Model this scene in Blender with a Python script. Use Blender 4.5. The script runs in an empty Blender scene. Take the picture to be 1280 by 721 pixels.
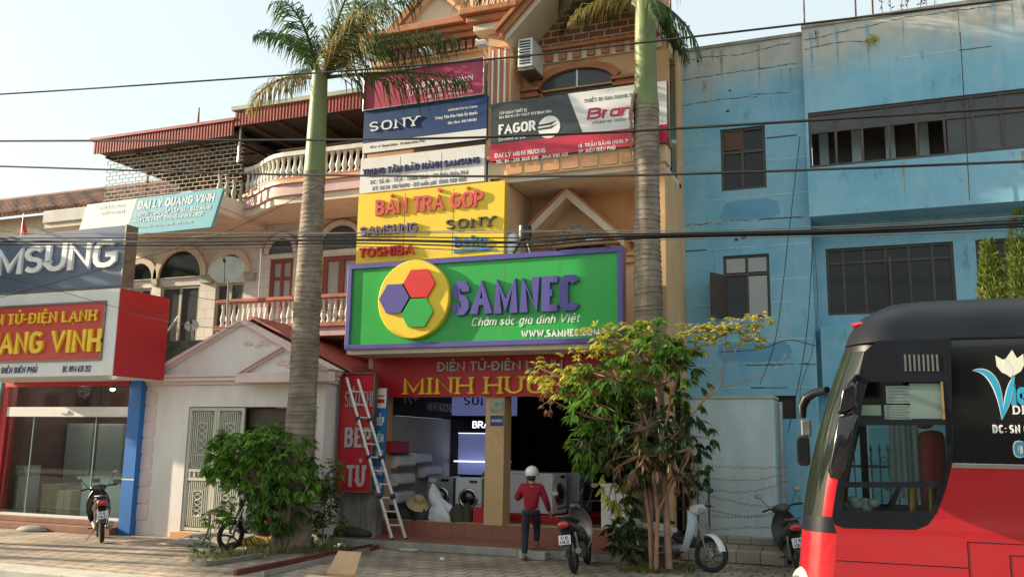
import bpy, math, random, unicodedata
from mathutils import Vector, Matrix, Quaternion
random.seed(7)
S = bpy.context.scene
COL = S.collection
rad = math.radians

# ------------------------------------------------------------------ camera
CAM = Vector((0, 0, 2.0))
F_PX, PITCH, ROLL, YAW = 1132.7, rad(9.845), rad(0.896), rad(21.88)
fw = Vector((-math.sin(YAW) * math.cos(PITCH), math.cos(YAW) * math.cos(PITCH), math.sin(PITCH)))
rt = Vector((math.cos(YAW), math.sin(YAW), 0))
up = rt.cross(fw)
r2 = rt * math.cos(ROLL) + up * math.sin(ROLL)
u2 = up * math.cos(ROLL) - rt * math.sin(ROLL)
cd = bpy.data.cameras.new('camera')
cam = bpy.data.objects.new('camera', cd)
COL.objects.link(cam)
cd.sensor_width = 36
cd.lens = F_PX / 1280 * 36
cd.clip_end = 3000
m = Matrix((r2, u2, -fw)).transposed().to_4x4()
m.translation = CAM
cam.matrix_world = m
S.camera = cam

# ------------------------------------------------------------------ light
SUN_EL = 18.0
SUN_H = Vector((-0.975, -0.19, 0)).normalized()
w = bpy.data.worlds.new('World')
S.world = w
w.use_nodes = True
nt = w.node_tree
sky = nt.nodes.new('ShaderNodeTexSky')
sky.sky_type = 'NISHITA'
sky.sun_disc = False
sky.sun_elevation = rad(SUN_EL)
sky.sun_rotation = math.atan2(SUN_H.x, SUN_H.y)
sky.air_density = 1.0
sky.dust_density = 3.0
sky.ozone_density = 1.0
hz = nt.nodes.new('ShaderNodeMix')          # thin bright overcast veil over the clear sky
hz.data_type = 'RGBA'
hz.inputs['Factor'].default_value = 0.80
hz.inputs['B'].default_value = (2.15, 2.42, 2.34, 1)
nt.links.new(sky.outputs[0], hz.inputs['A'])
bg = nt.nodes['Background']
nt.links.new(hz.outputs['Result'], bg.inputs[0])
bg.inputs[1].default_value = 0.15
sd = bpy.data.lights.new('sun', 'SUN')
sd.energy = 4.0
sd.angle = rad(0.6)
sd.color = (1.0, 0.84, 0.62)
sun = bpy.data.objects.new('sun', sd)
COL.objects.link(sun)
sv = SUN_H * math.cos(rad(SUN_EL)) + Vector((0, 0, math.sin(rad(SUN_EL))))
sun.rotation_euler = sv.to_track_quat('Z', 'Y').to_euler()
sun.location = (-20, -10, 20)
S.view_settings.view_transform = 'Standard'
S.view_settings.look = 'None'
S.view_settings.exposure = 1.42
S.view_settings.gamma = 1

# ------------------------------------------------------------------ measuring helpers
def ray(x, y):
    return fw * F_PX + r2 * (x - 640) - u2 * (y - 360.5)
def P(x, y, Y):
    """point of the facade plane Y seen at photo position x, y"""
    d = ray(x, y)
    return CAM + d * (Y / d.y)
def PX(x, y, X):
    d = ray(x, y)
    return CAM + d * (X / d.x)
def G(x, y, z=0.0):
    d = ray(x, y)
    return CAM + d * ((z - CAM.z) / d.z)

# ------------------------------------------------------------------ materials
def mat(name, col, rough=0.6, var=0.12, scale=2.5, metal=0.0, bump=0.0, bscale=40, spec=0.5,
        dirt=None, damt=0.0, dscale=(1.2, 1.2, 0.35), coat=0.0, alpha=None, emit=None, estr=0):
    m = bpy.data.materials.new(name)
    m.use_nodes = True
    n, l = m.node_tree.nodes, m.node_tree.links
    b = n['Principled BSDF']
    b.inputs['Roughness'].default_value = rough
    b.inputs['Metallic'].default_value = metal
    b.inputs['Specular IOR Level'].default_value = spec
    b.inputs['Coat Weight'].default_value = coat
    tc = n.new('ShaderNodeTexCoord')
    ns = n.new('ShaderNodeTexNoise')
    ns.inputs['Scale'].default_value = scale
    ns.inputs['Detail'].default_value = 6
    l.new(tc.outputs['Object'], ns.inputs['Vector'])
    rp = n.new('ShaderNodeValToRGB')
    c = Vector(col)
    rp.color_ramp.elements[0].position = 0.3
    rp.color_ramp.elements[1].position = 0.7
    rp.color_ramp.elements[0].color = (*[max(0, min(1, v * (1 - var))) for v in c], 1)
    rp.color_ramp.elements[1].color = (*[max(0, min(1, v * (1 + var))) for v in c], 1)
    l.new(ns.outputs['Fac'], rp.inputs['Fac'])
    out = rp.outputs['Color']
    if dirt is not None:
        mp = n.new('ShaderNodeMapping')
        mp.inputs['Scale'].default_value = dscale
        l.new(tc.outputs['Object'], mp.inputs['Vector'])
        n2 = n.new('ShaderNodeTexNoise')
        n2.inputs['Scale'].default_value = 2.2
        n2.inputs['Detail'].default_value = 8
        n2.inputs['Roughness'].default_value = 0.65
        l.new(mp.outputs[0], n2.inputs['Vector'])
        r3 = n.new('ShaderNodeValToRGB')
        r3.color_ramp.elements[0].position = 0.42
        r3.color_ramp.elements[1].position = 0.78
        r3.color_ramp.elements[0].color = (0, 0, 0, 1)
        r3.color_ramp.elements[1].color = (damt, damt, damt, 1)
        l.new(n2.outputs['Fac'], r3.inputs['Fac'])
        mx = n.new('ShaderNodeMix')
        mx.data_type = 'RGBA'
        l.new(r3.outputs['Color'], mx.inputs['Factor'])
        l.new(out, mx.inputs['A'])
        mx.inputs['B'].default_value = (*dirt, 1)
        out = mx.outputs['Result']
    l.new(out, b.inputs['Base Color'])
    if bump:
        n4 = n.new('ShaderNodeTexNoise')
        n4.inputs['Scale'].default_value = bscale
        n4.inputs['Detail'].default_value = 4
        l.new(tc.outputs['Object'], n4.inputs['Vector'])
        bp = n.new('ShaderNodeBump')
        bp.inputs['Strength'].default_value = bump
        bp.inputs['Distance'].default_value = 0.02
        l.new(n4.outputs['Fac'], bp.inputs['Height'])
        l.new(bp.outputs[0], b.inputs['Normal'])
    if emit:
        b.inputs['Emission Color'].default_value = (*emit, 1)
        b.inputs['Emission Strength'].default_value = estr
    return m

def brick(name, c1, c2, mortar, sx, sy, msize=0.02, rough=0.85, axes='XZ', offset=0.5, bump=0.4, var=0.25):
    m = bpy.data.materials.new(name)
    m.use_nodes = True
    n, l = m.node_tree.nodes, m.node_tree.links
    b = n['Principled BSDF']
    b.inputs['Roughness'].default_value = rough
    tc = n.new('ShaderNodeTexCoord')
    sp = n.new('ShaderNodeSeparateXYZ')
    cb = n.new('ShaderNodeCombineXYZ')
    l.new(tc.outputs['Object'], sp.inputs[0])
    l.new(sp.outputs[axes[0]], cb.inputs['X'])
    l.new(sp.outputs[axes[1]], cb.inputs['Y'])
    bt = n.new('ShaderNodeTexBrick')
    bt.offset = offset
    bt.inputs['Scale'].default_value = 1
    bt.inputs['Brick Width'].default_value = sx
    bt.inputs['Row Height'].default_value = sy
    bt.inputs['Mortar Size'].default_value = msize
    bt.inputs['Mortar Smooth'].default_value = 0.2
    bt.inputs['Color1'].default_value = (*c1, 1)
    bt.inputs['Color2'].default_value = (*c2, 1)
    bt.inputs['Mortar'].default_value = (*mortar, 1)
    l.new(cb.outputs[0], bt.inputs['Vector'])
    ns = n.new('ShaderNodeTexNoise')
    ns.inputs['Scale'].default_value = 1.3
    ns.inputs['Detail'].default_value = 8
    l.new(tc.outputs['Object'], ns.inputs['Vector'])
    mr = n.new('ShaderNodeMapRange')
    mr.inputs[1].default_value = 0.3
    mr.inputs[2].default_value = 0.7
    mr.inputs[3].default_value = 1 - var
    mr.inputs[4].default_value = 1 + var
    l.new(ns.outputs['Fac'], mr.inputs[0])
    mx = n.new('ShaderNodeMix')
    mx.data_type = 'RGBA'
    mx.blend_type = 'MULTIPLY'
    mx.inputs['Factor'].default_value = 1
    l.new(bt.outputs['Color'], mx.inputs['A'])
    l.new(mr.outputs[0], mx.inputs['B'])
    l.new(mx.outputs['Result'], b.inputs['Base Color'])
    if bump:
        bp = n.new('ShaderNodeBump')
        bp.inputs['Strength'].default_value = bump
        bp.inputs['Distance'].default_value = 0.01
        bp.invert = True
        l.new(bt.outputs['Fac'], bp.inputs['Height'])
        l.new(bp.outputs[0], b.inputs['Normal'])
    return m

def glass(name, tint=(0.9, 0.95, 0.95), refl=1.0):
    m = bpy.data.materials.new(name)
    m.use_nodes = True
    n, l = m.node_tree.nodes, m.node_tree.links
    n.remove(n['Principled BSDF'])
    out = n['Material Output']
    tr = n.new('ShaderNodeBsdfTransparent')
    tr.inputs[0].default_value = (*tint, 1)
    gl = n.new('ShaderNodeBsdfGlossy')
    gl.inputs['Roughness'].default_value = 0.02
    lw = n.new('ShaderNodeLayerWeight')
    lw.inputs[0].default_value = 0.5
    pw = n.new('ShaderNodeMath')
    pw.operation = 'POWER'
    pw.inputs[1].default_value = 4
    l.new(lw.outputs['Facing'], pw.inputs[0])
    mu = n.new('ShaderNodeMath')
    mu.operation = 'MULTIPLY_ADD'
    mu.inputs[1].default_value = 0.9
    mu.inputs[2].default_value = 0.045 * refl
    l.new(pw.outputs[0], mu.inputs[0])
    mx = n.new('ShaderNodeMixShader')
    l.new(mu.outputs[0], mx.inputs[0])
    l.new(tr.outputs[0], mx.inputs[1])
    l.new(gl.outputs[0], mx.inputs[2])
    l.new(mx.outputs[0], out.inputs[0])
    return m

def leafmat(name, c_dark, c_light, trans=0.35, rough=0.45):
    m = bpy.data.materials.new(name)
    m.use_nodes = True
    n, l = m.node_tree.nodes, m.node_tree.links
    b = n['Principled BSDF']
    b.inputs['Roughness'].default_value = rough
    b.inputs['Specular IOR Level'].default_value = 0.35
    gm = n.new('ShaderNodeNewGeometry')
    rp = n.new('ShaderNodeValToRGB')
    rp.color_ramp.elements[0].color = (*c_dark, 1)
    rp.color_ramp.elements[1].color = (*c_light, 1)
    l.new(gm.outputs['Random Per Island'], rp.inputs[0])
    l.new(rp.outputs[0], b.inputs['Base Color'])
    tl = n.new('ShaderNodeBsdfTranslucent')
    l.new(rp.outputs[0], tl.inputs[0])
    mx = n.new('ShaderNodeMixShader')
    mx.inputs[0].default_value = trans
    l.new(b.outputs[0], mx.inputs[1])
    l.new(tl.outputs[0], mx.inputs[2])
    l.new(mx.outputs[0], n['Material Output'].inputs[0])
    return m

# ------------------------------------------------------------------ mesh builder
WORLD = {}
class MB:
    def __init__(s):
        s.v = []
        s.f = []
    def add(s, vs, fs):
        o = len(s.v)
        s.v += [tuple(v) for v in vs]
        s.f += [tuple(i + o for i in f) for f in fs]
        return s
    def box(s, x0, x1, y0, y1, z0, z1):
        x0, x1 = min(x0, x1), max(x0, x1)
        y0, y1 = min(y0, y1), max(y0, y1)
        z0, z1 = min(z0, z1), max(z0, z1)
        return s.add([(x0, y0, z0), (x1, y0, z0), (x1, y1, z0), (x0, y1, z0), (x0, y0, z1), (x1, y0, z1), (x1, y1, z1), (x0, y1, z1)],
                     [(0, 3, 2, 1), (4, 5, 6, 7), (0, 1, 5, 4), (1, 2, 6, 5), (2, 3, 7, 6), (3, 0, 4, 7)])
    def prism(s, loop, off):
        """planar loop of 3d points swept along off"""
        loop = [Vector(p) for p in loop]
        off = Vector(off)
        n = len(loop)
        nr = Vector((0, 0, 0))
        for i in range(n):
            nr += loop[i].cross(loop[(i + 1) % n])
        if nr.dot(off) > 0:
            loop = loop[::-1]
        vs = loop + [p + off for p in loop]
        fs = [tuple(range(n)), tuple(range(2 * n - 1, n - 1, -1))]
        for i in range(n):
            j = (i + 1) % n
            fs.append((i, i + n, j + n, j))
        return s.add(vs, fs)
    def xz(s, pts, y0, y1):
        return s.prism([(p[0], y0, p[1]) for p in pts], (0, y1 - y0, 0))
    def yz(s, pts, x0, x1):
        return s.prism([(x0, p[0], p[1]) for p in pts], (x1 - x0, 0, 0))
    def xy(s, pts, z0, z1):
        return s.prism([(p[0], p[1], z0) for p in pts], (0, 0, z1 - z0))
    def tube(s, pts, r, n=8, cap=True):
        pts = [Vector(p) for p in pts]
        k = len(pts)
        rs = r if isinstance(r, (list, tuple)) else [r] * k
        d = (pts[1] - pts[0]).normalized()
        a = d.orthogonal().normalized()
        vs = []
        for i, p in enumerate(pts):
            if 0 < i < k - 1:
                t = ((pts[i + 1] - p).normalized() + (p - pts[i - 1]).normalized())
                t = t.normalized() if t.length > 1e-6 else d
            elif i == 0:
                t = d
            else:
                t = (pts[-1] - pts[-2]).normalized()
            a = (a - t * a.dot(t))
            a = a.normalized() if a.length > 1e-6 else t.orthogonal().normalized()
            b = t.cross(a)
            for j in range(n):
                an = 2 * math.pi * j / n
                vs.append(p + (a * math.cos(an) + b * math.sin(an)) * rs[i])
        fs = []
        for i in range(k - 1):
            for j in range(n):
                j2 = (j + 1) % n
                fs.append((i * n + j, i * n + j2, (i + 1) * n + j2, (i + 1) * n + j))
        if cap:
            fs.append(tuple(range(n - 1, -1, -1)))
            fs.append(tuple(range((k - 1) * n, k * n)))
        return s.add(vs, fs)
    def lathe(s, prof, c=(0, 0, 0), n=16, ax='Z', cap=True):
        """prof: list of (r, h) along axis"""
        vs = []
        k = len(prof)
        for r, h in prof:
            for j in range(n):
                an = 2 * math.pi * j / n
                u, v = r * math.cos(an), r * math.sin(an)
                if ax == 'Z':
                    q = (c[0] + u, c[1] + v, c[2] + h)
                elif ax == 'Y':
                    q = (c[0] + v, c[1] + h, c[2] + u)
                else:
                    q = (c[0] + h, c[1] + u, c[2] + v)
                vs.append(q)
        fs = []
        for i in range(k - 1):
            for j in range(n):
                j2 = (j + 1) % n
                fs.append((i * n + j, i * n + j2, (i + 1) * n + j2, (i + 1) * n + j))
        if cap:
            fs.append(tuple(range(n - 1, -1, -1)))
            fs.append(tuple(range((k - 1) * n, k * n)))
        return s.add(vs, fs)
    def ball(s, c, r, n=12, m=8):
        rx, ry, rz = r if isinstance(r, (list, tuple)) else (r, r, r)
        vs, fs = [], []
        for i in range(1, m):
            th = math.pi * i / m
            for j in range(n):
                ph = 2 * math.pi * j / n
                vs.append((c[0] + rx * math.sin(th) * math.cos(ph), c[1] + ry * math.sin(th) * math.sin(ph), c[2] + rz * math.cos(th)))
        t = len(vs)
        vs += [(c[0], c[1], c[2] + rz), (c[0], c[1], c[2] - rz)]
        for i in range(m - 2):
            for j in range(n):
                j2 = (j + 1) % n
                fs.append((i * n + j, (i + 1) * n + j, (i + 1) * n + j2, i * n + j2))
        for j in range(n):
            j2 = (j + 1) % n
            fs.append((t, j, j2))
            fs.append((t + 1, (m - 2) * n + j2, (m - 2) * n + j))
        return s.add(vs, fs)
    def rbox(s, x0, x1, y0, y1, z0, z1, r):
        """box rounded in the xz outline"""
        pts = []
        for cx, cz, a0 in ((x1 - r, z1 - r, 0), (x0 + r, z1 - r, 90), (x0 + r, z0 + r, 180), (x1 - r, z0 + r, 270)):
            for k in range(5):
                a = rad(a0 + k * 22.5)
                pts.append((cx + r * math.cos(a), cz + r * math.sin(a)))
        return s.xz(pts, y0, y1)
    def loft(s, rings, closed=True, cap=True):
        n = len(rings[0])
        vs = [p for r in rings for p in r]
        fs = []
        for i in range(len(rings) - 1):
            for j in range(n if closed else n - 1):
                j2 = (j + 1) % n
                fs.append((i * n + j, i * n + j2, (i + 1) * n + j2, (i + 1) * n + j))
        if cap:
            fs.append(tuple(range(n - 1, -1, -1)))
            fs.append(tuple(range((len(rings) - 1) * n, len(rings) * n)))
        return s.add(vs, fs)
    def wall(s, x0, x1, z0, z1, y, holes=(), depth=0.2, thick=None):
        """wall facing -Y with rectangular openings (x0,x1,z0,z1) and their reveals"""
        xs = sorted(set([x0, x1] + [h[0] for h in holes] + [h[1] for h in holes]))
        zs = sorted(set([z0, z1] + [h[2] for h in holes] + [h[3] for h in holes]))
        for i in range(len(xs) - 1):
            for j in range(len(zs) - 1):
                cx, cz = (xs[i] + xs[i + 1]) / 2, (zs[j] + zs[j + 1]) / 2
                if any(h[0] < cx < h[1] and h[2] < cz < h[3] for h in holes):
                    continue
                s.add([(xs[i], y, zs[j]), (xs[i + 1], y, zs[j]), (xs[i + 1], y, zs[j + 1]), (xs[i], y, zs[j + 1])], [(0, 1, 2, 3)])
        for a, b, c, d in holes:
            s.add([(a, y, c), (b, y, c), (b, y, d), (a, y, d), (a, y + depth, c), (b, y + depth, c), (b, y + depth, d), (a, y + depth, d)],
                  [(0, 4, 5, 1), (1, 5, 6, 2), (2, 6, 7, 3), (3, 7, 4, 0)])
        if thick:
            s.add([(x0, y, z0), (x1, y, z0), (x1, y, z1), (x0, y, z1), (x0, y + thick, z0), (x1, y + thick, z0), (x1, y + thick, z1), (x0, y + thick, z1)],
                  [(0, 3, 7, 4), (1, 5, 6, 2), (3, 2, 6, 7), (0, 4, 5, 1)])
        return s
    def build(s, name, material=None, parent=None, smooth=None, bevel=0.0, origin=None, mods=None):
        vs = [Vector(v) for v in s.v]
        if origin is None:
            lo = [min(v[i] for v in vs) for i in range(3)]
            hi = [max(v[i] for v in vs) for i in range(3)]
            origin = Vector(((lo[0] + hi[0]) / 2, (lo[1] + hi[1]) / 2, lo[2]))
        origin = Vector(origin)
        me = bpy.data.meshes.new(name)
        me.from_pydata([v - origin for v in vs], [], s.f)
        if material:
            me.materials.append(material)
        if smooth:
            for p in me.polygons:
                p.use_smooth = True
            me.set_sharp_from_angle(angle=rad(smooth))
        me.update()
        o = bpy.data.objects.new(name, me)
        COL.objects.link(o)
        WORLD[o.name] = origin
        if parent:
            o.parent = parent
            o.location = origin - WORLD[parent.name]
        else:
            o.location = origin
        if bevel:
            b = o.modifiers.new('bevel', 'BEVEL')
            b.width = bevel
            b.segments = 2
            b.limit_method = 'ANGLE'
            b.angle_limit = rad(40)
        return o

def thing(name, label, cat, loc=(0, 0, 0), group=None):
    o = bpy.data.objects.new(name, None)
    o.empty_display_size = 0.2
    COL.objects.link(o)
    o.location = loc
    WORLD[o.name] = Vector(loc)
    o['label'] = label
    o['category'] = cat
    if group:
        o['group'] = group
    return o
def tag(o, label, cat, group=None):
    o['label'] = label
    o['category'] = cat
    if group:
        o['group'] = group
    return o
def kind(o, k):
    o['kind'] = k
    return o
def copy_tree(o, parent=None):
    c = o.copy()
    COL.objects.link(c)
    if parent:
        c.parent = parent
    WORLD[c.name] = WORLD.get(o.name, Vector((0, 0, 0)))
    for ch in list(o.children):
        copy_tree(ch, c)
    return c

# ------------------------------------------------------------------ stroke lettering
def _arc(cx, cy, rx, ry, a0, a1, n):
    return [(cx + rx * math.cos(rad(a0 + (a1 - a0) * i / n)), cy + ry * math.sin(rad(a0 + (a1 - a0) * i / n))) for i in range(n + 1)]
def glyph(ch, q):
    """centre-line strokes in a unit box and relative width; q = segments per quarter turn"""
    def O(x0, x1, y0, y1, a0=0, a1=360):
        n = max(1, round(abs(a1 - a0) / 90 * q))
        if q == 1:   # chamfered shape
            rx, ry = (x1 - x0) / 2, (y1 - y0) / 2
            kx, ky = rx * 0.45, ry * 0.28
            full = [(x1, y1 - ky), (x1 - kx, y1), (x0 + kx, y1), (x0, y1 - ky), (x0, y0 + ky), (x0 + kx, y0), (x1 - kx, y0), (x1, y0 + ky)]
            if a1 - a0 == 360:
                return full + [full[0]]
            k0 = {0: 0, 30: 0, 40: 0, 45: 0}.get(a0, 0)
            if a0 < 90 and a1 > 270:
                return full
        k = 1.0
        pts = []
        for i in range(n + 1):
            a = rad(a0 + (a1 - a0) * i / n)
            c, s_ = math.cos(a), math.sin(a)
            e = 0.72
            pts.append(((x0 + x1) / 2 + (x1 - x0) / 2 * math.copysign(abs(c) ** e, c), (y0 + y1) / 2 + (y1 - y0) / 2 * math.copysign(abs(s_) ** e, s_)))
        return pts
    X = 0.68
    U = {
        'A': ([[(0, 0), (.5, 1), (1, 0)], [(.2, .33), (.8, .33)]], .78),
        'B': ([[(0, 0), (0, 1)], [(0, 1), (.55, 1)] + _arc(.55, .77, .37, .23, 90, -90, 2 * q) + [(.16, .54)], [(.5, .54)] + _arc(.6, .27, .4, .27, 90, -90, 2 * q) + [(.16, 0)]], .66),
        'C': ([O(0, 1, 0, 1, 40, 320)], .68),
        'D': ([[(0, 0), (0, 1), (.5, 1)] + _arc(.5, .5, .5, .5, 90, -90, 2 * q) + [(.16, 0)]], .70),
        'E': ([[(1, 1), (0, 1), (0, 0), (1, 0)], [(0, .52), (.85, .52)]], .55),
        'F': ([[(1, 1), (0, 1), (0, 0)], [(0, .52), (.85, .52)]], .53),
        'G': ([O(0, 1, 0, 1, 40, 300) + [(1, .2), (1, .46), (.55, .46)]], .72),
        'H': ([[(0, 0), (0, 1)], [(1, 0), (1, 1)], [(0, .5), (1, .5)]], .68),
        'I': ([[(.5, 0), (.5, 1)]], .2),
        'J': ([[(1, 1), (1, .3)] + _arc(.5, .3, .5, .3, 0, -180, 2 * q)], .5),
        'K': ([[(0, 0), (0, 1)], [(1, 1), (0, .42)], [(.3, .58), (1, 0)]], .66),
        'L': ([[(0, 1), (0, 0), (1, 0)]], .52),
        'M': ([[(0, 0), (0, 1), (.5, .15), (1, 1), (1, 0)]], .86),
        'N': ([[(0, 0), (0, 1), (1, 0), (1, 1)]], .70),
        'O': ([O(0, 1, 0, 1)], .74),
        'P': ([[(0, 0), (0, 1), (.55, 1)] + _arc(.55, .73, .45, .27, 90, -90, 2 * q) + [(.16, .46)]], .62),
        'Q': ([O(0, 1, 0, 1), [(.6, .25), (1, -.08)]], .74),
        'R': ([[(0, 0), (0, 1), (.55, 1)] + _arc(.55, .74, .42, .26, 90, -90, 2 * q) + [(.16, .48)], [(.5, .48), (1, 0)]], .66),
        'S': ([(_arc(.5, .75, .5, .25, 30, 270, 3 * q)[:-1] if q > 1 else [(1, .72), (1, .86), (.72, 1), (.28, 1), (0, .86), (0, .66), (.2, .54)]) +
               ([(.5, .5)] if q > 1 else []) + (_arc(.5, .25, .5, .25, 90, -150, 3 * q)[1:] if q > 1 else [(.8, .46), (1, .34), (1, .14), (.72, 0), (.28, 0), (0, .14), (0, .28)])], .62),
        'T': ([[(0, 1), (1, 1)], [(.5, 1), (.5, 0)]], .60),
        'U': ([[(0, 1), (0, .32)] + _arc(.5, .32, .5, .32, 180, 360, 2 * q) + [(1, 1)]], .68),
        'V': ([[(0, 1), (.5, 0), (1, 1)]], .74),
        'W': ([[(0, 1), (.26, 0), (.5, .8), (.74, 0), (1, 1)]], 1.05),
        'X': ([[(0, 0), (1, 1)], [(0, 1), (1, 0)]], .7),
        'Y': ([[(0, 1), (.5, .48), (1, 1)], [(.5, .48), (.5, 0)]], .7),
        '0': ([O(0, 1, 0, 1)], .58), '1': ([[(.1, .8), (.6, 1), (.6, 0)]], .4),
        '2': ([_arc(.5, .72, .5, .28, 170, -30, 2 * q) + [(0, 0), (1, 0)]], .56),
        '3': ([_arc(.5, .77, .45, .23, 150, -90, 3 * q), _arc(.5, .27, .5, .27, 90, -150, 3 * q)], .56),
        '4': ([[(.7, 0), (.7, 1), (0, .28), (1, .28)]], .58),
        '5': ([[(.95, 1), (.12, 1), (.05, .56)] + _arc(.48, .32, .52, .32, 110, -150, 3 * q)], .56),
        '6': ([O(0, 1, 0, .6), [(0, .3), (.15, .75), (.7, 1)]], .56),
        '7': ([[(0, 1), (1, 1), (.35, 0)]], .54),
        '8': ([O(.06, .94, .53, 1), O(0, 1, 0, .53)], .56), '9': ([O(0, 1, .4, 1), [(1, .7), (.85, .25), (.3, 0)]], .56),
        '-': ([[(0, .42), (1, .42)]], .3), '.': ([[(.5, 0), (.5, .1)]], .16), ',': ([[(.6, .1), (.4, -.12)]], .16),
        ':': ([[(.5, .05), (.5, .15)], [(.5, .55), (.5, .65)]], .16), '/': ([[(0, 0), (1, 1)]], .4), '+': ([[(0, .45), (1, .45)], [(.5, .15), (.5, .75)]], .5),
        '(': ([[(1, 1.05), (.2, .7), (.2, .3), (1, -.05)]], .25), ')': ([[(0, 1.05), (.8, .7), (.8, .3), (0, -.05)]], .25),
        'a': ([O(0, 1, 0, X), [(1, X), (1, 0)]], .5), 'b': ([O(0, 1, 0, X), [(0, 1), (0, 0)]], .5),
        'c': ([O(0, 1, 0, X, 45, 315)], .46), 'd': ([O(0, 1, 0, X), [(1, 1), (1, 0)]], .5),
        'e': ([[(.05, X * .5), (.98, X * .5)] + O(0, 1, 0, X, 20, 310)], .5),
        'f': ([[(1, 1), (.6, 1), (.4, .85), (.4, 0)], [(0, X), (.9, X)]], .32),
        'g': ([O(0, 1, 0, X), [(1, X), (1, -.2), (.5, -.32), (.05, -.22)]], .5),
        'h': ([[(0, 0), (0, 1)], [(0, X * .6)] + _arc(.5, X * .6, .5, X * .4, 180, 0, 2 * q) + [(1, 0)]], .48),
        'i': ([[(.5, 0), (.5, X)], [(.5, .85), (.5, .96)]], .16), 'k': ([[(0, 0), (0, 1)], [(1, X), (0, .26)], [(.3, .4), (1, 0)]], .48),
        'l': ([[(.5, 0), (.5, 1)]], .16),
        'm': ([[(0, 0), (0, X)], [(0, X * .6)] + _arc(.25, X * .65, .25, X * .35, 180, 0, 2 * q) + [(.5, 0)], [(.5, X * .6)] + _arc(.75, X * .65, .25, X * .35, 180, 0, 2 * q) + [(1, 0)]], .76),
        'n': ([[(0, 0), (0, X)], [(0, X * .6)] + _arc(.5, X * .6, .5, X * .4, 180, 0, 2 * q) + [(1, 0)]], .48),
        'o': ([O(0, 1, 0, X)], .5), 'p': ([O(0, 1, 0, X), [(0, X), (0, -.3)]], .5), 'q': ([O(0, 1, 0, X), [(1, X), (1, -.3)]], .5),
        'r': ([[(0, 0), (0, X)], [(0, X * .55)] + _arc(.6, X * .55, .6, X * .45, 180, 80, 2 * q)], .32),
        's': ([[(.95, X * .85), (.5, X), (.05, X * .78), (.3, X * .55), (.75, X * .45), (.95, X * .22), (.5, 0), (0, X * .15)]], .42),
        't': ([[(.4, .92), (.4, .12), (.65, 0), (1, .04)], [(0, X), (.95, X)]], .32),
        'u': ([[(0, X), (0, X * .4)] + _arc(.5, X * .4, .5, X * .4, 180, 360, 2 * q) + [(1, X)], [(1, X), (1, 0)]], .48),
        'v': ([[(0, X), (.5, 0), (1, X)]], .5), 'w': ([[(0, X), (.25, 0), (.5, X * .85), (.75, 0), (1, X)]], .76),
        'x': ([[(0, 0), (1, X)], [(0, X), (1, 0)]], .5), 'y': ([[(0, X), (.5, .02)], [(1, X), (.3, -.32)]], .5),
    }
    return U.get(ch)
MARKS = {'\u0301': [[(.42, 0), (.66, .2)]], '\u0300': [[(.58, 0), (.34, .2)]], '\u0309': [[(.36, .14), (.5, .22), (.62, .13), (.5, .02)]],
         '\u0303': [[(.25, .04), (.4, .15), (.6, .05), (.75, .16)]], '\u0302': [[(.22, 0), (.5, .18), (.78, 0)]], '\u0306': [[(.24, .17), (.38, .03), (.62, .03), (.76, .17)]]}
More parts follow.
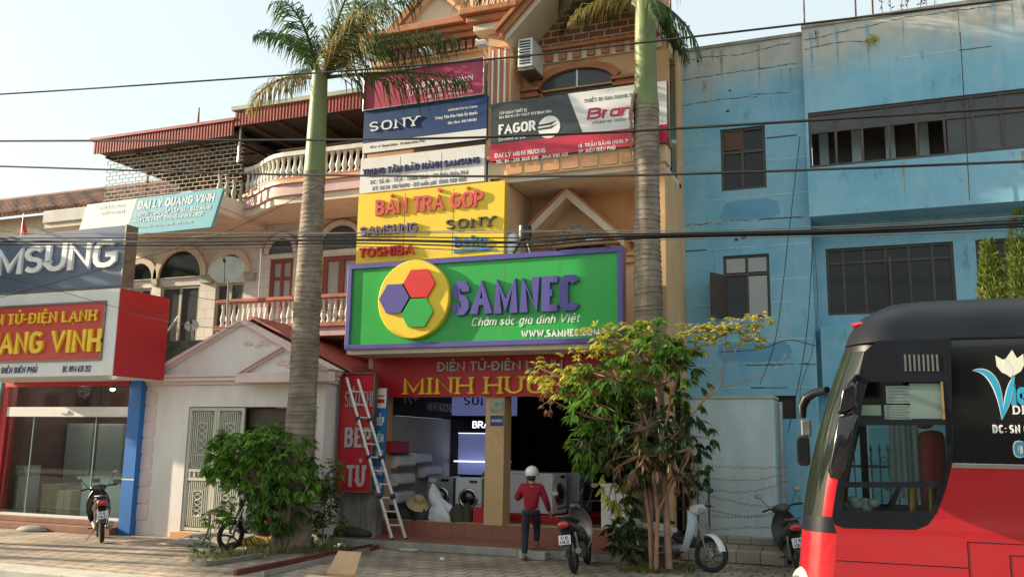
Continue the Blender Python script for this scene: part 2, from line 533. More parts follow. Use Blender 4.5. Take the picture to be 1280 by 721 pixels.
def lettering(s, x0, x1, z0, h, y, depth, tx=0.16, ty=None, q=3, slant=0.0, serif=0.0, gap=0.10, mb=None, uneven=0):
    """block letters between x0 and x1 on the baseline z0, facing -Y, standing depth proud of y"""
    ty = tx if ty is None else ty
    gl, cur = [], 0.0
    for ch in s:
        if ch == ' ':
            cur += 0.34
            continue
        dec = unicodedata.normalize('NFD', ch)
        base, marks = dec[0], list(dec[1:])
        bar = base in 'Đđ'
        base = {'Đ': 'D', 'đ': 'd'}.get(base, base)
        g = glyph(base, q)
        if g is None:
            continue
        st, wd = g
        wd = wd + (serif * 1.2 if serif else 0)
        strokes = [(list(k), True) for k in st]
        top = 1.0 if (base.isupper() or base in 'bdhkl') else 0.72
        if bar:
            strokes.append(([(-.18, .5), (.42, .5)] if base == 'D' else [(.45, .85), (1.2, .85)], False))
        yy = top + 0.12 + ty * .5
        for mk in marks:
            if mk == '\u0323':
                strokes.append(([(.44, -.22), (.56, -.22)], False))
            elif mk == '\u031b':
                strokes.append(([(.95, top * .82), (1.2, top * .9), (1.22, top * 1.06)], False))
            elif mk in MARKS:
                dx = 0.0
                for k in MARKS[mk]:
                    strokes.append(([(a, yy + b) for a, b in k], False))
                yy += 0.2 if mk in '\u0302\u0306' else 0.0
        gl.append((cur, wd, strokes))
        cur += wd + gap
    tot = cur - gap
    k = (x1 - x0) / (tot * h)      # horizontal squeeze
    mb = mb or MB()
    cnt = 0
    for gx, wd, strokes in gl:
        W = wd * h * k
        ox = x0 + gx * h * k
        pad = serif * h * .6 * k if serif else 0
        for pts, main in strokes:
            a, b = tx * h * min(1, k * (1.15 if k > .62 else 1.0)), ty * h
            if not main:
                a, b = a * .72, b * .72
            P2 = []
            for px, py in pts:
                X_ = pad + a / 2 + px * max(0.001, W - a - 2 * pad)
                Z_ = b / 2 + py * (h - b)
                P2.append((ox + X_ + slant * Z_, z0 + Z_))
            closed = len(P2) > 3 and abs(P2[0][0] - P2[-1][0]) < 1e-6 and abs(P2[0][1] - P2[-1][1]) < 1e-6
            if closed:
                P2 = P2[:-1]
            n = len(P2)
            if main and not closed:
                for i, j, (px, py) in ((0, 1, pts[0]), (n - 1, n - 2, pts[-1])):
                    d = (Vector(P2[i]) - Vector(P2[j])).normalized()
                    if abs(d.y) > abs(d.x) * .8 and py in (0, 1, .68):
                        e = d * (b / 2 / max(.3, abs(d.y)))
                    elif abs(d.x) > abs(d.y) and px in (0, 1):
                        e = d * (a / 2 / max(.3, abs(d.x)))
                    else:
                        continue
                    P2[i] = (P2[i][0] + e.x, P2[i][1] + e.y)
            L, R = [], []
            for i in range(n):
                p = Vector(P2[i])
                pr = Vector(P2[(i - 1) % n]) if (closed or i > 0) else None
                nx = Vector(P2[(i + 1) % n]) if (closed or i < n - 1) else None
                d1 = (p - pr).normalized() if pr is not None else None
                d2 = (nx - p).normalized() if nx is not None else None
                d1 = d1 or d2
                d2 = d2 or d1
                n1, n2 = Vector((-d1.y, d1.x)), Vector((-d2.y, d2.x))
                nm = n1 + n2
                if nm.length < 1e-4:
                    nm = n1
                nm.normalize()
                sc = 1 / max(0.5, nm.dot(n1))
                o = Vector((nm.x * a / 2, nm.y * b / 2)) * sc
                ql, qr = p + o, p - o
                if all(-.001 <= py <= 1.001 for _, py in pts):
                    ql.y = min(max(ql.y, z0), z0 + h)
                    qr.y = min(max(qr.y, z0), z0 + h)
                L.append(ql)
                R.append(qr)
            yf = y - depth - cnt * 0.0005
            cnt = (cnt + 1) % 7
            vs, fs = [], []
            for i in range(n):
                for q_ in (L[i], R[i]):
                    vs.append((q_.x, yf, q_.y))
            for i in range(n):
                for q_ in (L[i], R[i]):
                    vs.append((q_.x, y, q_.y))
            m2 = 2 * n
            rng = range(n) if closed else range(n - 1)
            for i in rng:
                j = (i + 1) % n
                fs += [(2 * i, 2 * i + 1, 2 * j + 1, 2 * j), (2 * i, 2 * j, 2 * j + m2, 2 * i + m2), (2 * i + 1, 2 * i + 1 + m2, 2 * j + 1 + m2, 2 * j + 1)]
            if not closed:
                e = 2 * (n - 1)
                fs += [(0, m2, m2 + 1, 1), (e, e + 1, e + 1 + m2, e + m2)]
            mb.add(vs, fs)
            if serif and main and not closed:
                for (px, py), i in ((pts[0], 0), (pts[-1], n - 1)):
                    j = 1 if i == 0 else n - 2
                    dx, dy = abs(pts[i][0] - pts[j][0]), abs(pts[i][1] - pts[j][1])
                    if py in (0, 1) and dy > dx * 0.8:
                        c = Vector(P2[i])
                        sw, sh = a * .5 + serif * h * k, max(b * .8, h * .09)
                        zb = z0 if py == 0 else z0 + h - sh
                        mb.add([(c.x - sw, yf - .0002, zb), (c.x + sw, yf - .0002, zb), (c.x + sw, yf - .0002, zb + sh), (c.x - sw, yf - .0002, zb + sh),
                                (c.x - sw, y, zb), (c.x + sw, y, zb), (c.x + sw, y, zb + sh), (c.x - sw, y, zb + sh)],
                               [(0, 1, 2, 3), (0, 4, 5, 1), (1, 5, 6, 2), (2, 6, 7, 3), (3, 7, 4, 0)])
    return mb
def text_at(parent, s, pl, pr, hpx, Y, depth, material, **kw):
    """lettering whose baseline runs between two photo points on the plane Y"""
    a, b = P(pl[0], pl[1], Y), P(pr[0], pr[1], Y)
    h = P(pl[0], pl[1] - hpx, Y).z - a.z
    name = kw.pop('name', 'lettering')
    return lettering(s, a.x, b.x, (a.z + b.z) / 2, h, Y, depth, **kw).build(name, material, parent)
# ------------------------------------------------------------------ palette
M = {}
GRIME = (0.10, 0.09, 0.075)
def mk(k, *a, **kw):
    M[k] = mat(k, *a, **kw)
mk('concrete', (0.34, 0.32, 0.28), 0.9, 0.2, 3, dirt=GRIME, damt=0.6, bump=0.3)
mk('pale_concrete', (0.50, 0.47, 0.40), 0.9, 0.14, 2, dirt=(0.22, 0.2, 0.17), damt=0.5, bump=0.2)
mk('asphalt', (0.22, 0.20, 0.18), 0.95, 0.2, 6, bump=0.4, bscale=120)
mk('tan_wall', (0.66, 0.42, 0.22), 0.85, 0.08, 1.5, dirt=(0.36, 0.24, 0.15), damt=0.45)
mk('tan_light', (0.72, 0.53, 0.33), 0.85, 0.07, 1.5, dirt=(0.40, 0.29, 0.19), damt=0.35)
mk('cream_soffit', (0.70, 0.61, 0.48), 0.85, 0.08, 1.5, dirt=(0.33, 0.27, 0.2), damt=0.35)
mk('terracotta', (0.44, 0.17, 0.075), 0.7, 0.15, 3, dirt=(0.16, 0.08, 0.05), damt=0.4)
mk('dark_terracotta', (0.22, 0.10, 0.06), 0.75, 0.2, 3)
mk('tile_orange', (0.62, 0.32, 0.15), 0.5, 0.14, 3)
mk('white_wall', (0.66, 0.63, 0.57), 0.85, 0.06, 1.5, dirt=(0.36, 0.32, 0.26), damt=0.5)
mk('pink_wall', (0.78, 0.735, 0.695), 0.85, 0.05, 1.2, dirt=(0.48, 0.40, 0.35), damt=0.4)
mk('pink_trim', (0.76, 0.60, 0.565), 0.8, 0.06, 2, dirt=(0.36, 0.25, 0.22), damt=0.35)
mk('balcony_pink', (0.62, 0.42, 0.40), 0.8, 0.1, 2, dirt=(0.28, 0.2, 0.17), damt=0.5)
mk('baluster_white', (0.70, 0.67, 0.60), 0.75, 0.1, 5, dirt=(0.3, 0.26, 0.2), damt=0.5)
mk('red_rail', (0.42, 0.13, 0.08), 0.7, 0.18, 4, dirt=(0.2, 0.1, 0.07), damt=0.4)
mk('red_metal', (0.34, 0.065, 0.05), 0.55, 0.2, 3, dirt=(0.16, 0.07, 0.05), damt=0.5)
mk('roof_cap', (0.34, 0.36, 0.27), 0.6, 0.15, 3)
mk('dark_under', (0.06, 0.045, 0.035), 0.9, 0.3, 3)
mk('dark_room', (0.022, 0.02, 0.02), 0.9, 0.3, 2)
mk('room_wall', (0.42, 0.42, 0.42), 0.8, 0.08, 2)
mk('wood_red', (0.24, 0.055, 0.03), 0.5, 0.2, 4)
mk('wood_dark', (0.10, 0.045, 0.025), 0.55, 0.25, 4)
mk('frame_brown', (0.075, 0.055, 0.042), 0.5, 0.2, 4)
mk('pane', (0.02, 0.022, 0.022), 0.08, 0.2, 0.7, spec=0.3)
mk('pane_grey', (0.075, 0.08, 0.085), 0.12, 0.35, 0.5, spec=0.35)
mk('pane_light', (0.36, 0.37, 0.36), 0.2, 0.15, 0.7)
mk('steel', (0.46, 0.46, 0.45), 0.4, 0.1, 5, metal=0.7)
mk('white_metal', (0.72, 0.72, 0.70), 0.4, 0.05, 5)
mk('gate_cream', (0.55, 0.56, 0.46), 0.5, 0.08, 5, dirt=(0.25, 0.22, 0.16), damt=0.3)
mk('rust', (0.20, 0.085, 0.045), 0.85, 0.4, 10, bump=0.4)
mk('black_rubber', (0.018, 0.018, 0.018), 0.8, 0.2, 8)
mk('black_plastic', (0.025, 0.025, 0.027), 0.4, 0.2, 6)
mk('black_gloss', (0.012, 0.012, 0.014), 0.16, 0.2, 3, coat=0.6)
mk('chrome', (0.62, 0.61, 0.58), 0.22, 0.06, 5, metal=1)
mk('dull_metal', (0.22, 0.21, 0.20), 0.45, 0.2, 8, metal=0.8)
mk('appliance', (0.74, 0.75, 0.75), 0.3, 0.03, 4)
mk('appliance_grey', (0.36, 0.37, 0.38), 0.3, 0.05, 4, metal=0.3)
mk('cardboard', (0.50, 0.33, 0.19), 0.9, 0.08, 5)
mk('cable', (0.012, 0.012, 0.013), 0.7, 0.1, 5)
mk('cable_grey', (0.12, 0.12, 0.125), 0.7, 0.1, 5)
mk('sign_white', (0.74, 0.74, 0.72), 0.45, 0.03, 2, dirt=(0.5, 0.47, 0.42), damt=0.3)
mk('sign_red', (0.50, 0.012, 0.022), 0.4, 0.08, 2, dirt=(0.34, 0.03, 0.035), damt=.4)
mk('sign_crimson', (0.40, 0.035, 0.10), 0.45, 0.08, 2, dirt=(0.45, 0.1, 0.15), damt=0.3)
mk('sign_navy', (0.018, 0.055, 0.17), 0.4, 0.08, 2)
mk('sign_yellow', (0.85, 0.60, 0.035), 0.4, 0.05, 2, dirt=(0.6, 0.42, 0.06), damt=0.25)
mk('sign_green', (0.02, 0.36, 0.055), 0.35, 0.08, 1.5, dirt=(0.07, 0.36, 0.10), damt=.4)
mk('sign_violet', (0.09, 0.075, 0.30), 0.4, 0.06, 3)
mk('sign_charcoal', (0.045, 0.055, 0.058), 0.4, 0.08, 2)
mk('sign_teal', (0.12, 0.42, 0.50), 0.5, 0.06, 2, dirt=(0.2, 0.45, 0.5), damt=0.3)
mk('sign_slate', (0.105, 0.135, 0.20), 0.3, 0.08, 1.5, metal=0.2)
mk('sign_bluestrip', (0.03, 0.16, 0.36), 0.45, 0.08, 2)
mk('letter_white', (0.80, 0.80, 0.78), 0.4, 0.02, 4)
mk('letter_grey', (0.45, 0.40, 0.40), 0.4, 0.06, 4)
mk('letter_salmon', (0.62, 0.10, 0.10), 0.4, 0.2, 6)
mk('letter_red', (0.62, 0.02, 0.02), 0.4, 0.06, 4)
mk('letter_gold', (0.88, 0.58, 0.03), 0.35, 0.1, 4)
mk('letter_dark', (0.06, 0.05, 0.045), 0.5, 0.1, 4)
mk('letter_navy', (0.03, 0.03, 0.13), 0.4, 0.1, 4)
mk('letter_violet', (0.13, 0.11, 0.25), 0.4, 0.1, 4)
mk('letter_blue', (0.02, 0.20, 0.48), 0.4, 0.1, 4)
mk('letter_crimson', (0.45, 0.015, 0.06), 0.4, 0.06, 4)
mk('print_grey', (0.16, 0.16, 0.17), 0.5, 0.1, 4)
mk('post_blue', (0.02, 0.16, 0.50), 0.4, 0.06, 2)
mk('soil', (0.13, 0.09, 0.06), 0.95, 0.3, 6, bump=0.5)
M['glass'] = glass('glass', (0.82, 0.90, 0.88), 1.1)
M['bus_glass'] = glass('bus_glass', (0.80, 0.86, 0.84), 1.2)
M['pavers'] = brick('pavers', (0.44, 0.345, 0.255), (0.36, 0.28, 0.21), (0.12, 0.10, 0.08), 0.32, 0.32, 0.018, axes='XY', offset=0.5, bump=0.6, var=0.42)
# PAVE_STAINS: oily, trodden patches over the pavers
_n, _l = M['pavers'].node_tree.nodes, M['pavers'].node_tree.links
_tc = _n.new('ShaderNodeTexCoord')
_b = _n['Principled BSDF']
_src = _b.inputs['Base Color'].links[0].from_socket
for _sc, _lo, _hi, _c, _f in ((0.55, .48, .70, (.10, .085, .07), .75), (2.6, .55, .72, (.07, .06, .05), .6), (9.0, .62, .74, (.05, .045, .04), .55), (1.4, .60, .75, (.46, .40, .32), .45)):
    _t = _n.new('ShaderNodeTexNoise')
    _t.inputs['Scale'].default_value = _sc
    _t.inputs['Detail'].default_value = 9
    _t.inputs['Roughness'].default_value = .65
    _l.new(_tc.outputs['Object'], _t.inputs['Vector'])
    _r = _n.new('ShaderNodeMapRange')
    _r.inputs[1].default_value, _r.inputs[2].default_value, _r.inputs[4].default_value = _lo, _hi, _f
    _l.new(_t.outputs['Fac'], _r.inputs[0])
    _m = _n.new('ShaderNodeMix')
    _m.data_type = 'RGBA'
    _l.new(_r.outputs[0], _m.inputs['Factor'])
    _l.new(_src, _m.inputs['A'])
    _m.inputs['B'].default_value = (*_c, 1)
    _src = _m.outputs['Result']
_l.new(_src, _b.inputs['Base Color'])
M['step_tile'] = brick('step_tile', (0.34, 0.13, 0.085), (0.30, 0.115, 0.075), (0.18, 0.09, 0.06), 0.3, 0.3, 0.006, rough=0.5, axes='XY', offset=0, bump=0.1, var=0.15)
M['brick_infill'] = brick('brick_infill', (0.27, 0.11, 0.06), (0.23, 0.09, 0.05), (0.58, 0.46, 0.33), 0.34, 0.15, 0.016)
M['tile_wall'] = brick('tile_wall', (0.68, 0.65, 0.60), (0.64, 0.60, 0.55), (0.46, 0.42, 0.37), 0.42, 0.24, 0.008, rough=0.4, bump=0.1, var=0.12)
M['mansard'] = brick('mansard', (0.66, 0.42, 0.25), (0.58, 0.34, 0.19), (0.36, 0.2, 0.12), 0.22, 0.15, 0.015)
M['old_tiles'] = brick('old_tiles', (0.40, 0.19, 0.11), (0.24, 0.12, 0.08), (0.08, 0.05, 0.04), 0.18, 0.16, 0.03, axes='XZ', var=0.4)
M['stone_block'] = brick('stone_block', (0.40, 0.35, 0.29), (0.26, 0.22, 0.18), (0.14, 0.12, 0.09), 0.42, 0.3, 0.012, var=0.4)

def blue_wall():
    """faded blue render: worn plaster and a painted sunlit band towards the parapet, streaked below"""
    m = bpy.data.materials.new('blue_wall')
    m.use_nodes = True
    n, l = m.node_tree.nodes, m.node_tree.links
    b = n['Principled BSDF']
    b.inputs['Roughness'].default_value = 0.85
    tc = n.new('ShaderNodeTexCoord')
    def noise(sc, mp, det=8, r=0.6):
        a = n.new('ShaderNodeMapping')
        a.inputs['Scale'].default_value = mp
        l.new(tc.outputs['Object'], a.inputs[0])
        t = n.new('ShaderNodeTexNoise')
        t.inputs['Scale'].default_value = sc
        t.inputs['Detail'].default_value = det
        t.inputs['Roughness'].default_value = r
        l.new(a.outputs[0], t.inputs['Vector'])
        return t.outputs['Fac']
    def ramp(f, a, bq, ca, cb):
        r = n.new('ShaderNodeValToRGB')
        r.color_ramp.elements[0].position, r.color_ramp.elements[1].position = a, bq
        r.color_ramp.elements[0].color, r.color_ramp.elements[1].color = (*ca, 1), (*cb, 1)
        l.new(f, r.inputs[0])
        return r.outputs[0]
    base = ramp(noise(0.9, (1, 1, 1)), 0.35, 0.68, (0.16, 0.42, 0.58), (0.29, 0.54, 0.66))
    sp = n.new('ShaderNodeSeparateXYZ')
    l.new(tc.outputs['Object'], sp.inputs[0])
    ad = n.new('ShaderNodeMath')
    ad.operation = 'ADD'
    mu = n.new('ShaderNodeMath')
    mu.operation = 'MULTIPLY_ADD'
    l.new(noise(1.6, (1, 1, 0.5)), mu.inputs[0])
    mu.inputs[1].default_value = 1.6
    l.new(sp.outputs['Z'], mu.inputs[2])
    lit_band = n.new('ShaderNodeMapRange')  # height mask paints the sunlit top band into the worn plaster colour
    l.new(mu.outputs[0], lit_band.inputs[0])
    lit_band.inputs[1].default_value = 10.1
    lit_band.inputs[2].default_value = 10.85
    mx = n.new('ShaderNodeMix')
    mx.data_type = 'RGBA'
    l.new(lit_band.outputs[0], mx.inputs['Factor'])
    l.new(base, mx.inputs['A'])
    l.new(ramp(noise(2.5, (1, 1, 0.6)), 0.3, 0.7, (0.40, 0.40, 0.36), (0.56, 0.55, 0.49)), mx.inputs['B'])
    st = ramp(noise(1.8, (3, 3, 0.25)), 0.5, 0.8, (0, 0, 0), (0.55, 0.55, 0.55))
    m2 = n.new('ShaderNodeMix')
    m2.data_type = 'RGBA'
    l.new(st, m2.inputs['Factor'])
    l.new(mx.outputs['Result'], m2.inputs['A'])
    m2.inputs['B'].default_value = (0.42, 0.52, 0.54, 1)
    s3 = ramp(noise(3.2, (1.2, 1.2, 0.5), 10, 0.7), 0.58, 0.74, (0, 0, 0), (0.7, 0.7, 0.7))
    m3 = n.new('ShaderNodeMix')
    m3.data_type = 'RGBA'
    l.new(s3, m3.inputs['Factor'])
    l.new(m2.outputs['Result'], m3.inputs['A'])
    m3.inputs['B'].default_value = (0.09, 0.12, 0.13, 1)
    l.new(m3.outputs['Result'], b.inputs['Base Color'])
    bp = n.new('ShaderNodeBump')
    bp.inputs['Strength'].default_value = 0.25
    bp.inputs['Distance'].default_value = 0.02
    l.new(noise(14, (1, 1, 1)), bp.inputs['Height'])
    l.new(bp.outputs[0], b.inputs['Normal'])
    return m
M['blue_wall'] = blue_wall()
mk('pale_blue', (0.54, 0.66, 0.68), 0.85, 0.06, 1.5, dirt=(0.26, 0.34, 0.36), damt=0.5)

# ------------------------------------------------------------------ ground
def sheet(name, x0, x1, y0, y1, z, m):
    o = MB().add([(x0, y0, z), (x1, y0, z), (x1, y1, z), (x0, y1, z)], [(0, 1, 2, 3)]).build(name, M[m], origin=(0, 0, z))
    return kind(o, 'structure')
sheet('ground', -1500, 1500, -1500, 1500, -0.16, 'soil')
sheet('road', -120, 120, -9, 11.1, -0.152, 'asphalt')
kind(MB().box(-60, 40, 11.1, 28, -0.15, 0.0).build('sidewalk', M['pavers']), 'structure')
kind(MB().box(-60, 40, 10.55, 11.096, -0.15, 0.012).build('kerb', M['pale_concrete'], bevel=0.02), 'structure')
kind(MB().box(-60, 40, -16, -9, -0.15, 0.0).build('sidewalk', M['pavers']), 'structure')
tr = MB().box(-10.28, -4.12, 15.95, 17.055, 0.004, 0.15)
kind(tr.build('terrace', M['concrete'], bevel=0.015), 'structure')
kind(MB().box(-10.26, -4.14, 16.02, 17.054, 0.154, 0.17).build('terrace_paving', M['step_tile']), 'structure')
# ------------------------------------------------------------------ window and baluster makers
def bars_window(name, parent, x0, x1, z0, z1, y, cols, rows, fm, pm, fr=0.05, bar=0.035, dep=0.06, pane_y=None):
    """frame with mullions; cols / rows: fractions of the inner breaks"""
    b = MB()
    b.box(x0, x1, y, y + dep, z0, z0 + fr).box(x0, x1, y, y + dep, z1 - fr, z1)
    b.box(x0, x0 + fr, y + .001, y + dep, z0 + fr, z1 - fr).box(x1 - fr, x1, y + .001, y + dep, z0 + fr, z1 - fr)
    for c in cols:
        xc = x0 + (x1 - x0) * c
        b.box(xc - bar / 2, xc + bar / 2, y + .003, y + dep, z0 + fr, z1 - fr)
    for r in rows:
        zc = z0 + (z1 - z0) * r
        b.box(x0 + fr, x1 - fr, y + .006, y + dep, zc - bar / 2, zc + bar / 2)
    f = b.build(name, fm, parent)
    if pm:
        py = y + dep * .7
        MB().box(x0 + fr * .5, x1 - fr * .5, py, py + .01, z0 + fr * .5, z1 - fr * .5).build('pane', pm, f)
    return f
def baluster_prof(h, r=0.065):
    return [(r * .9, 0), (r * .9, h * .08), (r * .55, h * .12), (r, h * .3), (r * .95, h * .38), (r * .5, h * .62), (r * .45, h * .78), (r * .7, h * .84), (r * .5, h * .88), (r * .85, h * .93), (r * .85, h)]
def arch_pts(cx, z0, rx, rz, a0=180, a1=0, n=16):
    return [(cx + rx * math.cos(rad(a0 + (a1 - a0) * i / n)), z0 + rz * math.sin(rad(a0 + (a1 - a0) * i / n))) for i in range(n + 1)]
def band(pts_out, pts_in, y0, y1, mb):
    for i in range(len(pts_out) - 1):
        mb.xz([pts_out[i], pts_out[i + 1], pts_in[i + 1], pts_in[i]], y0, y1)
    return mb
def arch_window(parent, cx, z0, r, y, trim_m, pane_m, wtr=0.14, name='arch_window', rz=None):
    rz = rz or r
    t = band(arch_pts(cx, z0, r + wtr, rz + wtr), arch_pts(cx, z0, r, rz), y - .09, y + .02, MB()).build(name, trim_m, parent, smooth=40)
    MB().xz(arch_pts(cx, z0, r + .01, rz + .01), y - .012, y - .004).build('pane', pane_m, t)
    return t

# ================================================================== tan shop-house
TF = 17.2
tan = thing('shop_house', 'tall tan shop-house with orange gables and shop signs stacked up its front', 'building', (-6.9, TF, 0))
b = MB()
b.wall(-10.25, -3.55, 0.45, 3.85, TF, holes=[(-9.75, -7.40, 0.46, 3.25), (-6.98, -4.0, 0.46, 3.25)], depth=0.25)
b.box(-10.25, -3.55, 16.95, 24.5, 3.85, 3.98)              # slab over the shop floor
b.wall(-10.25, -6.95, 3.98, 10.6, 16.75, thick=0.3)         # left bay behind the stacked signs
b.wall(-6.95, -3.55, 3.98, 7.3, 18.0, holes=[(-6.42, -5.08, 4.0, 6.72)], depth=0.18)   # back of the loggia
b.box(-3.75, -3.55, 16.6, 18.0, 3.98, 7.3)
b.wall(-6.95, -3.55, 7.75, 10.32, TF, holes=[(-6.3, -4.7, 8.2, 9.42)], depth=0.2)
b.box(-10.25, -10.2, 16.8, 24.5, 3.99, 10.58).box(-3.6, -3.55, 18.01, 24.5, 0.45, 10.3)
b.build('wall', M['tan_wall'], tan)
MB().box(-6.98, -6.80, 16.62, 17.98, 3.99, 7.28).build('loggia_side', M['tan_light'], tan)
mk('pillar', (0.62, 0.40, 0.185), 0.8, 0.08, 2, dirt=(0.70, 0.58, 0.42), damt=.5, dscale=(3, 3, 3))
# pillars of the shop front
for x0, x1 in ((-7.40, -6.98), (-10.05, -9.75), (-4.0, -3.58)):
    MB().box(x0 + .003, x1 - .003, TF - .12, TF + .2, 0.20, 3.0).build('pillar', M['pillar'], tan, bevel=0.012)
# shop floor and dark room behind
fl = MB().box(-10.2, -3.58, 17.06, 23.9, 0.01, 0.45)
fl.build('shop_floor', M['step_tile'], tan)
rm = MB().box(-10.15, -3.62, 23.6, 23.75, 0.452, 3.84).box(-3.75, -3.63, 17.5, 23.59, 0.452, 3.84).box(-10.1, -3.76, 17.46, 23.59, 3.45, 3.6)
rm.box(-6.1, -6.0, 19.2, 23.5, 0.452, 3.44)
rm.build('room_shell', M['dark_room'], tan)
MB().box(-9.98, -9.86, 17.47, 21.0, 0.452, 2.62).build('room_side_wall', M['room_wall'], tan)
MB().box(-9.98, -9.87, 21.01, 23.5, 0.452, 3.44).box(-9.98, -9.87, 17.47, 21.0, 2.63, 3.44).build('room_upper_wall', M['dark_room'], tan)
# soffit between green sign and the front
MB().box(-10.1, -3.6, 16.05, 16.94, 3.80, 3.9).build('canopy', M['cream_soffit'], tan)
# loggia with the little gabled door
MB().box(-6.95, -3.55, 16.58, 18.2, 7.30, 7.40).build('loggia_ceiling', M['cream_soffit'], tan)
MB().box(-7.15, -3.5, 16.5, 16.95, 7.40, 7.76).build('parapet_band', M['tan_light'], tan)
for i in range(8):
    x = -6.78 + i * 0.40
    MB().rbox(x, x + .34, 16.47, 16.5, 7.44, 7.68, 0.04).build('parapet_tile', M['tile_orange'], tan)
MB().box(-7.2, -3.45, 16.42, 16.96, 7.765, 7.86).build('cornice', M['terracotta'], tan, bevel=0.02)
g = MB()
for sx in (1, -1):
    g.xz([(-5.78, 7.30), (-5.78, 7.10), (-5.78 + sx * 1.22, 5.98), (-5.78 + sx * 1.22, 6.18)], 17.35, 17.99)
gd = g.build('door_gable', M['cream_soffit'], tan)
g = MB()
for sx in (1, -1):
    g.xz([(-5.78, 7.36), (-5.78, 7.30), (-5.78 + sx * 1.27, 6.14), (-5.78 + sx * 1.27, 6.20)], 17.32, 17.99)
g.build('gable_edge', M['terracotta'], gd)
MB().xz([(-6.78, 6.19), (-5.78, 7.1), (-4.78, 6.19)], 17.9, 17.996).build('tympanum', M['tan_wall'], tan)
orn = MB()
rr = random.Random(3)
for i in range(70):
    u = rr.uniform(-1, 1)
    hh = (1 - abs(u)) ** 0.8 * 0.34 + .05
    r_ = rr.uniform(.025, .05)
    orn.ball((-5.75 + u * .52, 17.89, 6.30 + rr.uniform(0, hh)), (r_, .03, r_), 7, 5)
orn.build('plaster_ornament', M['pale_concrete'], tan, smooth=60)
for x0, x1 in ((-6.85, -6.46), (-5.04, -4.45)):
    c = MB()
    for k, (dz, dx) in enumerate(((0, .06), (.07, .02), (.14, .09), (.21, .04))):
        c.box(x0 - dx, x1 + dx, 17.86 - dx, 17.998, 5.75 + dz, 5.815 + dz)
    c.build('capital', M['tan_light'], tan)
    MB().box(x0, x1, 17.9, 17.997, 4.0, 5.75).build('pilaster', M['tan_light'], tan)
dr = bars_window('door', tan, -6.42, -5.08, 4.0, 6.72, 18.02, (0.25, 0.5, 0.75), (0.3, 0.62, 0.84), M['wood_red'], M['pane_grey'], 0.12, 0.10, 0.05)
# top floor, right bay: arched window under a deep brick gable
wn = bars_window('window', tan, -6.3, -4.7, 8.2, 9.42, TF + .1, (0.5,), (), M['dull_metal'], M['pane'], 0.05, 0.045)
pts = arch_pts(-5.5, 9.40, 0.84, 0.42, 168, 12)
band([(p[0] + (p[0] + 5.5) * .14, p[1] + .13) for p in pts], pts, TF - .10, TF, MB()).build('window_hood', M['terracotta'], tan)
MB().xz(arch_pts(-5.5, 9.40, 0.84, 0.42, 172, 8), TF - .012, TF - .003).build('fanlight', M['pane_grey'], tan)
MB().box(-5.52, -5.48, TF - .03, TF - .013, 9.42, 9.8).build('glazing_bar', M['white_metal'], tan)
for x0, x1 in ((-6.75, -6.38), (-4.62, -4.1)):
    c = MB()
    for dz, dx in ((0, .07), (.07, .03), (.13, .1)):
        c.box(x0 - dx, x1 + dx, TF - .12 - dx, TF - .001, 9.28 + dz, 9.34 + dz)
    c.build('capital', M['terracotta'], tan)
    MB().box(x0, x1, TF - .1, TF - .002, 8.2, 9.28).build('pilaster', M['tan_light'], tan)
for i in range(9):
    MB().box(-6.5 + i * .31, -6.33 + i * .31, TF - .14, TF, 10.04, 10.24).build('dentil', M['terracotta'], tan)
MB().box(-6.6, -3.7, TF - .08, TF - .003, 10.02, 10.26).build('frieze', M['cream_soffit'], tan)
MB().xz([(-6.75, 10.325), (-5.25, 11.75), (-3.75, 10.325)], TF + .0, TF + .2).build('brick_gable', M['brick_infill'], tan)
MB().box(-6.8, -3.65, TF - .2, TF, 10.262, 10.33).build('cornice', M['terracotta'], tan)
apex = (-5.2, 11.95)
sl = 1.28
for sx, nm in ((-1, 'gable_roof'), (1, 'gable_roof')):
    ex, ez = apex[0] + sx * 1.55, apex[1] - 1.55 * 1.02
    MB().xz([apex, (ex, ez), (ex, ez - .16), (apex[0], apex[1] - .2)], 16.2, 19.5).build(nm, M['cream_soffit'], tan)
    bb = MB()
    bb.xz([(apex[0], apex[1] + .16), (ex + sx * .1, ez + .06), (ex + sx * .1, ez - .12), (apex[0], apex[1] - .04)], 16.12, 16.19)
    bb.xz([(apex[0], apex[1] + .24), (ex + sx * .16, ez + .12), (ex + sx * .16, ez + .02), (apex[0], apex[1] + .12)], 16.04, 19.5)
    bb.build('bargeboard', M['terracotta'], tan)
# top floor, left bay: cornice, dentils and gable
for z0, z1, dx in ((10.62, 10.74, .0), (10.745, 10.86, .10), (10.865, 11.02, .22)):
    MB().box(-10.2 - dx, -7.55 + dx * .1, 16.75 - .25 - dx, 17.4, z0, z1).build('cornice', M['terracotta'], tan, bevel=0.02)
for z0, z1, dx in ((10.56, 10.72, .0), (10.725, 10.86, .12), (10.865, 11.0, .24)):
    MB().box(-7.5 - dx, -6.62 + dx * .8, 16.75 - .5 - dx, 17.45, z0 + .001, z1 + .001).build('cornice', M['terracotta'] if z0 > 10.6 else M['cream_soffit'], tan, bevel=0.02)
for i in range(14):
    MB().box(-9.75 + i * .165, -9.64 + i * .165, 16.55, 16.75, 10.38, 10.57).build('dentil', M['dark_terracotta'], tan)
MB().box(-10.2, -7.3, 16.66, 16.748, 10.34, 10.6).build('frieze', M['tan_light'], tan)
MB().box(-10.2, -6.9, 16.62, 16.748, 10.0, 10.1).build('string_course', M['terracotta'], tan)
MB().xz([(-9.5, 11.03), (-8.6, 11.95), (-7.7, 11.03)], 16.75, 16.9).build('gable_recess', M['cream_soffit'], tan)
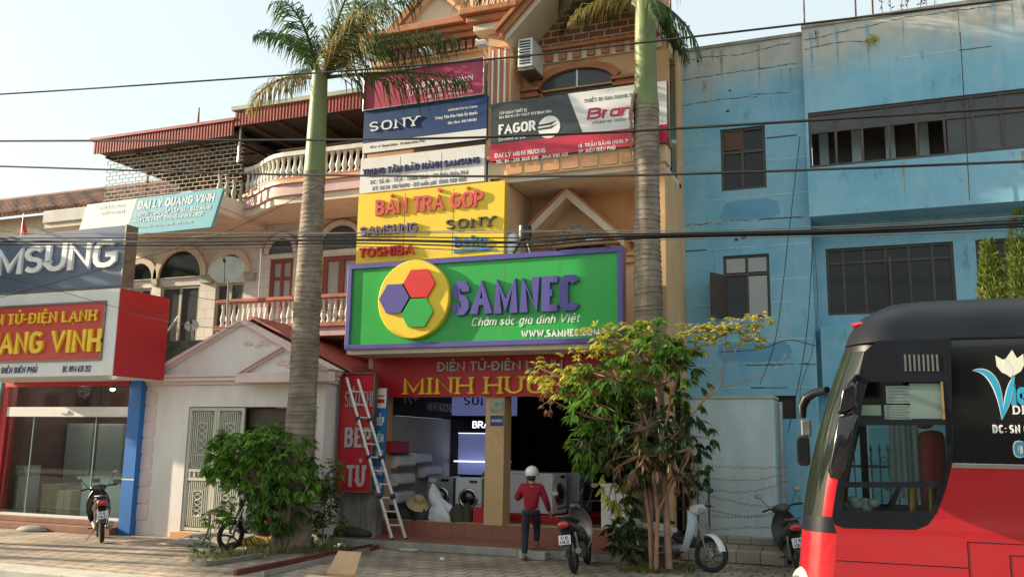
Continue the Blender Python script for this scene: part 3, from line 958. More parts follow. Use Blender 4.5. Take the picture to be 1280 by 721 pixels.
for sx in (-1, 1):
    MB().xz([(-8.6, 12.22), (-8.6 + sx * 1.2, 11.02), (-8.6 + sx * .98, 11.02), (-8.6, 11.98)], 16.5, 19).build('bargeboard', M['terracotta'], tan)
    MB().xz([(-8.6, 11.98), (-8.6 + sx * .97, 11.025), (-8.6 + sx * .88, 11.025), (-8.6, 11.86)], 16.6, 16.749).build('gable_lining', M['tan_light'], tan)
MB().prism([(-10.1, 17.9, 11.03), (-3.7, 17.9, 11.03), (-4.2, 19.6, 13.4), (-9.4, 19.6, 13.4)], (0, .3, .1)).build('mansard_roof', M['mansard'], tan)
# fluted column between the bays
MB().box(-7.25, -6.72, 16.5, 17.1, 7.87, 10.55).build('column', M['tan_wall'], tan)
for x in (-7.14, -7.0, -6.86):
    MB().box(x - .022, x + .022, 16.485, 16.5, 9.0, 10.2).build('flute', M['sign_white'], tan)
fl = MB()
fl.box(-7.2, -6.77, 16.49, 16.4995, 8.95, 10.25)
fl.build('column_panel', M['terracotta'], tan)

# ================================================================== blue building
BF = 18.5
blue = thing('blue_building', 'weathered blue concrete building with dark windows and a plaster parapet painted with a sunlit band', 'building', (0, BF, 0))
b = MB()
b.wall(-3.85, -1.04, 0.3, 10.45, BF, holes=[(-2.77, -1.86, 7.27, 8.61), (-2.78, -1.86, 4.6, 5.9), (-2.2, -1.45, 2.6, 3.05)], depth=0.22)
b.box(-3.85, -3.8, 18.5, 26, 0.3, 10.44)
b.wall(-1.04, 9.0, 0.3, 6.8, 18.9, holes=[(-0.8, 1.52, 4.65, 6.0), (1.9, 3.0, 4.65, 6.0)], depth=0.22)
b.wall(-1.04, 9.0, 6.52, 10.45, 18.2, holes=[(-0.99, 8.0, 7.5, 8.65)], depth=0.3)
b.add([(-1.04, 18.2, 6.52), (9, 18.2, 6.52), (9, 18.9, 6.52), (-1.04, 18.9, 6.52)], [(0, 3, 2, 1)])
b.add([(-1.04, 18.2, 6.52), (-1.04, 18.6, 6.52), (-1.04, 18.6, 10.45), (-1.04, 18.2, 10.45)], [(0, 3, 2, 1)])
b.box(-0.95, -0.2, 18.62, 18.898, 3.1, 4.4)
b.add([(-1.04, 18.5, .3), (-1.04, 18.9, .3), (-1.04, 18.9, 6.6), (-1.04, 18.5, 6.6)], [(0, 1, 2, 3)])
b.add([(-3.85, 18.5, 10.45), (-1.04, 18.5, 10.45), (-1.04, 26, 10.45), (-3.85, 26, 10.45)], [(0, 1, 2, 3)])
b.add([(-1.04, 18.2, 10.45), (9, 18.2, 10.45), (9, 26, 10.45), (-1.04, 26, 10.45)], [(0, 1, 2, 3)])
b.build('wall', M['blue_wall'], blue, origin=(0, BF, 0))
cp = MB().box(-3.87, -1.06, BF - .03, BF + .35, 10.452, 10.52).box(-1.05, 9, 18.17, 18.55, 10.453, 10.53)
cp.build('coping', M['concrete'], blue)
rg = random.Random(77)
mk('drip', (0.28, 0.42, 0.47), 0.9, 0.3, 3)
mk('drip_rust', (0.36, 0.34, 0.28), 0.9, 0.3, 3)
def groove(x0, x1, y, z):
    """plaster joint: hairline, here bleached, there open and black"""
    pale, dark = MB(), MB()
    x = x0
    while x < x1:
        e = min(x1, x + rg.uniform(.12, .7))
        zz = z + rg.uniform(-.008, .008)
        q = rg.random()
        if q < .78:
            pale.box(x, e, y - .004, y + .003, zz, zz + rg.uniform(.008, .018))
        elif q < .93:
            dark.box(x, e, y - .005, y + .003, zz - .004, zz + rg.uniform(.01, .03))
        x = e + .002
    if pale.v:
        pale.build('groove_line', M['pale_blue'], blue)
    if dark.v:
        dark.build('groove_line', M['frame_brown'], blue)
for z in (9.78, 9.22, 8.3, 7.85, 7.1, 6.6, 6.05, 5.35, 4.9, 4.15, 3.65, 3.2):
    for a, c in ((-3.84, -2.8), (-1.84, -1.05)) if any(z0 < z < z1 for z0, z1 in ((7.2, 8.7), (4.5, 6.0))) else ((-3.84, -1.05),):
        groove(a, c, BF, z)
for z in (3.0, 2.45, 1.9, 1.3):
    groove(-1.03, 9, 18.9, z)
groove(-1.02, 8.9, 18.2, 9.55)
def crack(pts, y):
    out = []
    for i in range(len(pts) - 1):
        (xa, za), (xc, zc) = pts[i], pts[i + 1]
        n = max(2, int(abs(xc - xa) / .07 + abs(zc - za) / .07))
        for k in range(n):
            t = k / n
            out.append((xa + (xc - xa) * t + rg.uniform(-.012, .012), y, za + (zc - za) * t + rg.uniform(-.014, .014)))
    mb = MB()
    for i in range(len(out) - 1):
        w_ = rg.uniform(.002, .011)
        a, c = Vector(out[i]), Vector(out[i + 1])
        mb.add([a + Vector((0, 0, -w_)), c + Vector((0, 0, -w_)), c + Vector((0, 0, w_)), a + Vector((0, 0, w_))], [(0, 1, 2, 3)])
    mb.build('crack', M['frame_brown'], blue)
for pts in ([(-3.8, 9.80), (-2.9, 9.83), (-1.08, 9.86)], [(-3.8, 10.2), (-3.1, 10.28), (-2.4, 10.22), (-1.2, 10.33)], [(-1.0, 10.0), (-.3, 10.06), (.3, 9.98)], [(-1.0, 10.2), (.2, 10.3), (.9, 10.38), (2.6, 10.34)],
            [(-2.2, 9.3), (-1.3, 9.24)], [(-3.8, 9.22), (-2.9, 9.28), (-1.9, 9.24)], [(-1.9, 3.66), (-1.06, 3.66)], [(-3.7, 6.6), (-2.4, 6.62), (-1.1, 6.6)]):
    crack(pts, BF - .0045 if pts[-1][0] < -1.04 else 18.1955)
rq_ = random.Random(15)
for i in range(26):
    x = rq_.uniform(-3.8, 4.0)
    left = x < -1.06
    z1_ = rq_.choice((10.4, 10.4, 10.35, 7.45 if not left else 7.2, 9.8 if left else 10.4))
    L_ = rq_.uniform(.2, 1.1)
    w_ = rq_.uniform(.01, .05)
    yy = (BF - .0032) if left else 18.1968
    MB().add([(x - w_, yy, z1_), (x + w_, yy, z1_), (x + w_ * .5, yy, z1_ - L_ * .6), (x + w_ * .1, yy, z1_ - L_), (x - w_ * .4, yy, z1_ - L_ * .7)], [(0, 4, 3, 2, 1)]).build('drip_stain', M['drip' if rq_.random() < .7 else 'drip_rust'], blue)
mk('patch_blue', (0.14, 0.36, 0.54), 0.85, 0.16, 2, dirt=(0.16, 0.36, 0.5), damt=.8, dscale=(1.5, 1.5, 1.5))
pr = random.Random(4)
for x0, x1, z0, z1 in ((-2.85, -1.55, 6.62, 7.05), (-3.0, -1.4, 3.7, 4.12)):
    loop = []
    for k in range(28):
        a = 2 * math.pi * k / 28
        q = pr.uniform(.82, 1.0)
        loop.append(((x0 + x1) / 2 + (x1 - x0) / 2 * q * math.copysign(abs(math.cos(a)) ** .45, math.cos(a)), (z0 + z1) / 2 + (z1 - z0) / 2 * q * math.copysign(abs(math.sin(a)) ** .45, math.sin(a))))
    MB().xz(loop, BF - .0025, BF - .001).build('paint_patch', M['patch_blue'], blue)
for x, z, s_ in ((-2.6, 9.0, .06), (-2.35, 6.28, .1), (-2.5, 6.22, .07), (-2.55, 9.45, .05), (-3.2, 10.2, .06)):
    MB().xz([(x + s_ * pr.uniform(.5, 1) * math.cos(rad(k * 45)), z + s_ * .6 * pr.uniform(.5, 1) * math.sin(rad(k * 45))) for k in range(8)], BF - .004, BF - .001).build('plaster_hole', M['black_plastic'], blue)
bars_window('window', blue, -2.77, -1.86, 7.27, 8.61, BF + .06, (0.48,), (0.62,), M['frame_brown'], M['pane'], 0.06, 0.06)
w2 = bars_window('window', blue, -2.78, -1.86, 4.6, 5.9, BF + .06, (0.52,), (0.70,), M['frame_brown'], M['pane'], 0.05, 0.05)
for x0, x1, z0, z1 in ((-2.28, -1.92, 4.66, 5.46), (-2.72, -2.34, 5.55, 5.84), (-2.28, -1.92, 5.55, 5.84)):
    MB().box(x0, x1, BF + .055, BF + .063, z0, z1).build('blind', M['pane_light'], w2)
MB().box(-2.70, -2.34, BF + .055, BF + .063, 8.15, 8.54).build('boarded_pane', M['wood_dark'], blue)
sh = MB().prism([(-2.78, BF, 4.62), (-2.98, BF - .42, 4.62), (-2.98, BF - .42, 5.5), (-2.78, BF, 5.5)], (.03, -.012, 0)).build('casement', M['frame_brown'], w2)
bars_window('window', blue, -0.8, 1.52, 4.65, 6.0, 18.96, (0.14, 0.31, 0.48, 0.66, 0.84), (0.78,), M['frame_brown'], M['pane'], 0.05, 0.05)
MB().box(0.35, 0.39, 18.5, 18.95, 4.72, 5.7).build('casement', M['frame_brown'], blue)
bars_window('window', blue, 1.9, 3.0, 4.65, 6.0, 18.96, (0.5,), (0.78,), M['frame_brown'], M['pane'], 0.05, 0.05)
wl = MB()
wl.box(-0.99, 8.0, 18.24, 18.3, 7.5, 7.56).box(-0.99, 8.0, 18.24, 18.3, 8.59, 8.65).box(-0.989, 8.0, 18.243, 18.3, 8.22, 8.27)
x = -0.97
while x < 8:
    wl.box(x - .022, x + .022, 18.246, 18.3, 7.56, 8.59)
    x += 0.485
band_o = wl.build('loggia_glazing', M['frame_brown'], blue)
MB().box(-0.95, 7.9, 18.27, 18.276, 8.27, 8.6).build('pane', M['pane_grey'], band_o)
MB().box(1.5, 7.9, 18.27, 18.276, 7.55, 8.22).build('pane', M['pane_grey'], band_o)
MB().box(-0.99, 8.0, 19.3, 19.4, 7.4, 8.8).box(-0.99, 8, 18.51, 19.29, 7.40, 7.46).build('loggia_back', M['frame_brown'], blue)
for x in (-0.75, -0.12, 0.52, 1.14, 1.75):
    MB().box(x - .09, x + .09, 19.1, 19.28, 7.47, 8.75).build('loggia_column', M['pale_blue'], blue)
MB().box(-0.98, 2.5, 19.0, 19.09, 8.5, 8.75).build('loggia_beam', M['pale_blue'], blue)
MB().box(-2.2, -1.45, BF + .1, BF + .12, 2.6, 3.05).build('vent_opening', M['dark_under'], blue)
# pale block and its steps
o = MB().box(-3.35, -1.78, 17.6, 18.45, 0.42, 2.95)
blk = thing('outhouse', 'pale blue rendered block standing against the blue building', 'outhouse', (-2.5, 17.6, .42))
o.build('wall', M['pale_blue'], blk, bevel=0.02)
MB().box(-3.37, -1.76, 17.58, 18.46, 2.952, 3.0).build('coping', M['pale_concrete'], blk)
MB().tube([(-1.70, 17.95, .4), (-1.70, 17.95, 2.9)], 0.05).build('downpipe', M['steel'], blk, smooth=40)
st = MB().box(-3.45, 4, 17.02, 17.42, 0.002, 0.22).build('stone_steps', M['stone_block'], bevel=0.02)
kind(st, 'structure')
st = MB().box(-3.45, 4, 17.43, 19, 0.002, 0.43).build('stone_steps', M['stone_block'], bevel=0.02)
kind(st, 'structure')
# ================================================================== balcony house (between the arches and the tan house)
bal = thing('balcony_house', 'pinkish house with two balustraded balconies and a red metal roof fascia behind the left palm', 'house', (-12.2, 18.5, 0))
b = MB()
b.wall(-14.3, -10.26, 0.3, 9.4, 18.5, holes=[(-14.0, -13.3, 4.75, 6.53), (-12.44, -11.4, 4.75, 6.5), (-14.1, -10.5, 8.05, 9.38)], depth=0.15)
b.box(-14.3, -14.25, 18.51, 23, 0.3, 8.0)
b.build('wall', M['tile_wall'], bal)
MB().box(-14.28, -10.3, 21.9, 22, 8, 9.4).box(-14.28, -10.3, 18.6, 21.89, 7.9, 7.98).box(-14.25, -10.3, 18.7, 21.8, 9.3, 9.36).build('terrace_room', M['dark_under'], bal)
# upper balcony with a bowed front
def bow(y_end, y_mid, x0=-14.15, x1=-10.3, n=14):
    pts = []
    for i in range(n + 1):
        t = i / n
        k = min(1, t / .42)
        k = k * k * (3 - 2 * k)
        pts.append((x0 + (x1 - x0) * t, y_end + (y_mid - y_end) * k))
    return pts
front = bow(17.45, 16.75)
for z0, z1, off, mm, nm in ((7.60, 7.86, 0.04, 'balcony_pink', 'balcony_slab'), (7.865, 7.94, -0.02, 'tile_orange', 'slab_edge'), (7.945, 8.02, 0.03, 'red_rail', 'slab_trim'), (7.42, 7.595, 0.12, 'cream_soffit', 'balcony_soffit')):
    MB().xy([(x, y + off) for x, y in front] + [(-10.3, 18.49), (-14.15, 18.49)], z0, z1).build(nm, M[mm], bal, smooth=30)
for i in range(23):
    t = (i + .5) / 23
    k = t * 14
    a, q_ = int(k), k - int(k)
    x = front[a][0] + (front[a + 1][0] - front[a][0]) * q_
    y = front[a][1] + (front[a + 1][1] - front[a][1]) * q_
    MB().lathe(baluster_prof(.5, .07), (x, y + .1, 8.022), 10).build('baluster', M['baluster_white'], bal, smooth=50)
rl = MB()
for i in range(14):
    (xa, ya), (xb, yb) = front[i], front[i + 1]
    rl.prism([(xa, ya, 8.524), (xb, yb, 8.524), (xb, yb + .2, 8.524), (xa, ya + .2, 8.524)], (0, 0, .1))
rl.build('handrail', M['baluster_white'], bal)
# lower balcony
MB().box(-14.35, -10.3, 17.1, 18.49, 4.36, 4.56).build('balcony_slab', M['balcony_pink'], bal)
MB().box(-14.4, -10.28, 17.04, 17.3, 4.565, 4.66).build('slab_trim', M['red_rail'], bal)
for i in range(26):
    x = -14.25 + i * 0.155
    MB().lathe(baluster_prof(.54, .06), (x, 17.17, 4.662), 8).build('baluster', M['baluster_white'], bal, smooth=50)
MB().box(-14.4, -10.28, 17.06, 17.28, 5.205, 5.29).build('handrail', M['red_rail'], bal, bevel=.015)
# doors and arched fanlights
bars_window('door', bal, -14.0, -13.3, 4.75, 6.53, 18.53, (0.5,), (0.35, 0.72), M['wood_red'], M['pane_light'], 0.1, 0.08)
bars_window('door', bal, -12.44, -11.4, 4.75, 6.5, 18.53, (0.5,), (0.2,), M['wood_red'], M['pane_light'], 0.12, 0.16)
for cx, r in ((-13.65, .38), (-11.92, .58)):
    arch_window(bal, cx, 6.66, r, 18.49, M['white_wall'], M['pane_grey'], .12)
    band(arch_pts(cx, 6.66, r + .17, r + .17), arch_pts(cx, 6.66, r + .121, r + .121), 18.40, 18.49, MB()).build('arch_edge', M['red_rail'], bal, smooth=40)
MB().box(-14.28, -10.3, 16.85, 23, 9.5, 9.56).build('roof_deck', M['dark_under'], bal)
def corrugated(x0, x1, y, z0, z1, m_, parent, step=.09):
    mb = MB()
    x = x0
    k = 0
    top, bot = [], []
    while x < x1:
        yy = y - (.03 if k % 2 else 0)
        top += [(x, yy, z1), (x + step / 2 - .008, yy, z1)]
        bot += [(x, yy, z0), (x + step / 2 - .008, yy, z0)]
        x += step / 2
        k += 1
    n = len(top)
    mb.add(top + bot, [(i, i + n, i + n + 1, i + 1) for i in range(n - 1)])
    return mb.build('fascia', m_, parent)
corrugated(-14.0, -10.35, 16.8, 9.45, 9.82, M['red_metal'], bal)
MB().box(-14.06, -10.3, 16.72, 17.2, 9.83, 9.93).build('roof_cap', M['roof_cap'], bal)
MB().tube([(-13.93, 16.95, 8.6), (-13.93, 16.95, 9.5)], .035).build('post', M['steel'], bal)
for k in range(5):
    x = -13.6 + k * .8
    MB().box(x - .02, x + .02, 16.9, 21, 9.42, 9.49).build('rafter', M['rust'], bal)

# ================================================================== arched house with lattice roof terrace
arc = thing('arched_house', 'pale house with three arched upper windows under a brick pattern lattice and red metal roof', 'house', (-16.8, 18.5, 0))
b = MB()
b.wall(-19.6, -14.31, 0.3, 7.3, 18.5, holes=[(-18.55, -17.75, 4.3, 6.0), (-17.45, -16.15, 4.3, 6.0), (-15.65, -14.75, 4.3, 6.0)], depth=0.15)
b.build('wall', M['tile_wall'], arc)
for cx, r in ((-18.15, .44), (-16.8, .70), (-15.2, .50)):
    arch_window(arc, cx, 6.22, r, 18.49, M['cream_soffit'], M['pane'], .17)
for x0, x1 in ((-18.8, -18.6), (-17.68, -17.5), (-16.08, -15.72), (-14.68, -14.4)):
    MB().box(x0, x1, 18.38, 18.498, 6.02, 6.2).build('impost', M['roof_cap'], arc)
MB().box(-19.6, -14.32, 18.44, 18.498, 6.205, 6.225).build('string_course', M['white_wall'], arc)
for x0, x1 in ((-18.55, -17.75), (-17.45, -16.15), (-15.65, -14.75)):
    bars_window('window', arc, x0, x1, 4.3, 6.0, 18.53, (0.5,), (), M['roof_cap'], M['pane_grey'], .07, .08)
MB().box(-19.6, -14.15, 16.55, 18.49, 7.3, 7.42).build('slab_soffit', M['cream_soffit'], arc)
MB().box(-19.62, -14.13, 16.5, 18.5, 7.425, 7.75).build('terrace_slab', M['white_wall'], arc, bevel=.02)
rr = random.Random(5)
for k in range(7):
    MB().lathe(baluster_prof(.5, .07), (-14.22, 16.7 + k * .26, 7.752), 8).build('baluster', M['roof_cap'], arc, smooth=50)
lt = MB()
y = 17.2
for r in range(16):
    z = 8.0 + r * .105
    zx = z
    lt.box(-18.35, -14.0, y, y + .018, z - .008, z + .008)
    k = 0
    x = -18.35 + (0.11 if r % 2 else 0)
    while x < -14.0:
        lt.box(x - .007, x + .007, y + .002, y + .016, z + .0085, z + .0965)
        x += 0.22
lt.build('lattice', M['pale_concrete'], arc)
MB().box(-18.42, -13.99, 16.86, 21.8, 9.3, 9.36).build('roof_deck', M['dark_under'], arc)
bm_ = MB()
for k in range(6):
    yy = 17.4 + k * .8
    bm_.box(-18.4, -14.0, yy, yy + .05, 9.22, 9.295)
for k in range(5):
    xx = -18.2 + k * 1.0
    bm_.box(xx, xx + .05, 16.95, 21.7, 9.15, 9.215)
bm_.build('rafters', M['wood_dark'], arc)
corrugated(-18.45, -14.02, 16.8, 9.22, 9.58, M['red_metal'], arc)
MB().box(-18.55, -13.98, 16.74, 22, 9.59, 9.66).build('roof_cap', M['red_metal'], arc)
for x, z0 in ((-17.0, 8.0), (-15.2, 8.0)):
    MB().tube([(x, 17.26, z0), (x, 17.26, 9.29)], .03).build('post', M['rust'], arc)
MB().lathe([(.07, 0), (.09, .1), (.05, .16), (.07, .2), (.03, .32), (.015, .7)], (-15.65, 17.4, 9.66), 10).build('roof_finial', M['dark_terracotta'], arc, smooth=40)
MB().box(-18.3, -14.1, 21.95, 22.1, 7.76, 9.29).build('terrace_wall', M['dark_terracotta'], arc)

# ================================================================== old low house at the left edge
old = thing('old_house', 'old low house with worn brown roof tiles and shaded arches, at the left edge', 'house', (-25, 20.5, 0))
MB().wall(-33, -20.2, 0, 9.05, 20.6, holes=[(-30.5, -27.4, 6.8, 8.4), (-26.6, -23.6, 6.8, 8.4)], depth=.4, thick=.45).build('wall', M['cream_soffit'], old)
for cx in (-28.95, -25.1):
    band(arch_pts(cx, 7.4, 1.62, 1.25), arch_pts(cx, 7.4, 1.48, 1.05), 20.5, 20.61, MB()).build('arch', M['cream_soffit'], old, smooth=40)
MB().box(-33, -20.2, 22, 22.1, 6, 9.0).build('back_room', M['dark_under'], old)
MB().prism([(-33.5, 20.1, 8.95), (-19.6, 20.1, 8.95), (-19.6, 23.5, 10.6), (-33.5, 23.5, 10.6)], (0, -.04, .12)).build('roof', M['old_tiles'], old)
rt_ = MB()
k = 0
x = -33.4
while x < -19.65:
    rt_.tube([(x, 20.05, 9.06), (x, 23.45, 10.71)], .05, 6)
    x += .23
rt_.build('tile_rows', M['old_tiles'], old)
MB().tube([(-33.5, 23.5, 10.75), (-19.6, 23.5, 10.75)], .1).build('ridge', M['dark_terracotta'], old)

# ================================================================== pink gatehouse
pk = thing('gatehouse', 'small pink plastered gatehouse with two gables and cream folding gates', 'house', (-12.5, 15.65, 0))
PY = 15.65
MB().wall(-15.0, -10.3, 0.0, 3.18, PY, holes=[(-13.72, -10.45, 0.14, 2.72)], depth=.3, thick=.9).build('wall', M['pink_wall'], pk)
q = MB()
for i in range(8):
    q.rbox(-14.93, -14.60, PY - .02, PY - .002, .32 + i * .35, .63 + i * .35, .05)
q.build('quoin', M['pink_trim'], pk)
MB().box(-15.01, -14.95, PY - .04, PY + .01, 0, 3.16).build('corner_trim', M['pink_trim'], pk)
for k, (z0, z1, dx) in enumerate(((3.185, 3.26, .06), (3.262, 3.34, .14), (3.342, 3.40, .2))):
    MB().box(-15.05 - dx * .6, -10.25 + dx * .3, PY - dx, PY + 1.0, z0, z1).build('cornice', M['pink_trim'] if k != 1 else M['pink_wall'], pk, bevel=.01)
MB().xz([(-14.75, 3.403), (-12.45, 4.5), (-10.3, 3.403)], PY + .02, PY + .2).build('gable', M['pink_wall'], pk)
def rake(cx, zt, half, zb, y, t, parent, deep):
    for k, (o, th, pr) in enumerate(((0.0, t, .0), (t, t * .7, .07))):
        for sx in (-1, 1):
            q = MB().xz([(cx, zt + o), (cx, zt + o + th), (cx + sx * (half + .05 * (k + 1)), zb + o + th * .8), (cx + sx * half, zb + o - .02)], y - .06 - pr, y + deep)
            q.build('raking_cornice', M['pink_trim'], parent)
rake(-12.45, 4.45, 2.3, 3.36, PY, .055, pk, .3)
GX0, GX1, GXC = P(302, 473, PY - .33).x, P(412, 471, PY - .33).x, P(352, 434, PY - .33).x
GZ = P(352, 436, PY - .33).z
GXC = (GX0 + GX1) / 2
MB().xz([(GX0, 3.403), (GXC, GZ), (GX1, 3.403)], PY - .32, PY + .01).build('porch_gable', M['pink_wall'], pk)
rake(GXC, GZ - .02, (GX1 - GX0) / 2 - .02, 3.36, PY - .34, .05, pk, .33)
MB().box(GX0 - .1, GX1 + .05, PY - .42, PY - .21, 3.19, 3.398).build('porch_cornice', M['pink_trim'], pk, bevel=.015)
for sx in (-1, 1):
    MB().prism([(-12.45, PY + .31, 4.62), (-12.45 + sx * 2.55, PY + .31, 3.42), (-12.45 + sx * 2.55, PY + 2.7, 3.42), (-12.45, PY + 2.7, 4.62)], (0, 0, .05)).build('roof', M['red_metal'], pk)
orn = MB()
rr = random.Random(9)
for cx, cz, wd, hh in ((-12.0, 4.0, .42, .16), (GXC + .1, 3.52, .3, .14)):
    yy = PY + .015 if cx < -11.8 else PY - .325
    for i in range(36):
        u = rr.uniform(-1, 1)
        r_ = rr.uniform(.02, .04)
        orn.ball((cx + u * wd, yy, cz + rr.uniform(-.5, .5) * hh * (1.2 - abs(u)) + .05), (r_ * 1.6, .02, r_), 6, 4)
orn.build('plaster_ornament', M['pink_trim'], pk, smooth=60)
MB().box(-13.7, -10.46, PY + .28, PY + .3, .15, 2.71).build('door_back', M['wood_dark'], pk)
MB().box(-12.3, -10.9, PY + .22, PY + .27, 2.3, 2.7).build('transom', M['frame_brown'], pk)
MB().box(-13.75, -10.4, PY - .25, PY + .25, .002, .135).build('threshold', M['tile_orange'], pk)
def gate_leaf(x0, x1, y):
    z0, z1 = .16, 2.70
    t = MB()
    t.box(x0, x0 + .06, y, y + .05, z0, z1).box(x1 - .06, x1, y, y + .05, z0, z1)
    for z in (z0, 1.18, 1.36, z1 - .06):
        t.box(x0 + .06, x1 - .06, y + .001, y + .049, z, z + .06)
    lf = t.build('gate_leaf', M['gate_cream'], pk)
    MB().box(x0 + .05, x1 - .05, y + .035, y + .045, z0, z1).build('backing_sheet', M['concrete'], lf)
    bars = MB()
    n = 12
    for i in range(n):
        x = x0 + .08 + (x1 - x0 - .16) * i / (n - 1)
        for a, c in ((z0 + .06, 1.18), (1.42, z1 - .06)):
            h = (c - a)
            inset = .10 if i in (0, n - 1) else .05 if i in (1, n - 2) else .02
            if .28 < i / (n - 1) < .72:
                bars.box(x - .009, x + .009, y + .004, y + .03, a + inset, a + h * .24)
                bars.box(x - .009, x + .009, y + .004, y + .03, a + h * .78, c - inset)
            else:
                bars.box(x - .009, x + .009, y + .004, y + .03, a + inset, c - inset)
    bars.build('bar', M['gate_cream'], lf)
    sc = MB()
    xm, wv = (x0 + x1) / 2, (x1 - x0) * .17
    for a, c in ((z0 + .06, 1.18), (1.42, z1 - .06)):
        h = c - a
        za, zc = a + h * .24, a + h * .78
        for s_ in (-1, 1):
            sc.box(xm + s_ * wv - .01, xm + s_ * wv + .01, y + .002, y + .03, za, zc)
            pts = [(xm + s_ * wv * .75 * math.sin(k * .9), y + .015, za + (zc - za) * k / 16) for k in range(17)]
            sc.tube(pts, .012, 5)
        sc.box(xm - wv, xm + wv, y + .003, y + .029, za - .01, za + .01).box(xm - wv, xm + wv, y + .003, y + .029, zc - .01, zc + .01)
    for k in range(5):
        xx = x0 + .1 + (x1 - x0 - .2) * k / 4
        sc.box(xx - .025, xx + .025, y + .003, y + .03, 1.25, 1.35)
    sc.build('scroll_panel', M['gate_cream'], lf)
gate_leaf(-13.70, -12.98, PY + .02)
gate_leaf(-12.97, -12.27, PY + .02)
gate_leaf(-11.2, -10.47, PY + .02)
rp = MB().prism([(-12.95, 15.4, .16), (-11.6, 15.4, .16), (-11.8, 14.6, .01), (-13.0, 14.6, .01)], (0, 0, .03))
tag(rp.build('ramp', M['concrete']), 'grey concrete entry ramp at the pink gatehouse gate', 'ramp')

# ================================================================== glass fronted shop at the left
ls = thing('glass_shop', 'ground floor shop with a dark glass front and a blue corner post', 'shop', (-17.2, 15.6, 0))
LY = 15.6
MB().box(-15.24, -14.93 + .02, LY - .12, LY + .2, .0, 3.3).build('corner_post', M['post_blue'], ls)
MB().box(-15.245, -14.905, LY - .125, LY - .119, 1.15, 1.175).build('post_line', M['letter_white'], ls)
MB().box(-19.6, -19.22, LY - .1, LY + .2, 0, 3.3).build('corner_post', M['sign_teal'], ls)
MB().box(-19.2, -19.0, LY - .05, LY + .2, .2, 3.3).build('side_jamb', M['sign_red'], ls)
MB().box(-19.2, -15.26, LY - .32, LY + .1, .002, .15).box(-19.2, -15.26, LY - .1, LY + .2, .152, .27).build('doorstep', M['dark_terracotta'], ls, bevel=.012)
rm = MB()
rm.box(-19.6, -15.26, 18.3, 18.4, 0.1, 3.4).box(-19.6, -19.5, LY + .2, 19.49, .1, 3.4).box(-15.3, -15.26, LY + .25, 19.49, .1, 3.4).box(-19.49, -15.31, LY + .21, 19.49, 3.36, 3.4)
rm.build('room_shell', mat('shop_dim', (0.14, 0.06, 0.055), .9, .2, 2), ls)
MB().box(-19.49, -15.31, LY + .21, 19.49, .152, .2).build('shop_floor', M['step_tile'], ls)
MB().box(-19.0, -15.26, LY - .04, LY + .04, 2.50, 2.72).build('transom_bar', M['white_metal'], ls)
MB().box(-19.0, -15.26, LY - .03, LY + .03, .272, .33).build('sill', M['white_metal'], ls)
MB().box(-17.3, -17.05, LY - .07, LY - .041, 2.57, 2.64).build('door_closer', M['appliance'], ls)
for x0, x1 in ((-19.0, -18.15), (-18.13, -16.25), (-16.23, -15.26)):
    MB().box(x0, x1, LY - .006, LY + .006, .331, 2.499).build('glass_pane', M['glass'], ls)
MB().box(-19.0, -15.26, LY - .006, LY + .006, 2.721, 3.3).build('glass_pane', M['glass'], ls)
M['glass_edge'] = mat('glass_edge', (.25, .36, .34), .2)
for x in (-18.14, -16.24):
    MB().box(x - .012, x + .012, LY - .012, LY + .012, .332, 2.498).build('glass_edge', M['glass_edge'], ls)
MB().box(-19.0, -15.25, LY - .15, LY - .05, 3.18, 3.3).build('head_beam', M['sign_red'], ls)
lp = thing('spot_lamp', 'small lit spot lamp under the white and red left shop sign', 'lamp', (-15.55, LY - .3, 3.1))
MB().lathe([(.03, .1), (.05, .06), (.07, 0)], (-15.55, LY - .3, 3.1), 10).build('housing', M['dull_metal'], lp, smooth=40)
MB().ball((-15.55, LY - .3, 3.1), .05, 10, 6).build('bulb', mat('lamp_glow', (.9, .9, .85), emit=(1, .95, .85), estr=12), lp, smooth=60)

for x in (-18.2, -16.4):
    ld = bpy.data.lights.new('shop_lamp', 'POINT')
    ld.energy = 8
    ld.color = (1, .93, .82)
    ld.shadow_soft_size = .15
    lo = bpy.data.objects.new('shop_lamp', ld)
    COL.objects.link(lo)
    lo.location = (x, 17.0, 3.15)

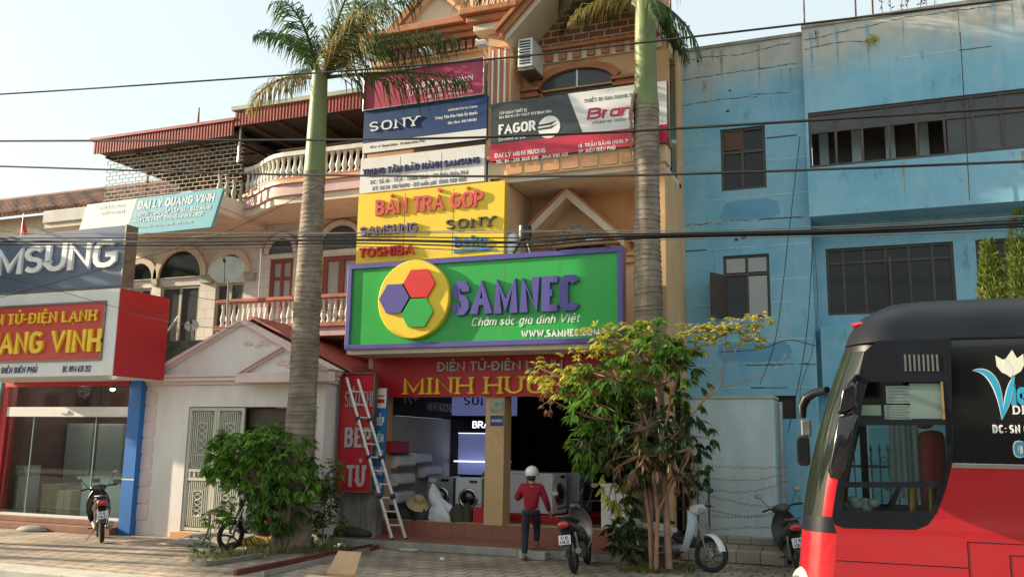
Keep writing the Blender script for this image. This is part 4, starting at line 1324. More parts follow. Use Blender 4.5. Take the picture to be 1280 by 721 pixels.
# unseen houses added across the road to darken reflections and cut skylight
rr = random.Random(12)
X0 = -62
for i, (wd, h, c, lb) in enumerate(((12, 6.2, (.42, .36, .28), 'unseen added beige two storey house across the road, farthest left'), (9, 7.5, (.35, .30, .27), 'unseen added taller brown house across the road between the beige and the green one'), (11, 5.6, (.26, .32, .26), 'unseen added greenish two storey house across the road'),
                                 (10, 6.8, (.45, .40, .34), 'unseen added cream house across the road left of the middle'), (9, 5.8, (.30, .22, .18), 'unseen added dark red brick house across the road opposite the green sign'), (12, 7.4, (.40, .38, .35), 'unseen added grey concrete house across the road opposite the blue building'),
                                 (10, 5.4, (.44, .36, .25), 'unseen added low ochre house across the road'), (12, 6.6, (.33, .33, .34), 'unseen added slate grey house across the road, farthest right'))):
    t = thing('house', lb, 'house', (X0 + wd / 2, -17, 0), 'unseen houses added across the road')
    x0, x1 = X0 + .1, X0 + wd - .1
    mh = mat('house_front', c, .85, .1, 1.5, dirt=(.15, .13, .1), damt=.4)
    MB().box(x0, x1, -25, -17, -.1, h).build('wall', mh, t)
    MB().box(x0 - .05, x1 + .05, -25.1, -16.8, h + .002, h + .25).build('coping', M['concrete'], t)
    n = int(wd // 2.6)
    for fl_ in range(1, 2):
        for k in range(n):
            xx = x0 + (k + .5) * (x1 - x0) / n
            f = MB().box(xx - .7, xx + .7, -17, -16.95, fl_ * 3.3 + .6, fl_ * 3.3 + 1.9).build('window', M['frame_brown'], t)
            MB().box(xx - .6, xx + .6, -16.949, -16.94, fl_ * 3.3 + .7, fl_ * 3.3 + 1.8).build('pane', M['pane'], f)
    MB().box(x0 + .6, x1 - .6, -17, -16.96, .1, 2.9).build('shutter', M['dull_metal'], t)
    X0 += wd
# ================================================================== signs
def board(name, label, x0, x1, z0, z1, y, depth, panel, frame=None, fw_=0.06, seams=0, group=None, cat='sign'):
    t = thing(name, label, cat, ((x0 + x1) / 2, y, z0), group)
    MB().box(x0, x1, y, y + depth, z0, z1).build('panel', panel, t)
    if seams:
        s = MB()
        for i in range(1, seams):
            x = x0 + (x1 - x0) * i / seams
            s.box(x - .006, x + .006, y - .0015, y + .002, z0 + fw_, z1 - fw_)
        s.build('panel_joint', M['print_grey'], t)
    if frame:
        f = MB()
        f.box(x0 - fw_, x1 + fw_, y - .05, y + depth + .01, z0 - fw_, z0 - .0).box(x0 - fw_, x1 + fw_, y - .05, y + depth + .01, z1, z1 + fw_)
        f.box(x0 - fw_, x0, y - .049, y + depth + .01, z0, z1).box(x1, x1 + fw_, y - .049, y + depth + .01, z0, z1)
        f.build('frame', frame, t, bevel=.006)
    return t
LW = M['letter_white']
# --- big green sign
sy = 16.0
sg = board('shop_sign', 'wide green sign with purple frame, yellow disc of hexagons and purple letters', -10.0, -4.32, 3.99, 5.57, sy, .2, M['sign_green'], M['sign_violet'], .10, 5)
c = P(519.8, 374.8, sy)
MB().lathe([(.80, 0), (.80, -.11), (.78, -.13)], (c.x, sy, c.z), 48, 'Y').build('disc', M['sign_yellow'], sg, smooth=40)
for (px, py), mm in (((528.5, 356.6), 'letter_red'), ((499, 374.8), 'sign_violet'), ((526, 391.5), 'sign_green')):
    h = P(px, py, sy)
    k = sy - .135
    r = .365
    MB().xz([(h.x + r * math.cos(rad(a)), h.z + r * .93 * math.sin(rad(a))) for a in range(0, 360, 60)], k - .05, k).build('hexagon', M[mm], sg)
text_at(sg, 'SAMNEC', (567, 394.5), (725.8, 388.5), 42, sy, .085, M['sign_violet'], tx=.25, ty=.19, q=1, gap=.07)
text_at(sg, 'Chăm sóc gia đình Việt', (589, 407.5), (724, 402.8), 10.5, sy, .01, LW, tx=.12, slant=.25, gap=.13)
text_at(sg, 'WWW.SAMNEC.COM.VN', (651.6, 421.7), (767, 419), 9, sy, .01, LW, tx=.24, ty=.2, gap=.12)
for x in (-9.6, -7.2, -4.7):
    MB().box(x - .03, x + .03, sy + .21, 16.9, 4.6, 4.66).box(x - .03, x + .03, sy + .21, 16.9, 5.3, 5.36).build('sign_strut', M['dull_metal'], sg)
# --- red fascia sign over the entrance
sy = 17.0
sm = board('shop_sign', 'long red fascia sign with gold and grey letters over the open shop front', -10.02, -4.95, 2.98, 3.79, sy, .18, M['sign_red'])
text_at(sm, 'ĐIỆN TỬ-ĐIỆN LẠNH', (547.7, 463.9), (704, 461.8), 11.5, sy, .05, M['letter_grey'], tx=.20, gap=.1)
text_at(sm, 'MINH HƯƠNG', (504.6, 493), (742, 491), 20.5, sy, .06, M['letter_gold'], tx=.18, ty=.11, serif=.07, gap=.08)
# --- yellow instalment sign
sy = 16.4
sg = board('shop_sign', 'yellow sign with raised red BÁN TRẢ GÓP letters above the green sign', -10.2, -6.78, 5.78, 7.3, sy, .15, M['sign_yellow'], seams=3)
text_at(sg, 'BÁN TRẢ GÓP', (470, 269.9), (604.8, 258.1), 19, sy, .045, M['letter_salmon'], tx=.19, ty=.17, gap=.07)
text_at(sg, 'SAMSUNG', (451.2, 295.6), (522.4, 290.6), 11.5, sy, .06, M['letter_violet'], tx=.2, ty=.17, gap=.08)
text_at(sg, 'SONY', (557.3, 286.6), (619.8, 282.9), 11.5, sy, .05, M['letter_dark'], tx=.22, ty=.13, serif=.09, gap=.09)
text_at(sg, 'TOSHIBA', (450, 322.3), (518.6, 317.8), 11.5, sy, .06, M['letter_red'], tx=.21, ty=.18, gap=.09)
text_at(sg, 'beko', (568.6, 309.8), (608.5, 305.6), 13, sy, .04, M['letter_blue'], tx=.2, gap=.1)
a, b2 = P(568, 316.5, sy), P(614, 310, sy)
MB().xz([(a.x, a.z), (b2.x, b2.z - .03), (b2.x, b2.z + .02), (a.x, a.z + .06)], sy - .03, sy).build('swoosh', M['letter_blue'], sg)
# --- white warranty-centre sign
sy = 16.42
sg = board('shop_sign', 'white sign with small navy lettering between the yellow sign and the navy sign', -10.2, -7.25, 7.34, 8.12, sy, .1, M['sign_white'], seams=3)
text_at(sg, 'TRUNG TÂM BẢO HÀNH SAMSUNG', (454.2, 219.2), (600.3, 205), 7.4, sy, .04, M['letter_navy'], tx=.2, gap=.12)
text_at(sg, 'ĐC: Số 16 - Tổ 4 - Thanh Bình - TP Điện Biên Phủ', (463.2, 229.9), (584.8, 218.7), 5, sy, .004, M['print_grey'], tx=.15, gap=.14)
text_at(sg, 'ĐT: 0230 382 6690 - ĐT miễn phí: 1800 588 889', (465.7, 237.6), (582.3, 227.6), 5, sy, .004, M['print_grey'], tx=.15, gap=.14)
# --- navy sign
sg = board('shop_sign', 'navy sign with white SONY letters and a white strip along its foot', -10.17, -7.22, 8.24, 9.2, sy, .12, M['sign_navy'])
MB().box(-10.17, -7.22, sy - .004, sy - .0005, 8.24, 8.46).build('white_strip', M['sign_white'], sg)
text_at(sg, 'SONY', (461.5, 165), (524.6, 157.8), 11.5, sy, .03, LW, tx=.21, ty=.13, serif=.09, gap=.09)
text_at(sg, 'Authorized Service Center', (560, 139.5), (597, 134.5), 3.2, sy, .004, LW, tx=.16, gap=.14)
text_at(sg, 'Trung Tâm Bảo Hành Ủy Quyền', (544, 150), (597, 143), 3.8, sy, .004, LW, tx=.16, gap=.14)
text_at(sg, 'Điện Thoại: 1800 588 885', (560, 156), (596, 151), 3.2, sy, .004, LW, tx=.16, gap=.14)
text_at(sg, 'Tổ 4 - P Thanh Bình - TP Điện Biên Phủ', (462, 185.5), (530, 178), 2.8, sy - .004, .004, M['print_grey'], tx=.15, gap=.14)
# --- crimson sign
sg = board('shop_sign', 'crimson service centre sign half hidden by palm leaves, topmost of the stacked signs', -10.17, -7.3, 9.22, 10.02, sy, .1, M['sign_crimson'], M['steel'], .02)
text_at(sg, 'TRUNG TÂM BẢO HÀNH', (508, 112.5), (591, 100), 6, sy, .004, LW, tx=.2, gap=.12)
text_at(sg, 'LG CUSTOMER SERVICE', (512, 119.5), (584, 110), 5, sy, .004, LW, tx=.12, gap=.16)
text_at(sg, '1800 1503    www.lg.com/vn', (532, 123), (591, 115.5), 3.6, sy, .004, LW, tx=.14, gap=.14)
# --- charcoal / white sign on the right
sy = 16.42
FZ0, FZ1, FX0, FX1 = 7.74, 8.98, -7.12, -3.45
sg = board('shop_sign', 'charcoal and white sign with a red strip, reading FAGOR, beside the right palm', FX0, FX1, FZ0, FZ1, sy, .14, M['sign_charcoal'])
zr = FZ0 + .36
a, b2 = P(709.7, 122, sy), P(729, 177.5, sy)
MB().xz([(a.x, FZ1 - .002), (b2.x, zr), (FX1 - .002, zr), (FX1 - .002, FZ1 - .002)], sy - .004, sy - .0005).build('white_field', M['sign_white'], sg)
MB().box(FX0, FX1, sy - .0045, sy - .0006, FZ0, zr - .001).build('red_strip', mat('strip_red', (0.55, 0.03, 0.06), .4, .06), sg)
text_at(sg, 'FAGOR', (623.2, 168.6), (669.5, 163.6), 12.5, sy, .008, LW, tx=.23, ty=.19, gap=.06)
c = P(686.4, 159, sy)
lg = MB().lathe([(.235, 0), (.235, -.006)], (c.x, sy - .0005, c.z), 32, 'Y').build('emblem', LW, sg)
sw = MB()
for dz, l0 in ((.05, -.24), (-.03, -.26)):
    sw.xz([(c.x + l0, c.z + dz - .02), (c.x + .05, c.z + dz - .01), (c.x + .16, c.z + dz + .07), (c.x + .0, c.z + dz + .035), (c.x + l0, c.z + dz + .02)], sy - .009, sy - .007)
sw.build('emblem_stripe', M['sign_charcoal'], lg)
text_at(sg, 'Devoted to you', (623.3, 177), (657, 173.2), 4, sy, .004, LW, tx=.14, gap=.12)
text_at(sg, 'TẬP ĐOÀN THIẾT BỊ', (624, 144), (658.5, 139.3), 3.4, sy, .004, LW, tx=.15, gap=.14)
text_at(sg, 'GIA DỤNG LỚN NHẤT TÂY BAN NHA', (624, 149), (689.5, 140.8), 3.4, sy, .004, LW, tx=.17, gap=.14)
text_at(sg, 'THIẾT BỊ GIA DỤNG SỐ 1', (730, 129.8), (799, 119), 4.4, sy - .004, .004, M['print_grey'], tx=.16, gap=.14)
text_at(sg, 'Brandt', (733.5, 149.9), (813, 141), 14, sy - .004, .008, M['letter_crimson'], tx=.22, ty=.18, gap=.03, slant=.18)
text_at(sg, 'Whatever today brings', (739, 156), (801, 148.5), 4.4, sy - .004, .004, M['print_grey'], tx=.14, gap=.12, slant=.1)
text_at(sg, 'ĐẠI LÝ MINH HƯƠNG', (618.5, 198), (682, 191), 5.8, sy - .0045, .004, LW, tx=.19, gap=.12)
text_at(sg, 'TEL: 84 - 230 3825 030   0945 930 422', (620, 205), (710, 194.6), 3.8, sy - .0045, .004, LW, tx=.17, gap=.14)
text_at(sg, '18, TRẦN ĐĂNG NINH, P THANH BÌNH', (722.6, 185.6), (822, 173.6), 4.6, sy - .0045, .004, LW, tx=.18, gap=.13)
text_at(sg, 'TP. ĐIỆN BIÊN PHỦ', (722.8, 192.6), (769.4, 186.4), 4.6, sy - .0045, .004, LW, tx=.18, gap=.13)
# --- steel sign pole with a floodlight arm
t = thing('sign_pole', 'slim white steel pole between the stacked signs and the charcoal sign', 'pole', (-7.19, 16.55, 5.6))
MB().tube([(-7.19, 16.55, 5.6), (-7.19, 16.55, 10.35)], .03).build('pole', M['white_metal'], t, smooth=40)
MB().tube([(-7.19, 16.55, 10.3), (-7.35, 16.1, 10.3)], .02).tube([(-7.19, 16.55, 9.9), (-7.3, 16.2, 10.28)], .014).build('arm', M['white_metal'], t, smooth=40)
for (px, py), where in (((601, 53), 'at the end of the steel pole arm beside the column'), ((530, 62), 'half hidden behind the yellow palm leaves'), ((465, 71), 'at the far left of the upper cornice')):
    p = P(px, py, 16.1)
    t = thing('floodlight', 'small silver floodlight ' + where, 'lamp', p, 'floodlights over the upper signs')
    MB().xz([(p.x - .13, p.z - .05), (p.x + .12, p.z - .06), (p.x + .10, p.z + .05), (p.x - .08, p.z + .07)], p.y, p.y + .18).build('housing', M['white_metal'], t, bevel=.01)
    MB().box(p.x - .12, p.x + .11, p.y - .006, p.y - .001, p.z - .045, p.z + .03).build('lens', M['pane_light'], t)
    if px != 601:
        MB().tube([(p.x, p.y + .1, p.z + .04), (p.x + .1, p.y + .56, p.z + .02)], .015).build('bracket', M['white_metal'], t)
for px, wh in ((696, 'left'), (786 - 23, 'right')):
    p = P(px - 20, 304 if wh == 'left' else 300, 15.75)
    t = thing('sign_lamp', 'slim white tube lamp on a bracket above the green sign, the %s one of two' % wh, 'lamp', p, 'tube lamps over the green sign')
    MB().box(p.x - .16, p.x + .16, p.y - .03, p.y + .03, p.z, p.z + .05).build('tube_lamp', M['letter_white'], t, bevel=.01)
    MB().tube([(p.x + .1, p.y, p.z + .02), (p.x + .35, p.y + .4, p.z - .25)], .014).build('bracket', M['dull_metal'], t)
# --- vertical red sign and blue strip
sy = 16.05
sg = board('vertical_sign', 'tall red upright sign with grey SIÊU THỊ BẾP TỪ letters behind the ladder', P(424, 540, sy).x, P(466.5, 540, sy).x, 1.06, 3.40, sy, .08, M['sign_red'], M['dull_metal'], .02)
text_at(sg, 'SIÊU THỊ', (431.6, 508), (466.6, 508.4), 19, sy, .03, M['letter_grey'], tx=.13, ty=.09, gap=.17)
text_at(sg, 'BẾP', (431, 559.5), (464.5, 558.5), 25, sy, .03, M['letter_grey'], tx=.19, ty=.16, gap=.12)
text_at(sg, 'TỪ', (432.8, 608.5), (456, 607.5), 27, sy, .03, M['letter_grey'], tx=.19, ty=.16, gap=.12)
sy = 16.3
BX0, BX1 = P(467, 560, sy).x, P(480.5, 560, sy).x
sg = board('vertical_sign', 'narrow blue strip sign with white letters next to the red upright sign', BX0, BX1, 1.0, 3.12, sy, .06, M['sign_bluestrip'])
MB().box(BX0, BX1, sy - .004, sy - .0005, 2.72, 3.12).build('white_head', M['sign_white'], sg)
MB().box(BX0 + .04, BX1 - .04, sy - .007, sy - .0045, 2.95, 2.98).box(BX0 + .04, BX1 - .04, sy - .007, sy - .0045, 2.82, 2.9).build('red_print', M['letter_red'], sg)
for i, s in enumerate(('BẾP', 'NÉM', 'BẾP', 'CAO', 'CẤP')):
    z = 2.42 - i * .33
    lettering(s, BX0 + .03, BX1 - .03, z - .05, .17, sy, .006, tx=.2, gap=.14).build('lettering', LW, sg)
# --- left shop signs
sy = 14.0
sg = thing('shop_sign', 'red and white box sign with raised gold lettering over the glass fronted shop', 'sign', (-16.5, sy, 3.28))
SX0, SX1 = -18.9, -14.28
MB().box(SX0, SX1, sy, sy + 1.42, 3.28, 5.05).build('box', M['sign_white'], sg)
MB().box(SX1 + .001, SX1 + .02, sy + .02, sy + 1.42, 3.27, 5.06).build('red_side', M['sign_red'], sg)
MB().box(SX0, -14.62, sy - .006, sy - .001, 3.62, 4.78).build('red_field', mat('field_red', (.55, .05, .04), .4, .08), sg)
f = MB().box(SX0, -14.60, sy - .03, sy, 4.782, 4.82).box(-14.62, -14.58, sy - .03, sy, 3.6, 4.781).box(SX0, -14.621, sy - .03, sy, 3.58, 3.618)
f.build('field_trim', M['dull_metal'], sg)
def wl(s, xr, xl, z, h, d, m_, **kw):
    return lettering(s, xl, xr, z, h, sy - .006, d, **kw).build('lettering', m_, sg)
wl('ĐIỆN TỬ-ĐIỆN LẠNH', P(122.5, 402, sy).x, P(-28, 411, sy).x, 4.40, .23, .05, M['letter_gold'], tx=.19, ty=.13, serif=.05, gap=.12)
wl('QUANG VINH', P(127.5, 441, sy).x, P(-34, 443, sy).x, 3.76, .47, .06, M['letter_gold'], tx=.22, ty=.18, gap=.1)
wl('TỔ 4, P THANH BÌNH, TP ĐIỆN BIÊN PHỦ', P(46, 466, sy).x, P(-70, 468, sy).x, 3.36, .13, .004, M['letter_navy'], tx=.2, gap=.14, slant=.1)
wl('ĐC: 0914 635 252', P(113, 465, sy).x, P(78, 466, sy).x, 3.36, .13, .004, M['letter_navy'], tx=.2, gap=.14, slant=.1)
sg = board('shop_sign', 'slate blue sign with big white SAMSUNG letters above the red and white sign', -19.4, -14.27, 5.12, 6.38, sy, .3, M['sign_slate'], seams=4)
MB().box(-14.268, -14.24, sy - .01, sy + .32, 5.1, 6.4).build('edge_trim', M['dull_metal'], sg)
text_at(sg, 'SAMSUNG', (-58, 348), (146, 335.5), 32, sy, .06, LW, tx=.22, ty=.17, gap=.07, slant=.03)
# --- teal banner
sy = 15.5
sg = thing('banner', 'leaning teal and white banner reading ĐẠI LÝ QUANG VINH above the slate sign', 'banner', (-15.2, sy, 6.6))
MB().xz([(-15.78, 6.60), (-13.36, 6.62), (-13.10, 7.48), (-15.52, 7.46)], sy, sy + .08).build('teal_panel', M['sign_teal'], sg)
MB().xz([(-17.3, 6.60), (-15.79, 6.60), (-15.53, 7.46), (-17.05, 7.44)], sy, sy + .08).build('white_panel', M['sign_white'], sg)
text_at(sg, 'ĐẠI LÝ QUANG VINH', (171.5, 263), (267, 251), 10, sy, .004, LW, tx=.2, gap=.1, slant=.2)
text_at(sg, 'CHUYÊN CUNG CẤP, LẮP ĐẶT, BẢO HÀNH', (168, 271.5), (263, 261.5), 5, sy, .004, LW, tx=.18, gap=.12, slant=.2)
text_at(sg, 'MÁY LỌC NƯỚC THÔNG MINH KAROFI', (166.5, 279), (254.3, 269.4), 5, sy, .004, LW, tx=.18, gap=.12, slant=.2)
text_at(sg, 'Tổ 4 P Thanh Bình - TP Điện Biên Phủ - 0914 635 252', (164, 286.5), (240, 278.5), 2.6, sy, .004, LW, tx=.15, gap=.12)
text_at(sg, 'MÁY LỌC NƯỚC', (124, 262.5), (157, 258), 4, sy, .004, M['steel'], tx=.16, gap=.12)
text_at(sg, 'THÔNG MINH', (126, 269.5), (155, 265.5), 4, sy, .004, M['steel'], tx=.16, gap=.12)
# ================================================================== vegetation
M['bark'] = mat('bark', (0.24, 0.19, 0.14), 0.95, 0.3, 8, bump=0.6)
M['bark_warm'] = mat('bark_warm', (0.34, 0.21, 0.13), 0.9, 0.25, 8, bump=0.4)
M['leaf'] = leafmat('leaf', (0.03, 0.08, 0.016), (0.14, 0.25, 0.035), .4)
M['leaf_bright'] = leafmat('leaf_bright', (0.05, 0.15, 0.02), (0.20, 0.38, 0.05), .45)
M['leaf_yellow'] = leafmat('leaf_yellow', (0.36, 0.37, 0.05), (0.64, 0.60, 0.10), .4)
M['leaf_brown'] = leafmat('leaf_brown', (0.13, 0.07, 0.04), (0.30, 0.18, 0.10), .3)
M['leaf_dark'] = leafmat('leaf_dark', (0.016, 0.042, 0.013), (0.065, 0.12, 0.03), .35)
M['thuja'] = leafmat('thuja', (0.05, 0.10, 0.015), (0.22, 0.25, 0.04), .3)
M['frond'] = leafmat('frond', (0.025, 0.065, 0.02), (0.10, 0.16, 0.035), .35)
M['frond_dry'] = leafmat('frond_dry', (0.16, 0.15, 0.035), (0.36, 0.27, 0.08), .4)
M['grass'] = leafmat('grass', (0.05, 0.09, 0.015), (0.26, 0.26, 0.06), .3)

def leaf(mb, p, d, n, L, W, bend=0.0):
    """one leaf: base p, direction d, rough normal n"""
    d = d.normalized()
    s_ = d.cross(n)
    if s_.length < 1e-4:
        s_ = d.orthogonal()
    s_ = s_.normalized() * W / 2
    mid = p + d * L * .45
    tip = p + d * L + Vector((0, 0, -bend * L))
    mb.add([p, mid + s_, tip, mid - s_], [(0, 1, 2, 3)])
def rdir(r, up_=0.0):
    while True:
        v = Vector((r.uniform(-1, 1), r.uniform(-1, 1), r.uniform(-1, 1)))
        if .05 < v.length < 1:
            v.normalize()
            v.z += up_
            return v.normalized()
def compound(mb, r, p, d, k, L, W, droop):
    """a spray of k leaflets hanging from a short stalk"""
    side = d.cross(Vector((0, 0, 1)))
    side = side.normalized() if side.length > 1e-3 else Vector((1, 0, 0))
    for i in range(k):
        a = (i / (k - 1) - .5) * 2.6
        dd = (d * math.cos(a) + side * math.sin(a) + Vector((0, 0, -droop * r.uniform(.6, 1.3)))).normalized()
        nn = Vector((r.uniform(-.5, .5), r.uniform(-.5, .5), 1))
        leaf(mb, p + d * r.uniform(0, .04), dd, nn, L * r.uniform(.7, 1.2), W * r.uniform(.8, 1.2), .15)
def limb(mb, a, b_, r0, r1, r, sag=.12, n=5):
    a, b_ = Vector(a), Vector(b_)
    pts = []
    j = Vector((r.uniform(-1, 1), r.uniform(-1, 1), r.uniform(-.3, 1))) * (b_ - a).length * sag
    for i in range(n + 1):
        t = i / n
        pts.append(a.lerp(b_, t) + j * math.sin(math.pi * t))
    mb.tube(pts, [r0 + (r1 - r0) * i / n for i in range(n + 1)], 6)
    return pts

def palm(name, label, x, y, prof, z_green, top, fronds, seed):
    r = random.Random(seed)
    t = thing(name, label, 'palm tree', (x, y, 0), 'royal palms on the sidewalk')
    mb = MB()
    lo = [(rr_, z) for rr_, z in prof if z <= z_green + .01]
    rings = []
    zz = 0
    z = 0.0
    def rad_at(z):
        for i in range(len(prof) - 1):
            if prof[i][1] <= z <= prof[i + 1][1]:
                k = (z - prof[i][1]) / (prof[i + 1][1] - prof[i][1])
                return prof[i][0] + (prof[i + 1][0] - prof[i][0]) * k
        return prof[-1][0]
    seg = []
    while z < z_green:
        h = r.uniform(.07, .13)
        q = rad_at(z) * r.uniform(.985, 1.01)
        seg += [(q * 1.03, z), (q * 1.035, z + .018), (q, z + .024), (q * .995, z + h - .002)]
        z += h
    mb.lathe(seg, (x, y, 0), 20)
    ph = [r.uniform(0, 6.283) for _ in range(6)]
    nv = []
    for vx, vy, vz in mb.v:
        a = math.atan2(vy - y, vx - x)
        k = 1 + .018 * math.sin(2 * a + vz * 1.7 + ph[0]) + .014 * math.sin(3 * a - vz * 3.1 + ph[1]) + .012 * math.sin(vz * 5.3 + ph[2]) + r.uniform(-.008, .008)
        nv.append((x + (vx - x) * k, y + (vy - y) * k, vz + .022 * math.sin(a + ph[3] + vz * 2.3) * min(1, vz) * min(1, max(0, (z_green - vz) * 2)) + r.uniform(-.004, .004)))
    mb.v = nv
    mb.build('trunk', M['palm_trunk'], t, smooth=45)
    gs = [(rad_at(z_green) * 1.02, z_green - .02)] + [(rad_at(z_green + (top - z_green) * i / 8), z_green + (top - z_green) * i / 8) for i in range(1, 9)]
    MB().lathe(gs, (x, y, 0), 20).build('crownshaft', M['crownshaft'], t, smooth=60)
    for az, el, L, droop, dry in fronds:
        f = MB()
        d = Vector((math.cos(rad(az)), math.sin(rad(az)), 0))
        p = Vector((x, y, top - .12)) + d * .08
        e = rad(el)
        pts, ds = [p.copy()], []
        n = 26
        for i in range(n):
            dd = d * math.cos(e) + Vector((0, 0, math.sin(e)))
            ds.append(dd)
            p = p + dd * L / n
            pts.append(p.copy())
            e -= rad(droop) / n * (0.35 + 1.3 * i / n)
        f.tube(pts, [.045 - .04 * i / n for i in range(n + 1)], 5)
        side = d.cross(Vector((0, 0, 1))).normalized()
        for i in range(3, n):
            for k in range(2 if r.random() < .55 else 3):
                for s_ in (-1, 1):
                    b0 = pts[i].lerp(pts[min(n, i + 1)], k / 3 + r.uniform(-.1, .1))
                    t_ = i / n
                    ll = L * .31 * (math.sin(math.pi * min(1, t_ * .85 + .12)) * .8 + .25) * r.uniform(.8, 1.15)
                    hang = 1 - max(0, ds[i].z)
                    d1 = (side * s_ * r.uniform(.45, 1.1) + ds[i] * r.uniform(.4, 1.0) + Vector((0, 0, r.uniform(-.3, .4) - hang * r.uniform(.1, .9)))).normalized()
                    d2 = (d1 * .55 + Vector((0, 0, -r.uniform(.7, 1.6)))).normalized()
                    m1 = b0 + d1 * ll * .45
                    e1 = m1 + d2 * ll * .6
                    wv = ds[i].normalized() * .017
                    f.add([b0 - wv * .6, b0 + wv * .6, m1 + wv, m1 - wv, e1], [(0, 1, 2, 3), (3, 2, 4)])
        f.build('frond', M['frond_dry'] if dry else M['frond'], t)
    return t
M['palm_trunk'] = mat('palm_trunk', (0.25, 0.205, 0.155), 0.9, 0.3, 3, dirt=(0.085, 0.068, 0.05), damt=.85, dscale=(1.2, 1.2, 2.0), bump=.4)
M['crownshaft'] = mat('crownshaft', (0.13, 0.20, 0.06), 0.5, 0.25, 2, dirt=(0.20, 0.17, 0.07), damt=.75, dscale=(5, 5, .35), bump=.3)
palm('royal_palm', 'tall royal palm with a full leafy crown beside the pink gatehouse', -10.23, 14.76,
     [(.31, 0), (.285, 1.9), (.262, 4.3), (.215, 7.25), (.21, 7.4), (.19, 8.2), (.17, 9.0), (.15, 9.7)], 7.25, 9.45,
     [(5, 32, 3.1, 62, False), (-25, 55, 2.7, 95, False), (-40, 18, 2.8, 35, True), (20, 66, 2.7, 65, False), (75, 60, 2.5, 70, False), (140, 72, 2.0, 70, False),
      (185, 15, 1.9, 105, True), (170, 74, 1.7, 70, False), (215, 70, 1.7, 110, False), (275, 62, 2.2, 110, False), (330, 42, 2.9, 85, False), (350, 78, 2.8, 40, False), (15, 5, 3.0, 22, False), (150, 45, 1.7, 110, False)], 11)
palm('royal_palm', 'royal palm with a smooth green crownshaft in front of the charcoal sign end', -3.77, 16.05,
     [(.33, 0), (.28, 2), (.26, 4.1), (.235, 6.5), (.235, 8.3), (.225, 8.45), (.205, 9.2), (.2, 10.0), (.17, 10.7)], 8.35, 10.7,
     [(5, -38, 1.7, 45, False), (60, -20, 1.6, 60, False), (-60, -30, 1.3, 50, False), (180, 16, 1.6, 75, True), (150, 35, 2.6, 90, False), (174, 36, 4.4, 70, False),
      (60, 55, 3, 70, False), (120, 55, 3, 70, False), (240, 55, 3, 60, False), (300, 55, 3, 60, False), (90, 75, 3, 40, False)], 12)
pe = MB()
for (a0, z0, z1, w0) in ((205, 7.2, 8.35, .2), (215, 7.7, 8.6, .15)):
    q = Vector((math.cos(rad(a0)), math.sin(rad(a0)), 0))
    tq = Vector((-q.y, q.x, 0))
    c = Vector((-3.77, 16.05, 0)) + q * .255
    pe.add([c + tq * -w0 / 2 + Vector((0, 0, z1)), c + tq * w0 / 2 + Vector((0, 0, z1)), c + q * .05 + tq * w0 * .6 + Vector((0, 0, (z0 + z1) / 2)), c + q * .02 + Vector((0, 0, z0)), c + q * .06 - tq * w0 * .6 + Vector((0, 0, (z0 + z1) / 2))],
           [(0, 4, 3, 2, 1)])
pe.build('dry_sheath', M['leaf_brown'], bpy.data.objects['royal_palm.001'])

def tree(name, label, cat, base, trunks, blobs, sprays, seed, group=None, bark='bark'):
    """trunks: polylines with radii; blobs: (centre, radii, sprays, material key, leaf length, width, droop, k)"""
    r = random.Random(seed)
    t = thing(name, label, cat, base, group)
    for pts, rs in trunks:
        MB().tube(pts, rs, 8).build('trunk', M[bark], t, smooth=60)
    tips = [Vector(p[0][-1]) for p in trunks]
    br = MB()
    crowns = {}
    for c, rr_, n, mk_, L, W, dr, k in blobs:
        c = Vector(c)
        src = min(tips, key=lambda q: (q - c).length)
        limb(br, src, c, .03, .012, r)
        mb = crowns.setdefault(mk_, MB())
        for i in range(n):
            v = rdir(r)
            rad_ = r.uniform(.35, 1) ** .6
            p = c + Vector((v.x * rr_[0], v.y * rr_[1], v.z * rr_[2])) * rad_
            if i % 6 == 0:
                limb(br, c, p, .012, .004, r, .1, 3)
            d = (Vector((v.x, v.y, v.z * .4)) + rdir(r) * .5).normalized()
            compound(mb, r, p, d, k, L, W, dr)
    br.build('branches', M[bark], t)
    for kx, mb in crowns.items():
        mb.build({'leaf_yellow': 'yellow_foliage', 'leaf_brown': 'dry_foliage'}.get(kx, 'crown'), M[kx], t)
    return t
def at(px, py, Y):
    p = P(px, py, Y)
    return (p.x, p.y, p.z)
b0 = G(822, 715)
TY = b0.y
def tp(px, py, dy=0):
    return at(px, py, TY + dy)
